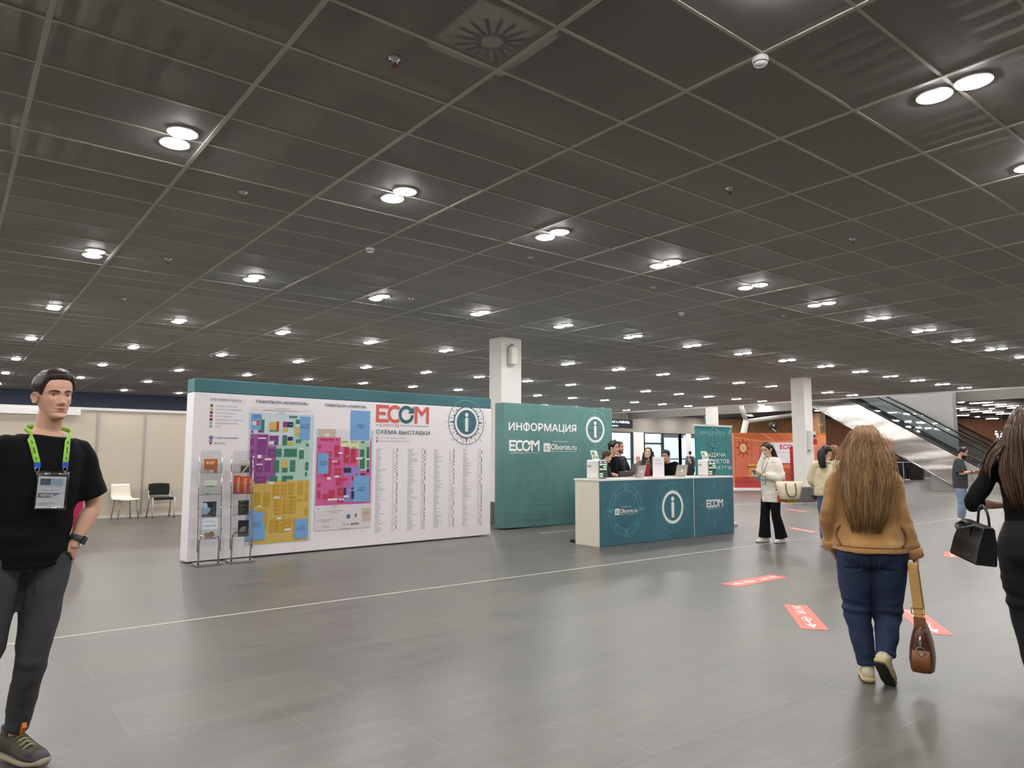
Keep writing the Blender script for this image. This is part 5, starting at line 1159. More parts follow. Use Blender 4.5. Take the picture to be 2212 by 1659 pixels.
def shoe(root, J, k, m_up, m_sole, pitch=0.0, L=.285, w=.052, lace=None, soleh=.028, m_toe=None, h0=.085, m_out=None):
    an = J['an' + k]; d = J['toe' + k].copy(); d.z = 0; d.normalize(); r = Vector((d.y, -d.x, 0))
    M = Matrix(((r.x, d.x, 0, an.x), (r.y, d.y, 0, an.y), (r.z, d.z, 1, an.z), (0, 0, 0, 1))) @ Matrix.Rotation(-R_(pitch), 4, 'X') @ Matrix.Translation((0, 0, -.09))
    def rg(y, ww, z0, z1, n=16, p=2.3):
        return [M @ Vector((ww * math.copysign(abs(math.cos(a)) ** (2 / p), math.cos(a)), y, z0 + (z1 - z0) * (.5 + .5 * math.copysign(abs(math.sin(a)) ** (2 / p), math.sin(a))))) for a in (2 * math.pi * i / n for i in range(n))]
    hl = -.075; S = [(0, .55), (.04, .8), (.2, .93), (.45, .9), (.62, 1.0), (.78, 1.0), (.92, .78), (1.0, .35)]
    Hh = [.06, h0 + .01, h0 + .03, h0, .072, .058, .046, .03]
    up = MB().use(m_up)
    if m_toe: up.use(m_toe); up.use(m_up)
    rows = [rg(hl + L * t, w * q, soleh * .6, hh) for (t, q), hh in zip(S, Hh)]
    if m_toe:
        up.loft(rows[:6]); up.use(m_toe); up.loft(rows[5:])
    else: up.loft(rows)
    up.use(m_up); up.tube([M @ Vector((0, -.01, .07)), M @ Vector((0, -.012, h0 + .045))], [.044, .042], 14)
    up.build('shoe', parent=root, smooth=True)
    so = MB().use(m_sole); so.loft([rg(hl - .006 + (L + .012) * t, w * q * 1.06 + .002, 0 if .1 < t < .85 else .006, soleh + (.012 if t < .3 else 0)) for t, q in S]); so.build('sole', parent=root, smooth=True)
    if m_out: MB().use(m_out).loft([rg(hl + L * t, w * q * .98, -.006, .004) for t, q in S]).build('outsole', parent=root, smooth=True)
    if lace:
        lc = MB().use(lace)
        for i in range(5):
            y = .02 + i * .024; z = h0 + .012 - i * .0085
            lc.tube([M @ Vector((-.026, y, z - .012)), M @ Vector((0, y + .004, z + .002)), M @ Vector((.026, y, z - .012))], .005, 6, smooth=3)
        lc.build('laces', parent=root, smooth=True)
    return M
def drape(o, pts, dirv, off=.004):
    """points pushed onto the surface of o (same parent space) along dirv"""
    me = o.data; bv = BVHTree.FromPolygons([v.co for v in me.vertices], [p.vertices for p in me.polygons]); d = Vector(dirv).normalized(); out = []
    last = None
    for p in pts:
        hit = bv.ray_cast(Vector(p) - d * 1.0, d)
        out.append((hit[0] - d * off) if hit[0] is not None else Vector(p)); last = out[-1]
    return out
def patch(o, rows, dirv, m, name, parent, off=.003, th=.002):
    n = len(rows[0]); flat = drape(o, [p for r in rows for p in r], dirv, off); b = MB().use(m); b.grid([flat[i * n:(i + 1) * n] for i in range(len(rows))])
    q = b.build(name, parent=parent, smooth=True, fix=False); s = q.modifiers.new('thickness', 'SOLIDIFY'); s.thickness = th; s.offset = 0
    return q
def rect_rows(x0, x1, z0, z1, y, nx=6, nz=6): return [[Vector((x0 + (x1 - x0) * i / nx, y, z0 + (z1 - z0) * k / nz)) for i in range(nx + 1)] for k in range(nz + 1)]
def collar(root, J, m, r=.068, t=.009, tilt=18, name='collar', dz=0.0):
    c = J['nck'] + Vector((0, .006, -.012 + dz)); ta = math.tan(R_(tilt))
    pts = [c + Vector((r * math.sin(a), r * .95 * math.cos(a), -ta * r * math.cos(a))) for a in (2 * math.pi * i / 28 for i in range(29))]
    return MB().use(m).tube(pts, t, 8, cap=False, flat=.7).build(name, parent=root, smooth=True)
def hair_m(name, c1, c2): return mat(name, c1, .42, col2=c2, vscale=7, stretch=(7, 7, .6), spec=.45)
def hold(name, label, cat, root, group=None):
    """a thing worn or held: its own object, standing in the person's frame"""
    o = thing(name, label, cat, root.location, root.rotation_euler.z, group); o.scale = root.scale; return o
BLACKC = mat('black_cotton', '#0c0c0d', .9, bump=.25, bscale=300, spec=.2)
# ---------------------------------------------------------------- man with the lanyard, front left
J = joints(pel=(.02, .0, .95), wst=(.012, .03, 1.08), chs=(0, .065, 1.28), nck=(-.012, .075, 1.47), piv=(-.018, .105, 1.565),
           shR=(.165, .05, 1.39), shL=(-.155, .06, 1.385), elL=(-.238, .065, 1.13), wrL=(-.150, .088, .948), elR=(.25, -.02, 1.12), wrR=(.24, .12, .9),
           hipL=(-.08, .01, .9), knL=(-.025, .045, .46), anL=(-.015, -.07, .10), toeL=(-.20, 1, 0), hipR=(.115, .0, .9), knR=(.14, .0, .5), anR=(.16, -.40, .24), toeR=(0, 1, 0), hdL=(.28, -.28, -.92), hnL=(.1, -1, 0))
hd = Head(J['piv'], yaw=-3, pitch=-3, roll=2, size=.213)
hd.gaze = -9
HB = hair_m('dark_brown_hair', '#35241a', '#241710'); BRW = mat('brow_brown', '#4a3529', .8)
m1 = person('person in black t-shirt and grey jeans wearing a green lanyard, walking at the left edge', P(-2.33, 3.50), -36, 1.862, J, hd, voxel=.009, neck=.053, hair_col=BRW, hvox=.003, curl=(15, 20, 15), iris='#3a2c22')
def q_(ad, z): return (1.25 if ad < 60 and z > .8 else 1.0) * (.62 if z < .62 else 1.0) * (1.1 if z > .9 else 1)
hd.cap(HB, m1, T=.07, amp=.011, fq=10, seed=2, line=[(0, .83), (25, .82), (42, .80), (52, .71), (60, .62), (68, .53), (76, .48), (82, .52), (92, .6), (106, .55), (122, .36), (150, .2), (180, .15)], tf=q_, na=120, nt=30)
tee = top(m1, 't_shirt', J, BLACKC, [(.86, (.178, .138)), (.90, (.182, .138)), (.98, (.178, .133)), (1.1, (.17, .128)), (1.22, (.178, .128)), (1.32, (.178, .118)), (1.385, (.178, .1)), (1.43, (.142, .082)), (1.455, (.108, .072))], smooth=9, sl=.86, rs=(.064, .076, .072), voxel=.007,
          fold=lambda x, y, z: (.006 + .012 * max(0, 1 - abs(z - .93) / .18)) * noise.noise((x * 4, y * 5, z * 17)) + .004 * noise.noise((x * 13 + 3, y * 9, z * 9)))
GJ = mat('grey_denim', '#2d2c2e', .8, col2='#3b3a3c', vscale=3, stretch=(2, 2, 1), bump=.15, bscale=250)
pt = pants(m1, 'jeans', J, GJ, wz=1.0, waist=(.16, .12), hip=(.185, .135), legr=(.106, .09, .064, .058, .047), hem=.10, voxel=.008,
           fold=lambda x, y, z: .009 * noise.noise((x * 6, y * 6, z * 9)) + .010 * max(0, 1 - abs(z - .43) / .12) * noise.noise((x * 9, y * 7, z * 24)) + .008 * max(0, 1 - abs(z - .18) / .1) * noise.noise((x * 8 + 5, y * 8, z * 30)))
b = MB().use(mat('denim_seam', '#1b1a1c', .8)); b.tube(drape(pt, [Vector((.0, .4, z)) for z in np.linspace(.86, .74, 8)], (0, -1, 0), .001), .0025, 5); b.build('fly_seam', parent=m1)
b = MB().use(mat('denim_seam')); b.tube(drape(pt, [Vector((-.09, .4, .925)), Vector((-.12, .4, .915)), Vector((-.145, .4, .89)), Vector((-.165, .4, .86))], (0, -1, 0), .003), .004, 6); b.build('pocket_edge', parent=m1)
OLV, SOL = mat('olive_mesh', '#4a4832', .75, col2='#22231c', vscale=26), mat('taupe_sole', '#8b8069', .6)
shoe(m1, J, 'L', OLV, SOL, 0, L=.30, w=.055, lace=mat('olive_lace', '#8a8560', .7), soleh=.036, m_toe=mat('toe_guard', '#1a1917', .6), h0=.10)
shoe(m1, J, 'R', OLV, SOL, 40, L=.30, w=.055, soleh=.036, m_toe=mat('toe_guard'))
MB().use(mat('orange_tab', '#c9702a', .5)).obox(J['anL'] + Vector((-.01, .075, .05)), (.009, 0, 0), (0, .004, -.01), (0, .012, .018)).build('tongue_tab', parent=m1)
w = J['wrL']; fd = (J['elL'] - J['wrL']).normalized(); c = w + fd * .03
b = MB().use(mat('grey_strap', '#3c4143', .6)); sd_ = fd.cross(Vector((0, 0, 1))).normalized()
b.tube([c - fd * .013, c + fd * .013], [(.034, .03)] * 2, 20, side=sd_); b.build('watch_strap', parent=m1, smooth=True)
fw = (Vector((-.75, .65, 0)) - fd * Vector((-.75, .65, 0)).dot(fd)).normalized(); b = MB().use(mat('watch_face', '#141517', .15, .3)); b.obox(c + fw * .036, fd * .019, fd.cross(fw) * .016, fw * .006); b.build('watch_case', parent=m1, bevel=.004)
# lanyard and badge
ly = hold('lanyard_badge', 'lime green lanyard with a clear plastic badge holder on the black t-shirt', 'badge', m1)
LIME = mat('lime_ribbon', '#8fc63d', .6, var=.1, vscale=30); BLU = mat('blue_ribbon_end', '#1f55b5', .5)
for sx, xo in ((1, .012), (-1, -.002)):
    zs = np.linspace(1.325, 1.425, 8); ctr = [Vector((sx * (.048 + .022 * (z - 1.32) / .13) - .004 + xo, .4, z)) for z in zs]
    rows = [[p_ + Vector((-.0125, 0, 0)), p_, p_ + Vector((.0125, 0, 0))] for p_ in ctr]; flat = drape(tee, [p for r in rows for p in r], (0, -1, 0), .006)
    grid = [flat[i * 3:i * 3 + 3] for i in range(len(rows))]
    last = grid[-1]; nk = J['nck']
    for a_, up, rr in ((58, .000, .096), (85, .016, .088), (115, .026, .082), (150, .030, .080), (180, .030, .08)):
        o_ = Vector((sx * rr * math.sin(R_(a_)), rr * math.cos(R_(a_)) * .95, up - .02)); grid.append([nk + o_ + Vector((0, 0, -.0)) * 0 + o_.normalized() * .0, nk + o_ + Vector((0, 0, .011)), nk + o_ + Vector((0, 0, .022))] if sx < 0 else [nk + o_ + Vector((0, 0, .022)), nk + o_ + Vector((0, 0, .011)), nk + o_])
    q = MB().use(LIME).grid(grid).build('strap', parent=ly, smooth=True, fix=False); s = q.modifiers.new('t', 'SOLIDIFY'); s.thickness = .002
    e = grid[0][1]; MB().use(BLU).obox(e + Vector((0, .002, -.008)), (.013, 0, 0), (0, .0025, 0), (0, 0, .011)).build('ribbon_end', parent=ly)
    MB().use(M_CHROME).tube([e + Vector((.009 * math.sin(t), .003, -.027 + .009 * math.cos(t))) for t in np.linspace(0, 6.283, 13)], .002, 6, cap=False).tube([e + Vector((0, .004, -.034)), e + Vector((0, .006, -.05))], .0035, 6).build('clip', parent=ly, smooth=True)
    tx = MB().use(mat('lanyard_print', '#3f6a22', .6))
    for i in (1, 3, 4, 6): tx.obox((grid[i][1] + grid[i + 1][1]) / 2 + Vector((0, .004, 0)), (.003, 0, 0), (0, .0008, 0), (grid[i + 1][1] - grid[i][1]) * .42)
    tx.build('ribbon_print', parent=ly)
bz = drape(tee, [Vector((0.0, .4, z)) for z in (1.285, 1.2, 1.125)], (0, -1, 0), .012); by = max(p_.y for p_ in bz); M_b = Matrix.Translation((.003, by + .004, 1.125)) @ Matrix.Rotation(R_(2), 4, 'X') @ Matrix.Rotation(R_(-3), 4, 'Y')
b = MB().use(mat('badge_paper', '#d9d9dc', .5)).box(-.056, .056, -.0015, .0, .004, .142); o = b.build('badge_card', parent=ly); o.matrix_local = M_b
q = Print((.056, .0003, .004), (-1, 0, 0), (0, 0, 1), .0004)
q.rect(.008, .10, .05, .128, '#46586a', 1); q.rect(.05, .1, .1, .128, '#9fb0bd', 1); q.rect(.01, .092, .1, .098, '#c9c9cc', 1); q.rect(.004, .045, .1, .066, '#6d7076', 1); q.poly([(.05, .045), (.1, .066), (.1, .045)], '#d9d9dc', 2); q.text('VISITOR', .012, .05, .011, '#e6e6e8', 3, .02); q.rect(.01, .076, .08, .079, '#a8a8ac', 1); q.rect(.01, .02, .07, .023, '#a8a8ac', 1); q.rect(.01, .012, .05, .015, '#a8a8ac', 1)
o = q.build('badge_print', parent=ly, fix=False); o.matrix_local = M_b
b = MB().use(thin('badge_sleeve', '#fafbfc', .10, .12)); b.grid([[(-.064 + .128 * i / 8, .0045 + .0025 * math.sin(i * 1.7 + k * 1.3), -.004 + .17 * k / 8) for i in range(9)] for k in range(9)]); o = b.build('plastic_sleeve', parent=ly, smooth=True, fix=False); o.matrix_local = M_b; s = o.modifiers.new('t', 'SOLIDIFY'); s.thickness = .001

# ---------------------------------------------------------------- woman in the tan jacket, seen from behind
J = joints(pel=(-.01, 0, .94), wst=(-.012, .0, 1.07), chs=(-.012, .0, 1.28), nck=(-.01, -.005, 1.465), piv=(-.004, .02, 1.56), shR=(.152, -.01, 1.385), shL=(-.192, -.01, 1.385), elR=(.198, -.03, 1.13), wrR=(.272, .02, .845), elL=(-.262, -.04, 1.13), wrL=(-.25, .05, .88),
           hipR=(.11, 0, .9), hipL=(-.10, 0, .9), knL=(-.105, .05, .47), anL=(-.055, .02, .09), toeL=(-.05, 1, 0), knR=(.092, .07, .47), anR=(.055, -.09, .19), toeR=(.42, 1, 0), hdR=(.05, .15, -1), hnR=(-1, .1, 0), hdL=(.35, .5, -.8), hnL=(1, 0, 0))
hd = Head(J['piv'], yaw=14, pitch=-2, size=.228, fem=1, n=48)
m2 = person('person with very long fair hair, tan jacket and blue jeans, walking away', P(2.355, 4.76), 66, 1.65, J, hd, fem=1, lip=LIP, curl=(60, 70, 40), hvox=.0035)
SUE = mat('tan_suede', '#b58a52', .85, col2='#93693a', vscale=5, stretch=(1, 1, .6), bump=.3, bscale=150, sheen=.3); SUEL = mat('tan_suede_seam', '#744a1f', .85)
jk = top(m2, 'jacket', J, SUE, [(.895, (.246, .205)), (.94, (.242, .198)), (1.0, (.228, .172)), (1.12, (.212, .148)), (1.25, (.215, .138)), (1.33, (.212, .122)), (1.39, (.185, .102)), (1.435, (.115, .08)), (1.47, (.08, .068))], sl=1.97, rs=(.068, .056, .05), voxel=.008,
         smooth=2, fold=lambda x, y, z: .009 * noise.noise((x * 7, y * 6, z * 6 + 3)) + .011 * min(1, max(0, (abs(x + .02) - .19) * 12)) * noise.noise((x * 8, y * 6, z * 21)) + .006 * noise.noise((x * 17, y * 12, z * 4)) + .007 * max(0, 1 - abs(z - .95) / .1) * noise.noise((x * 13 + 7, y * 4, z * 3)))
patch(jk, [[Vector((-.2 + .4 * i / 24, -.4, 1.335 + .004 * k - .012 * math.cos(i / 24 * 6.28))) for i in range(25)] for k in range(2)], (0, 1, 0), SUEL, 'yoke_seam', m2, .002)
patch(jk, [[Vector((-.215 + .43 * i / 24, -.4, .922 + .004 * k)) for i in range(25)] for k in range(2)], (0, 1, 0), SUEL, 'hem_seam', m2, .002)
for sx in (-1, 1):
    b = MB().use(SUEL); b.tube(drape(jk, [Vector((sx * (.185 + .03 * math.sin(t * 3.14)), -.5, 1.06 - .13 * t)) for t in np.linspace(0, 1, 9)], (0, 1, 0), .004), .006, 7); b.build('pocket_edge', parent=m2, smooth=True)
for k in 'RL':
    d = (J['el' + k] - J['wr' + k]).normalized(); c = J['wr' + k] + d * .04
    MB().use(SUE).tube([c - d * .03, c - d * .028, c + d * .028, c + d * .03], [.052, .058, .061, .054], 20, smooth=2).build('cuff', parent=m2, smooth=True)
collar(m2, J, SUE, r=.085, t=.022, tilt=8, dz=.0)
BJ = mat('blue_denim', '#18233c', .85, col2='#22304f', vscale=5, stretch=(1, 1, .7), bump=.2, bscale=260); TH = mat('blue_denim_thread', '#3a527f', .8)
jn = pants(m2, 'jeans', J, BJ, wz=.985, waist=(.17, .12), hip=(.215, .148), legr=(.125, .120, .092, .077, .062), hem=.035, voxel=.008, seat=.012,
           fold=lambda x, y, z: .008 * noise.noise((x * 6, y * 6, z * 9)) + .013 * max(0, 1 - abs(z - .47) / .16) * noise.noise((x * 6, y * 6, z * 26)) + .010 * max(0, 1 - abs(z - .2) / .12) * noise.noise((x * 8 + 5, y * 8, z * 22)))
for sx in (-1, 1):
    x0 = sx * .115 - .012
    out = [(-.062, .075), (.062, .075), (.06, -.03), (0, -.062), (-.06, -.03), (-.062, .075)]
    pts = []
    for a, b_ in zip(out, out[1:]):
        for t in np.linspace(0, 1, 7)[:-1]: pts.append(Vector((x0 + a[0] + (b_[0] - a[0]) * t, -.5, .80 + a[1] + (b_[1] - a[1]) * t)))
    patch(jn, rect_rows(x0 - .06, x0 + .06, .772, .872, -.5), (0, 1, 0), BJ, 'back_pocket', m2, .0035)
    MB().use(TH).tube(drape(jn, pts + [pts[0]], (0, 1, 0), .0045), .0022, 5).build('pocket_stitching', parent=m2)
MB().use(mat('dark_denim_seam', '#121a30', .9)).tube(drape(jn, [Vector((-.01, -.5, z)) for z in np.linspace(.74, .93, 12)], (0, 1, 0), .002), .003, 5).build('seat_seam', parent=m2)  # seat seam in a darker blue than the jeans
CRM, CS = mat('cream_sneaker', '#cdc3a6', .6, col2='#b3a98c', vscale=20), mat('yellowed_sole', '#c0ad78', .6); SK_ = mat('dark_outsole', '#26241f', .8)
shoe(m2, J, 'L', CRM, CS, 0, L=.27, w=.046); shoe(m2, J, 'R', CRM, CS, 46, L=.27, w=.046, m_toe=mat('grey_suede_toe', '#6b6a64', .7), m_out=SK_)
for k in 'RL': MB().use(mat('white_sock', '#d9d6cf', .8)).tube([J['an' + k] + Vector((0, -.005, .0)), J['an' + k] + (J['kn' + k] - J['an' + k]) * .18], [.042, .044], 14).build('sock', parent=m2, smooth=True)
H1, H2, H3 = hair_m('fair_hair', '#8d6b41', '#735330'), hair_m('fair_hair_light', '#a8855a', '#8c6b44'), hair_m('fair_hair_dark', '#6b4e2e', '#573d23')
def fairhair(u, t, lf):
    z = 1.755 - t * .72; W = float(np.interp(z, [.96, 1.03, 1.16, 1.32, 1.485, 1.6, 1.65, 1.73, 1.76], [.06, .09, .14, .168, .158, .128, .108, .07, .04])); D = float(np.interp(z, [1.0, 1.3, 1.45, 1.55, 1.7, 1.76], [.04, .06, .075, .10, .10, .03]))
    yc = float(np.interp(z, [1.0, 1.2, 1.38, 1.5, 1.6, 1.76], [-.155, -.14, -.115, -.075, -.03, -.02])); xo = float(np.interp(z, [1.0, 1.2, 1.5, 1.75], [-.03, -.015, -.01, 0]))
    a = u * 1.5; return Vector((xo + W * math.sin(a), yc - D * math.cos(a) - .014 * (lf - .4), z))
b = MB().use(H1); N_h = 40; rows = []
for k in range(34):
    t = .03 + .77 * k / 33; ring = []
    for i in range(N_h):
        a = 2 * math.pi * i / N_h; p0 = fairhair(1.05 * math.sin(a) , t, 0); back = math.cos(a) > 0; g = .012 * noise.noise((math.sin(a) * 9 * (1 - .2 * t), t * 1.6, 2)) + .008 * noise.noise((math.sin(a) * 22, t * 2.5, 5))
        p0.y = p0.y - g if back else p0.y * .3 + (fairhair(0, t, 0).y + .10) * .7; ring.append(p0 * 1.0 + (Vector((0, .008, 0)) if back else Vector()))
    rows.append(ring)
b.loft(rows)
strands(b, fairhair, 2600, (0.0, .25), (.70, 1.03), 10, .0020, 4, .008, [H1, H2, H1, H3, H2, H1])
strands(b, lambda u, t, lf: fairhair(u * 1.12, t, lf) + Vector((.03 * u * (.4 + lf), -.01, 0)), 120, (0.05, .4), (.4, .95), 10, .002, 9, .03, [H2, H1])
b.build('long_hair', parent=m2, smooth=True)
hd.cap(H3, m2, T=.04, amp=.03, fq=11, seed=4, line=[(0, .84), (40, .8), (70, .55), (90, .45), (130, .3), (180, .2)], na=72, nt=18)
# her brown bag on a long strap
bp_ = P(2.535, 4.55); t = thing('brown_shoulder_bag', 'brown leather bag hanging low on a long tan strap from her hand', 'bag', (bp_.x, bp_.y, .035), R_(58) - PSI - math.pi / 2)
BRN, BRN2 = mat('brown_leather', '#4b2a18', .35, var=.2, vscale=9), mat('tan_leather_end', '#7a4a22', .5, var=.12, vscale=12)
rows = []
for z, w_, d_ in ((.095, .055, .13), (.10, .066, .145), (.16, .073, .155), (.24, .066, .155), (.31, .05, .15), (.355, .034, .14), (.37, .022, .12)):
    rows.append([(w_ * math.copysign(abs(math.cos(a)) ** .7, math.cos(a)), .08 + d_ * math.copysign(abs(math.sin(a)) ** .6, math.sin(a)), z) for a in (2 * math.pi * i / 24 for i in range(24))])
MB().use(BRN).loft(rows).build('bag_body', parent=t, smooth=True)
b = MB().use(BRN2); b.grid([[(x, -.073 - .006 * math.cos(x * 20) + (.03 if z > .25 else 0) * (z - .25) * 10 - .003, z) for x in np.linspace(-w2, w2, 7)] for z, w2 in ((.105, .05), (.17, .052), (.235, .047))]); o = b.build('end_pocket', parent=t, smooth=True, fix=False); s = o.modifiers.new('t', 'SOLIDIFY'); s.thickness = .006
MB().use(mat('beige_lining', '#a08a6a', .7)).add([(-.035, -.066, .25), (.035, -.066, .25), (.018, -.045, .34), (-.018, -.045, .34)], [(0, 1, 2, 3)]).build('end_panel', parent=t, fix=False)
STP = mat('tan_webbing', '#b08a4e', .75, var=.08, vscale=30)
q1 = Vector((.0, -.02, .36)); q2 = Vector((-.025, .03, .71)); sv = Vector((1, 0, .0))
b = MB().use(STP); b.tube([q1 + Vector((0, 0, .035)), q1 * .5 + q2 * .5 + Vector((.0, .0, 0)), q2, q2 + Vector((.0, .03, .03)), q2 + Vector((.005, .06, -.02)), q1 + Vector((.0, .1, .1))], [(.027, .003)] * 6, 8, side=sv, smooth=4); b.build('strap', parent=t)
MB().use(BRN2).obox(q1 + Vector((0, 0, .03)), (.033, 0, 0), (0, .006, 0), (0, 0, .035)).build('strap_tab', parent=t, bevel=.004)
BRS = mat('brass', '#a98c4c', .3, 1.0); p_ = q1 * .72 + q2 * .28
MB().use(BRS).tube([p_ + Vector((.036 * sx, -.006, .018 * sz)) for sx, sz in ((-1, -1), (1, -1), (1, 1), (-1, 1), (-1, -1))], .004, 6).build('buckle', parent=t)
MB().use(M_CHROME).tube([Vector((.024 * math.sin(a), -.085, .235 + .024 * math.cos(a))) for a in np.linspace(0, 6.283, 17)], .004, 6, cap=False).tube([(0, -.082, .26), (.0, -.07, .3), (.004, -.055, .33)], .008, 6).build('ring_clip', parent=t, smooth=True)

# ---------------------------------------------------------------- woman in black at the right edge
J = joints(shR=(.18, 0, 1.40), shL=(-.18, 0, 1.40), elL=(-.315, -.06, 1.165), wrL=(-.13, .16, 1.15), elR=(.25, 0, 1.14), wrR=(.2, .15, 1.0), hdL=(.8, .5, 0), hnL=(0, 0, -1), hipL=(-.1, 0, .91), knL=(-.085, .05, .49), anL=(-.035, -.04, .1), toeL=(0, 1, 0), knR=(.1, .12, .5), anR=(.1, .2, .12))
hd = Head(J['piv'], size=.23, fem=1, n=48)
m3 = person('person in black with long brown hair and handbag, cut by the right edge', P(3.155, 4.36), 57, 1.74, J, hd, fem=1, lip=LIP)
BK2 = mat('black_knit', '#0d0d0e', .9, bump=.2, bscale=200, spec=.2)
top(m3, 'black_top', J, BK2, [(.93, (.178, .13)), (1.0, (.165, .12)), (1.08, (.15, .112)), (1.2, (.158, .115)), (1.3, (.168, .115)), (1.38, (.165, .1)), (1.44, (.11, .075)), (1.475, (.07, .06))], sl={'L': 1.24, 'R': 1.9}, rs=(.056, .05, .041), voxel=.009, fold=fab(.006, 7, 7, 14, 2))
pants(m3, 'black_trousers', J, mat('black_denim', '#0b0b0d', .85, bump=.2, bscale=240), wz=1.06, waist=(.155, .115), hip=(.195, .14), legr=(.112, .1, .07, .062, .05), hem=.06, voxel=.009, fold=lambda x, y, z: .005 * noise.noise((x * 7, y * 7, z * 10)) + .010 * max(0, 1 - abs(z - .6) / .3) * noise.noise((x * 6, y * 5, z * 22)), seat=.01)
shoe(m3, J, 'L', mat('black_sneaker', '#17171a', .6), mat('white_sole', '#cfcac2', .5), 10, L=.27, w=.047); shoe(m3, J, 'R', mat('black_sneaker'), mat('white_sole'), 0, L=.27, w=.047)
B1, B2 = hair_m('brown_hair', '#4a3320', '#35241a'), hair_m('brown_hair_light', '#634629', '#4b3420')
def brownhair(u, t, lf):
    z = 1.765 - t * .64; W = float(np.interp(z, [1.12, 1.22, 1.36, 1.5, 1.62, 1.72, 1.77], [.10, .135, .165, .15, .125, .085, .03])); D = float(np.interp(z, [1.1, 1.4, 1.6, 1.77], [.05, .075, .115, .05])); yc = float(np.interp(z, [1.1, 1.38, 1.5, 1.77], [-.10, -.075, -.045, -.01]))
    a = u * 1.65; return Vector((W * math.sin(a), yc - D * math.cos(a) - .012 * (lf - .4), z))
b = MB().use(B1); rows = []
for k in range(26):
    t = .92 * k / 25; ring = []
    for i in range(36):
        a = 2 * math.pi * i / 36; p0 = brownhair(.95 * math.sin(a), t, 0)
        if math.cos(a) < 0: p0.y = p0.y * .3 + (brownhair(0, t, 0).y + .11) * .7
        else: p0.y += .006 - .01 * noise.noise((math.sin(a) * 10, t * 1.5, 2))
        ring.append(p0)
    rows.append(ring)
b.loft(rows)
strands(b, brownhair, 420, (0, .2), (.8, 1.0), 10, .0045, 7, .006, [B1, B2, B1])
def lock(u, t, lf): return Vector((-.13 - .10 * math.sin(min(1, t * 1.3) * 1.5) - .02 * u, -.06 - .03 * lf + .02 * u, 1.56 - .24 * t + .02 * u))
strands(b, lock, 60, (0, .2), (.7, 1.0), 8, .004, 3, .008, [B2, B1])
b.build('long_hair', parent=m3, smooth=True)
hd.cap(B1, m3, T=.06, amp=.01, line=[(0, .84), (40, .8), (70, .55), (90, .45), (130, .3), (180, .2)], na=72, nt=18)
# her black handbag
hb = P(2.62, 4.13); t = thing('black_handbag', 'structured black leather handbag hanging from the bent arm of the woman in black', 'handbag', (hb.x, hb.y, .862), R_(-62) - PSI)
t.rotation_euler = (R_(-6), R_(8), R_(-92) - PSI); t.scale = (.74, .74, .86)
LTH = mat('black_leather', '#101011', .28, bump=.15, bscale=120, coat=.3); LTH2 = mat('black_leather_gusset', '#0b0b0c', .45)
rows = [[(x * w_, y * d_, z) for x, y in ((-1, -1), (1, -1), (1, 1), (-1, 1))] for z, w_, d_ in ((0, .165, .075), (.01, .17, .08), (.12, .162, .07), (.235, .15, .042), (.25, .145, .03))]
MB().use(LTH).loft(rows).build('bag_body', parent=t, bevel=.01)
for sx in (-1, 1):
    b = MB().use(LTH2); b.add([(sx * .172, -.055, .01), (sx * .172, .055, .01), (sx * .153, .035, .235), (sx * .153, -.035, .235), (sx * .150, 0, .02), (sx * .135, 0, .22)], [(0, 4, 5, 3), (4, 1, 2, 5)]); b.build('gusset', parent=t, fix=False)
for sy in (-1, 1):
    pts = [(-.07, sy * .045, .19), (-.07, sy * .045, .25), (-.05, sy * .03, .33), (0, sy * .02, .365), (.05, sy * .03, .33), (.07, sy * .045, .25), (.07, sy * .045, .19)]
    if sy < 0: pts = [(-.07, -.05, .2), (-.075, -.07, .235), (-.06, -.12, .22), (0, -.145, .2), (.06, -.12, .22), (.075, -.07, .235), (.07, -.05, .2)]
    MB().use(LTH).tube(pts, .0095, 10, smooth=5).build('handle', parent=t, smooth=True)
    b = MB().use(M_CHROME)
    for sx in (-1, 1): b.tube([Vector((sx * .07 + .012 * math.cos(a), sy * .05, .2 + .012 * math.sin(a))) for a in np.linspace(0, 6.28, 11)], .0025, 6, cap=False)
    b.build('handle_rings', parent=t, smooth=True)
MB().use(LTH2).box(-.02, .02, -.062, -.05, .15, .25).build('closing_strap', parent=t); MB().use(M_CHROME).box(.06, .075, -.0795, -.076, .045, .052).build('metal_plate', parent=t)

# ---------------------------------------------------------------- woman in the white shirt with phone and tote
J = joints(pel=(0, 0, .95), nck=(0, .0, 1.475), piv=(0, .03, 1.565), shR=(.16, -.01, 1.41), shL=(-.16, .01, 1.41), elR=(.22, .04, 1.14), wrR=(.11, .27, 1.21), elL=(-.23, .0, 1.13), wrL=(-.06, .25, 1.17), hdR=(-.55, .75, .12), hnR=(-.2, 0, 1), hdL=(.35, .8, .15), hnL=(0, -.2, 1),
           anR=(.08, .10, .09), knR=(.085, .07, .49), anL=(-.11, -.1, .09), knL=(-.1, .0, .49))
hd = Head(J['piv'], yaw=-4, pitch=-24, size=.232, fem=1)
m4 = person('person in a white shirt and black flared trousers looking at a phone', P(4.42, 12.28), 205, 1.69, J, hd, fem=1, skin=SKIN2, lip=LIP, curl=(35, 35, 20), hair_col=BRW)
WSH = mat('white_shirt_cotton', '#ded7cb', .8, bump=.2, bscale=160)
sh = top(m4, 'shirt', J, WSH, [(.70, (.19, .135)), (.8, (.19, .14)), (.95, (.185, .135)), (1.1, (.18, .13)), (1.25, (.19, .13)), (1.34, (.192, .12)), (1.40, (.175, .1)), (1.445, (.11, .08)), (1.475, (.066, .06))], sl=1.8, rs=(.088, .092, .062), fold=fab(.009, 6, 6, 10, 5))
cl = MB().use(WSH)
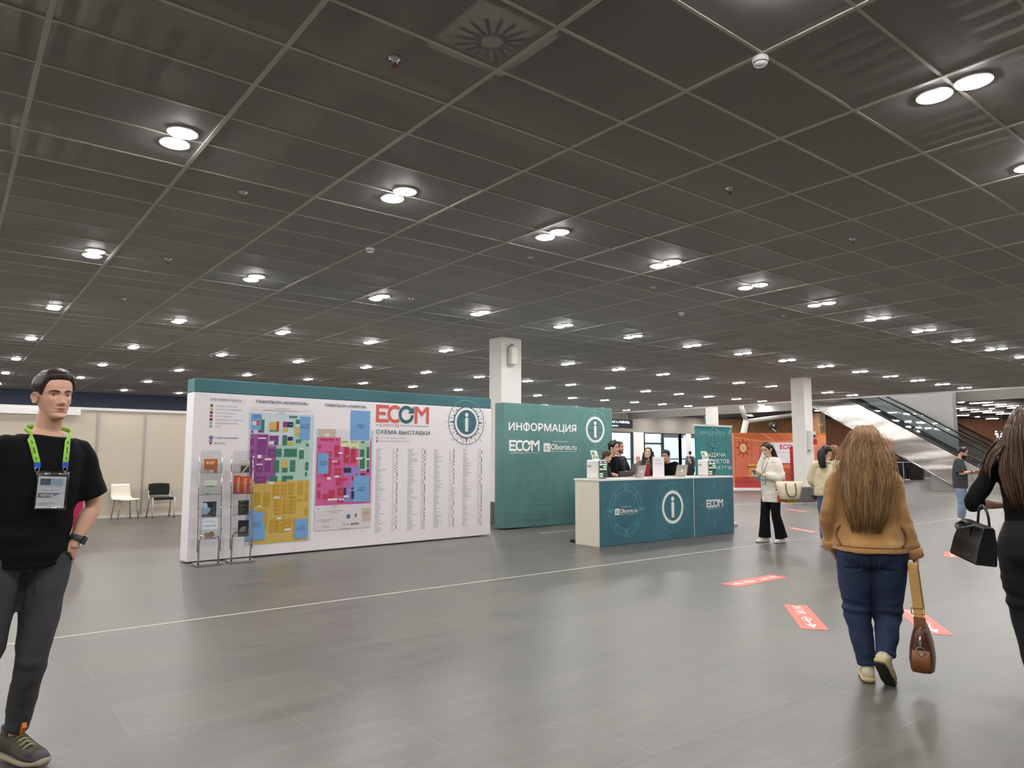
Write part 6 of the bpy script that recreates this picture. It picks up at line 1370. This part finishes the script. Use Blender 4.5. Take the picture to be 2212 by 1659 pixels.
for sx in (-1, 1): cl.add([J['nck'] + Vector((sx * .0, -.075, .03)), J['nck'] + Vector((sx * .078, -.01, .02)), J['nck'] + Vector((sx * .02, .085, -.03)), J['nck'] + Vector((sx * .085, .075, -.055)), J['nck'] + Vector((sx * .1, -.015, -.02)), J['nck'] + Vector((0, -.1, -.012))], [(0, 1, 4, 5), (1, 2, 3, 4)])
o = cl.build('collar', parent=m4, fix=False, smooth=True); s = o.modifiers.new('t', 'SOLIDIFY'); s.thickness = .006
pants(m4, 'flared_trousers', J, BLACKC, legr=(.10, .088, .078, .088, .108), hem=-.02, fold=fab(.006, 8, 8, 4, 3), waist=(.15, .11), hip=(.178, .13))
for k in 'RL': shoe(m4, J, k, mat('white_sneaker', '#dcd5cb', .6), mat('white_sole'), 0, L=.26, w=.047)
hair_d = hair_m('dark_brown_long_hair', '#33231b', '#231712')
def hair_long(root, hd, m, zend, back, W=.11, D=.07, n=120, front=False, seed=3, T=.05, line=None, r=.005, zc=None, amp=.012):
    """smooth long hair: cap plus a fall of strands down the back"""
    hd.cap(m, root, T=T, amp=amp, line=line or [(0, .86), (20, .84), (45, .76), (65, .58), (80, .42), (100, .34), (130, .2), (180, .12)], na=72, nt=18, seed=seed)
    top_ = hd.M @ Vector((0, -.28, .72)); mid = hd.M @ Vector((0, -.30, .15)); end = Vector((top_.x + (0 if zc is None else zc), back, zend)); ax = (hd.M.to_3x3() @ Vector((1, 0, 0))).normalized()
    def fn(u, t, lf):
        p = top_ * (1 - t) ** 2 + mid * 2 * t * (1 - t) * 1.0 + end * t * t; w = W * (.72 + .28 * math.sin(t * 2.6)); a = u * 1.5
        ay = ax.cross(Vector((0, 0, 1))); return p + ax * (w * math.sin(a)) + ay * -(D * (1 - .35 * t) * math.cos(a) + .008 * lf) * (1 if ay.y > 0 else -1)
    b = MB().use(m); rows = []
    for k in range(16):
        t = .97 * k / 15; rows.append([fn(math.sin(2 * math.pi * i / 24) * .95, t, 0) if math.cos(2 * math.pi * i / 24) > 0 else fn(math.sin(2 * math.pi * i / 24) * .95, t, 0) * .5 + (fn(0, t, 0) + fn(math.sin(2 * math.pi * i / 24), t, 0) * 0) * .5 + Vector((0, .05, 0)) for i in range(24)])
    b.loft(rows); strands(b, fn, n, (0, .15), (.85, 1.02), 8, r, seed, .005, [m])
    b.build('long_hair', parent=root, smooth=True)
hair_long(m4, hd, hair_d, 1.26, -.15, W=.10, n=140)
MB().use(mat('beige_bracelet', '#d9cdb8', .4)).tube([J['wrL'] + Vector((0, 0, 0)) - (J['wrL'] - J['elL']).normalized() * q for q in (.02, .045)], .036, 14).build('bracelet', parent=m4)
ph = hold('smartphone', 'grey smartphone held in both hands by the woman in the white shirt', 'phone', m4)
MB().use(mat('phone_grey', '#7d8088', .3, .3)).obox((.0, .345, 1.235), (.036, 0, 0), (0, .07, .03), (0, -.0016, .0038)).build('phone_body', parent=ph, bevel=.003)
bd = hold('name_badge', 'white name badge hanging on the white shirt', 'badge', m4)
MB().use(mat('badge_paper')).obox((.02, .16, 1.09), (.045, 0, 0), (0, .003, 0), (0, 0, .065)).build('badge_card', parent=bd); MB().use(mat('badge_blue', '#8fa6c4', .5)).obox((.02, .1635, 1.08), (.032, 0, 0), (0, .001, 0), (0, 0, .03)).build('badge_print', parent=bd); MB().use(mat('grey_strap')).tube([(.06, .06, 1.47), (.05, .145, 1.3), (.02, .16, 1.155)], .004, 6).tube([(-.06, .06, 1.47), (-.03, .145, 1.3), (.02, .16, 1.155)], .004, 6).build('cord', parent=bd)
tp = P(4.62, 11.98); t = thing('cream_tote_bag', 'cream leather tote with brown handles on the arm of the woman in the white shirt', 'tote bag', (tp.x, tp.y, .735), R_(4) - PSI)
CT = mat('cream_leather', '#d8ccb0', .5, var=.03, vscale=8); HN = mat('brown_handle', '#5c4430', .5)
rows = [[(w_ * math.copysign(abs(math.cos(a)) ** .55, math.cos(a)), d_ * math.copysign(abs(math.sin(a)) ** .8, math.sin(a)), z) for a in (2 * math.pi * i / 28 for i in range(28))] for z, w_, d_ in ((0, .15, .06), (.012, .165, .075), (.1, .19, .075), (.2, .215, .055), (.3, .232, .03))]
MB().use(CT).loft(rows).build('bag_body', parent=t, smooth=True, bevel=0)
MB().use(HN).tube([(-.08, -.045, .27), (-.085, -.065, .18), (-.075, -.083, .1), (-.03, -.09, .05), (.03, -.09, .05), (.075, -.083, .1), (.085, -.065, .18), (.08, -.045, .27)], .009, 8, smooth=4).build('handle', parent=t, smooth=True)
MB().use(HN).tube([(-.08, .03, .27), (-.07, .04, .36), (0, .05, .43), (.07, .04, .36), (.08, .03, .27)], .009, 8, smooth=4).build('handle', parent=t, smooth=True)
t = thing('orange_yellow_packet', 'orange and yellow packet showing under the cream tote', 'packet', P(4.6, 12.1, .67), R_(4) - PSI)
MB().use(mat('packet_orange', '#d9632a', .5)).box(-.14, .0, -.02, .02, .02, .12).use(mat('packet_yellow', '#e0b32c', .5)).box(.0, .15, -.02, .02, .0, .12).build('packet_body', parent=t)

# ---------------------------------------------------------------- generic standing figures
def simple(label, loc, phi, H, J, hair, topm, botm, fem=0, headkw=None, long_to=None, tors=None, sl=1.95, rs=(.075, .066, .055), legr=(.098, .085, .068, .064, .058), shoes='#d8d4cc', skin=SKIN, curly=0, hands='RL', capkw=None, hz=.82, rich=True, hem=.06, curl=(25, 30, 20), voxel=.013, W=.1, stub=None):
    hk = dict(size=.24 - .01 * fem, fem=fem, n=48); hk.update(headkw or {})
    hd = Head(J['piv'], **hk)
    r = person(label, loc, phi, H, J, hd, fem=fem, voxel=voxel, skin=skin, lip=LIP if fem else LIPM, hands=hands, curl=curl, eyes=rich, hvox=.005, hair_col=BRW if rich else None, stub=stub)
    k = 1 - .1 * fem
    top(r, 'top', J, topm, tors or [(hz, (.185 * k, .13)), (.95, (.18 * k, .13)), (1.08, (.165 * k, .12)), (1.22, (.178 * k, .122)), (1.32, (.185 * k, .118)), (1.39, (.17 * k, .1)), (1.44, (.11, .075)), (1.475, (.068, .06))], sl=sl, rs=rs, voxel=voxel, fold=fab(.007, 6, 6, 11, H * 7))
    if botm: pants(r, 'trousers', J, botm, legr=legr, hem=hem, voxel=voxel, fold=fab(.006, 7, 7, 14, H * 5), waist=(.15, .11), hip=(.175, .13))
    if shoes:
        for s_ in 'RL': shoe(r, J, s_, mat('shoe_' + shoes[1:], shoes, .6), mat('white_sole', '#cfcac2', .5), 0)
    if long_to: hair_long(r, hd, hair, long_to, -.13, W=W, n=90)
    elif curly: hd.cap(hair, r, T=.085, amp=.075, fq=9, stretch=1, seed=H, na=84, nt=24, line=[(0, .84), (30, .82), (50, .74), (66, .56), (78, .47), (92, .55), (110, .45), (130, .26), (180, .12)])
    else: hd.cap(hair, r, seed=H * 3, na=72, nt=18, **(capkw or dict(T=.055, amp=.012)))
    return r, hd
DKH = hair_m('near_black_hair', '#1a1413', '#100c0b'); BLKP = mat('black_trouser_cloth', '#141416', .85)
JEANS = mat('light_denim', '#6f8299', .85, col2='#8799ab', vscale=7)
# behind the desk
JA = dict(elR=(.21, .1, 1.14), wrR=(.1, .3, 1.08), elL=(-.21, .1, 1.14), wrL=(-.05, .3, 1.08), hdR=(-.6, .8, 0), hnR=(0, 0, -1), hdL=(.6, .8, 0), hnL=(0, 0, 1))
simple('person with brown hair half hidden by the left charging station', P(1.695, 12.95), -5, 1.535, joints(**JA), hair_m('mid_brown_hair', '#45301f', '#33231a'), BLKP, BLKP, fem=1, headkw=dict(pitch=-15), capkw=dict(T=.06, amp=.008, line=[(0, .84), (40, .78), (70, .55), (90, .42), (130, .25), (180, .14)]))
rc, hdc = simple('person with dark curly hair in a black polo standing behind the desk', P(1.90, 13.8), -42, 1.72, joints(**JA, nck=(0, .03, 1.47), piv=(0, .07, 1.565)), DKH, BLACKC, BLKP, curly=1, headkw=dict(pitch=-4, yaw=-4, n=72), sl=.95, tors=None)
collar(rc, joints(nck=(0, .03, 1.47)), BLACKC, r=.07, t=.014, tilt=25)
pf = hold('pink_phone', 'pink phone case in the hands of the curly haired man', 'phone', rc)
MB().use(mat('pink_case', '#d98aa5', .4)).obox((.02, .37, 1.14), (.035, 0, .0), (0, .012, .0), (0, 0, .055)).build('phone_body', parent=pf, bevel=.004)
J = joints(**JA)
rb, hdb = simple('person with short beard and open dark jacket behind the curly haired man', P(2.155, 14.4), -38, 1.715, J, HB, mat('dark_navy_jacket', '#23252c', .8), BLKP, headkw=dict(n=72), stub=skinm('skin_beard', '#6f5446'))
rl, hdl = simple('person with long brown hair smiling upward behind the left laptop', P(2.69, 14.2), -104, 1.615, joints(**{**JA, 'piv': (0, .01, 1.565)}), hair_m('long_brown_hair', '#40291c', '#2d1c14'), mat('grey_cardigan', '#77706c', .85), BLKP, fem=1, headkw=dict(pitch=10, roll=-10, yaw=12, n=72), long_to=1.05, W=.125, skin=SKIN2)
MB().use(mat('dark_red_blouse', '#8c1420', .7)).tube([(0, .115, 1.40), (0, .14, 1.3), (0, .145, 1.1), (0, .14, .95)], [(.03, .01), (.06, .02), (.065, .02), (.06, .02)], 14, side=(1, 0, 0), smooth=3).build('blouse', parent=rl, smooth=True)
def fronthair(u, t, lf): return Vector((math.copysign(.052 + .055 * abs(u) + .02 * math.sin(t * 3), u) - .015 * (1 - t), -.03 + .05 * lf + .13 * min(1, t * 1.4), 1.66 - .50 * t))
b = MB().use(hair_m('long_brown_hair', '', '')); strands(b, fronthair, 240, (0, .1), (.8, 1.0), 7, .006, 5, .006, [hair_m('long_brown_hair', '', '')]); b.build('front_hair', parent=rl, smooth=True)
simple('person with dark hair in a black shirt looking down between laptop and paper stand', P(3.20, 14.6), 222, 1.585, joints(**JA, nck=(0, .03, 1.46), piv=(0, .08, 1.545)), DKH, BLACKC, BLKP, headkw=dict(pitch=-16, yaw=-6, n=72), capkw=dict(T=.06, amp=.03, fq=12, line=[(0, .82), (30, .80), (50, .74), (66, .56), (78, .40), (92, .5), (110, .4), (130, .2), (180, .08)]))
# standing right of the white shirt: cream jacket, and the brown head beyond
CJ = mat('cream_fleece', '#d2c5a0', .95, bump=.4, bscale=90, sheen=.3)
J = joints(elR=(.25, .06, 1.16), wrR=(.2, .2, 1.0), elL=(-.25, .06, 1.16), wrL=(-.2, .2, 1.0), hdR=(-.3, .8, -.3), hdL=(.3, .8, -.3))
hd5 = Head(J['piv'], yaw=44, pitch=-3, size=.232, fem=1)
m5 = person('person with black ponytail and glasses in a cream fleece jacket', P(5.16, 11.75), 64, 1.61, J, hd5, fem=1, skin=SKIN2, lip=LIP, hair_col=BRW, hands='')
top(m5, 'fleece_jacket', J, CJ, [(.88, (.225, .15)), (.95, (.235, .16)), (1.08, (.225, .155)), (1.22, (.222, .15)), (1.32, (.215, .135)), (1.39, (.185, .11)), (1.44, (.12, .085)), (1.475, (.085, .075))], sl=1.9, rs=(.1, .095, .075), fold=fab(.01, 6, 6, 9, 2))
collar(m5, J, mat('cream_collar', '#cfc3a6', .9), r=.088, t=.026, tilt=10, dz=-.005)
pants(m5, 'jeans', J, mat('mid_denim', '#4d627e', .85), legr=(.1, .088, .07, .066, .06), hem=.08, fold=fab(.006, 8, 8, 14, 3))
for k in 'RL': shoe(m5, J, k, mat('white_sneaker'), mat('white_sole'), 0, L=.27)
hd5.cap(DKH, m5, T=.045, amp=.006, line=[(0, .86), (40, .78), (62, .6), (76, .5), (92, .58), (110, .5), (130, .3), (180, .16)], na=72, nt=18)
pn = hd5.M @ Vector((0, -.46, .74)); pe = Vector((-.05, -.17, 1.36))
def tail(u, t, lf): p_ = pn * (1 - t) ** 2 + (pn + Vector((-.04, -.07, -.03))) * 2 * t * (1 - t) + pe * t * t; a = u * 3.14; r_ = .05 * (.5 + .8 * math.sin(min(1, t * 1.2) * 2.4)); return p_ + Vector((r_ * math.cos(a), r_ * math.sin(a) * .7, 0))
b = MB().use(DKH); b.loft([[tail(i / 8 - 1, .97 * k / 10, 0) for i in range(16)] for k in range(11)]); strands(b, tail, 70, (0, .1), (.85, 1.03), 7, .005, 2, .004, [DKH]); b.build('ponytail', parent=m5, smooth=True)
gb = MB().use(mat('glasses_frame', '#1c1714', .3))
for sx in (-1, 1):
    gb.tube([hd5.pt(sx * .135 + .085 * math.cos(a), face_y(.10, .5) + .045, .485 + .065 * math.sin(a)) for a in np.linspace(0, 6.283, 17)], .0025, 6, cap=False); gb.tube([hd5.pt(sx * .22, face_y(.1, .5) + .04, .51), hd5.pt(sx * .315, .1, .52), hd5.pt(sx * .33, -.05, .52)], .0025, 6)
gb.tube([hd5.pt(-.05, face_y(.1, .5) + .06, .5), hd5.pt(.05, face_y(.1, .5) + .06, .5)], .0025, 6); gb.build('glasses', parent=m5)
simple('person with golden brown hair seen just past the black ponytail', P(5.83, 12.95), 75, 1.635, joints(), hair_m('golden_brown_hair', '#8a5f34', '#6c4626'), mat('grey_green_coat', '#8f8f86', .9), BLKP, fem=1, long_to=1.25, W=.12, rich=False, hands='')
# bearded man with phone
J = joints(piv=(0, .05, 1.56), nck=(0, .02, 1.47), elR=(.24, .03, 1.14), wrR=(.1, .27, 1.18), elL=(-.22, .06, 1.14), wrL=(-.05, .30, 1.16), hdR=(-.5, .8, .25), hnR=(-.3, .2, 1), hdL=(.5, .8, .25), hnL=(.3, .2, 1))
m6, hd6 = simple('person with dark beard in a charcoal t-shirt and light jeans reading a phone', P(9.98, 16.0), -38, 1.66, J, DKH, mat('charcoal_cotton', '#3a3a3c', .9, var=.1, vscale=20), JEANS, headkw=dict(pitch=-24, n=72, yaw=4), sl=.95, rs=(.088, .09, .08), legr=(.11, .1, .085, .08, .074), tors=[(.80, (.21, .15)), (.95, (.21, .155)), (1.08, (.205, .155)), (1.22, (.205, .145)), (1.32, (.205, .128)), (1.39, (.18, .105)), (1.44, (.115, .08)), (1.475, (.07, .062))], capkw=dict(T=.065, amp=.02))
bd_ = MB().use(DKH); rows = []
for k in range(8):
    z = .26 - .29 * k / 7; rows.append([hd6.M @ (head_pt(R_(a), max(z, -.02)) * (1.06 + .05 * math.sin(k / 7 * 3.1)) + Vector((0, .015, -.02 if k > 5 else 0))) for a in range(-78, 79, 6)])
bd_.grid(rows); o = bd_.build('beard', parent=m6, smooth=True, fix=False); s = o.modifiers.new('t', 'SOLIDIFY'); s.thickness = .014; s.offset = 0
MB().use(DKH).tube([hd6.on(x, .245 - .25 * x * x * 10 * .1, .012) for x in (-.09, -.05, 0, .05, .09)], .006, 6, smooth=2).build('moustache', parent=m6, smooth=True)
q = MB().use(mat('shirt_print', '#5d73a8', .8)).obox((.0, .168, 1.28), (.08, 0, 0), (0, .003, 0), (0, 0, .008)).obox((.0, .168, 1.255), (.06, 0, 0), (0, .003, 0), (0, 0, .005)); q.build('shirt_print', parent=m6)
MB().use(M_BLACK).tube([J['wrR'] + (J['elR'] - J['wrR']).normalized() * q for q in (.02, .04)], .036, 14).build('wristband', parent=m6)
ph = hold('smartphone', 'dark smartphone held by the bearded man', 'phone', m6); MB().use(M_BLACK).obox((.0, .375, 1.235), (.036, 0, 0), (0, .05, .05), (0, -.003, .003)).build('phone_body', parent=ph, bevel=.003)
ly = hold('lanyard_badge', 'blue lanyard with a white card on the bearded man', 'badge', m6)
BLR = mat('blue_lanyard', '#4a6fae', .6); MB().use(BLR).tube([(.075, .0, 1.475), (.08, .09, 1.42), (.05, .165, 1.25), (.02, .18, 1.12)], [(.009, .002)] * 4, 6, side=(1, 0, 0), smooth=4).tube([(-.075, .0, 1.475), (-.08, .09, 1.42), (-.03, .165, 1.25), (.02, .18, 1.12)], [(.009, .002)] * 4, 6, side=(1, 0, 0), smooth=4).build('strap', parent=ly)
MB().use(mat('badge_paper')).obox((.02, .19, 1.06), (.05, 0, 0), (0, .002, 0), (0, 0, .065)).build('badge_card', parent=ly)
pb = P(10.36, 15.9); t = thing('white_paper_bag', 'white printed carrier bag hanging beside the bearded man', 'bag', (pb.x, pb.y, .80), R_(30) - PSI)
MB().use(mat('white_paper_bag_stock', '#e0dcd6', .6)).loft([[(x * .12, y * .05, z) for x, y in ((-1, -1), (1, -1), (1, 1), (-1, 1))] for z in (0, .34)]).use(mat('bag_print_blue', '#8ea0b4', .6)).box(-.06, .06, -.053, -.05, .08, .2).build('bag_body', parent=t)
MB().use(mat('bag_print_blue')).tube([(-.06, 0, .34), (-.04, 0, .46), (.04, 0, .46), (.06, 0, .34)], .005, 6, smooth=3).build('handle', parent=t)
t = thing('dark_backpack', 'dark green bag at the hip of the bearded man', 'bag', P(10.5, 16.1, .62), R_(30) - PSI)
MB().use(mat('dark_green_fabric', '#1f3a38', .8)).rbox(-.13, .13, -.06, .06, 0, .22, .05).build('bag_body', parent=t); MB().use(mat('dark_green_fabric')).tube([(-.08, 0, .2), (-.05, 0, .36), (.05, 0, .36), (.08, 0, .2)], .008, 6, smooth=3).build('handle', parent=t)
# behind the man at the left
simple('person in magenta trousers and white shoes mostly hidden behind the man at left', P(-7.0, 11.5), -90, 1.6, joints(), DKH, BLACKC, mat('magenta_cloth', '#b0184e', .8), fem=1, rich=False, hands='', hem=.14)
# far figures
simple('person in a pink knitted cap beyond the desk', P(4.26, 24.2), -110, 1.42, joints(), mat('pink_knit', '#d06a78', .9), mat('dusky_brown_coat', '#6a5a58', .9), BLKP, fem=1, rich=False, hands='', voxel=.016, capkw=dict(T=.06, amp=.006, line=[(0, .72), (180, .5)]))
r, h_ = simple('person in dark clothes with a red bag beyond the right laptop', P(6.43, 25.8), 190, 1.43, joints(), HB, mat('dark_coat', '#26262b', .9), BLKP, fem=1, rich=False, voxel=.016, long_to=1.2)
rbag = hold('red_pouch', 'small red bag held by a distant person near the banner', 'bag', r); MB().use(mat('bright_red_fabric', '#b32740', .7)).obox((.05, .2, 1.08), (.09, 0, 0), (0, .03, 0), (0, 0, .1)).build('bag_body', parent=rbag, bevel=.02)
simple('distant person in grey blue at the glazed entrance', P(10.2, 41.0), 80, 1.72, joints(), HB, mat('grey_blue_coat', '#55687c', .9), BLKP, rich=False, hands='', voxel=.018)
simple('person in black leaning at the black counter with plants', P(24.0, 43.6), 100, 1.5, joints(), hair_m('golden_brown_hair', '', ''), BLKP, BLKP, fem=1, rich=False, hands='', voxel=.018)
r, h_ = simple('person in dark skirt and white shoes under the escalator', P(26.2, 46.6), -100, 1.66, joints(), HB, BLKP, None, fem=1, rich=False, hands='', voxel=.018)
MB().use(BLKP).tube([(0, 0, 1.0), (0, 0, .85), (0, 0, .55)], [(.16, .12), (.19, .14), (.2, .15)], 18, side=(1, 0, 0), smooth=2).build('skirt', parent=r, smooth=True)
simple('person in light jeans and white shoes under the escalator', P(27.1, 46.8), -80, 1.7, joints(), HB, mat('grey_blue_coat'), JEANS, rich=False, hands='', voxel=.018)
bpy.context.view_layer.update()
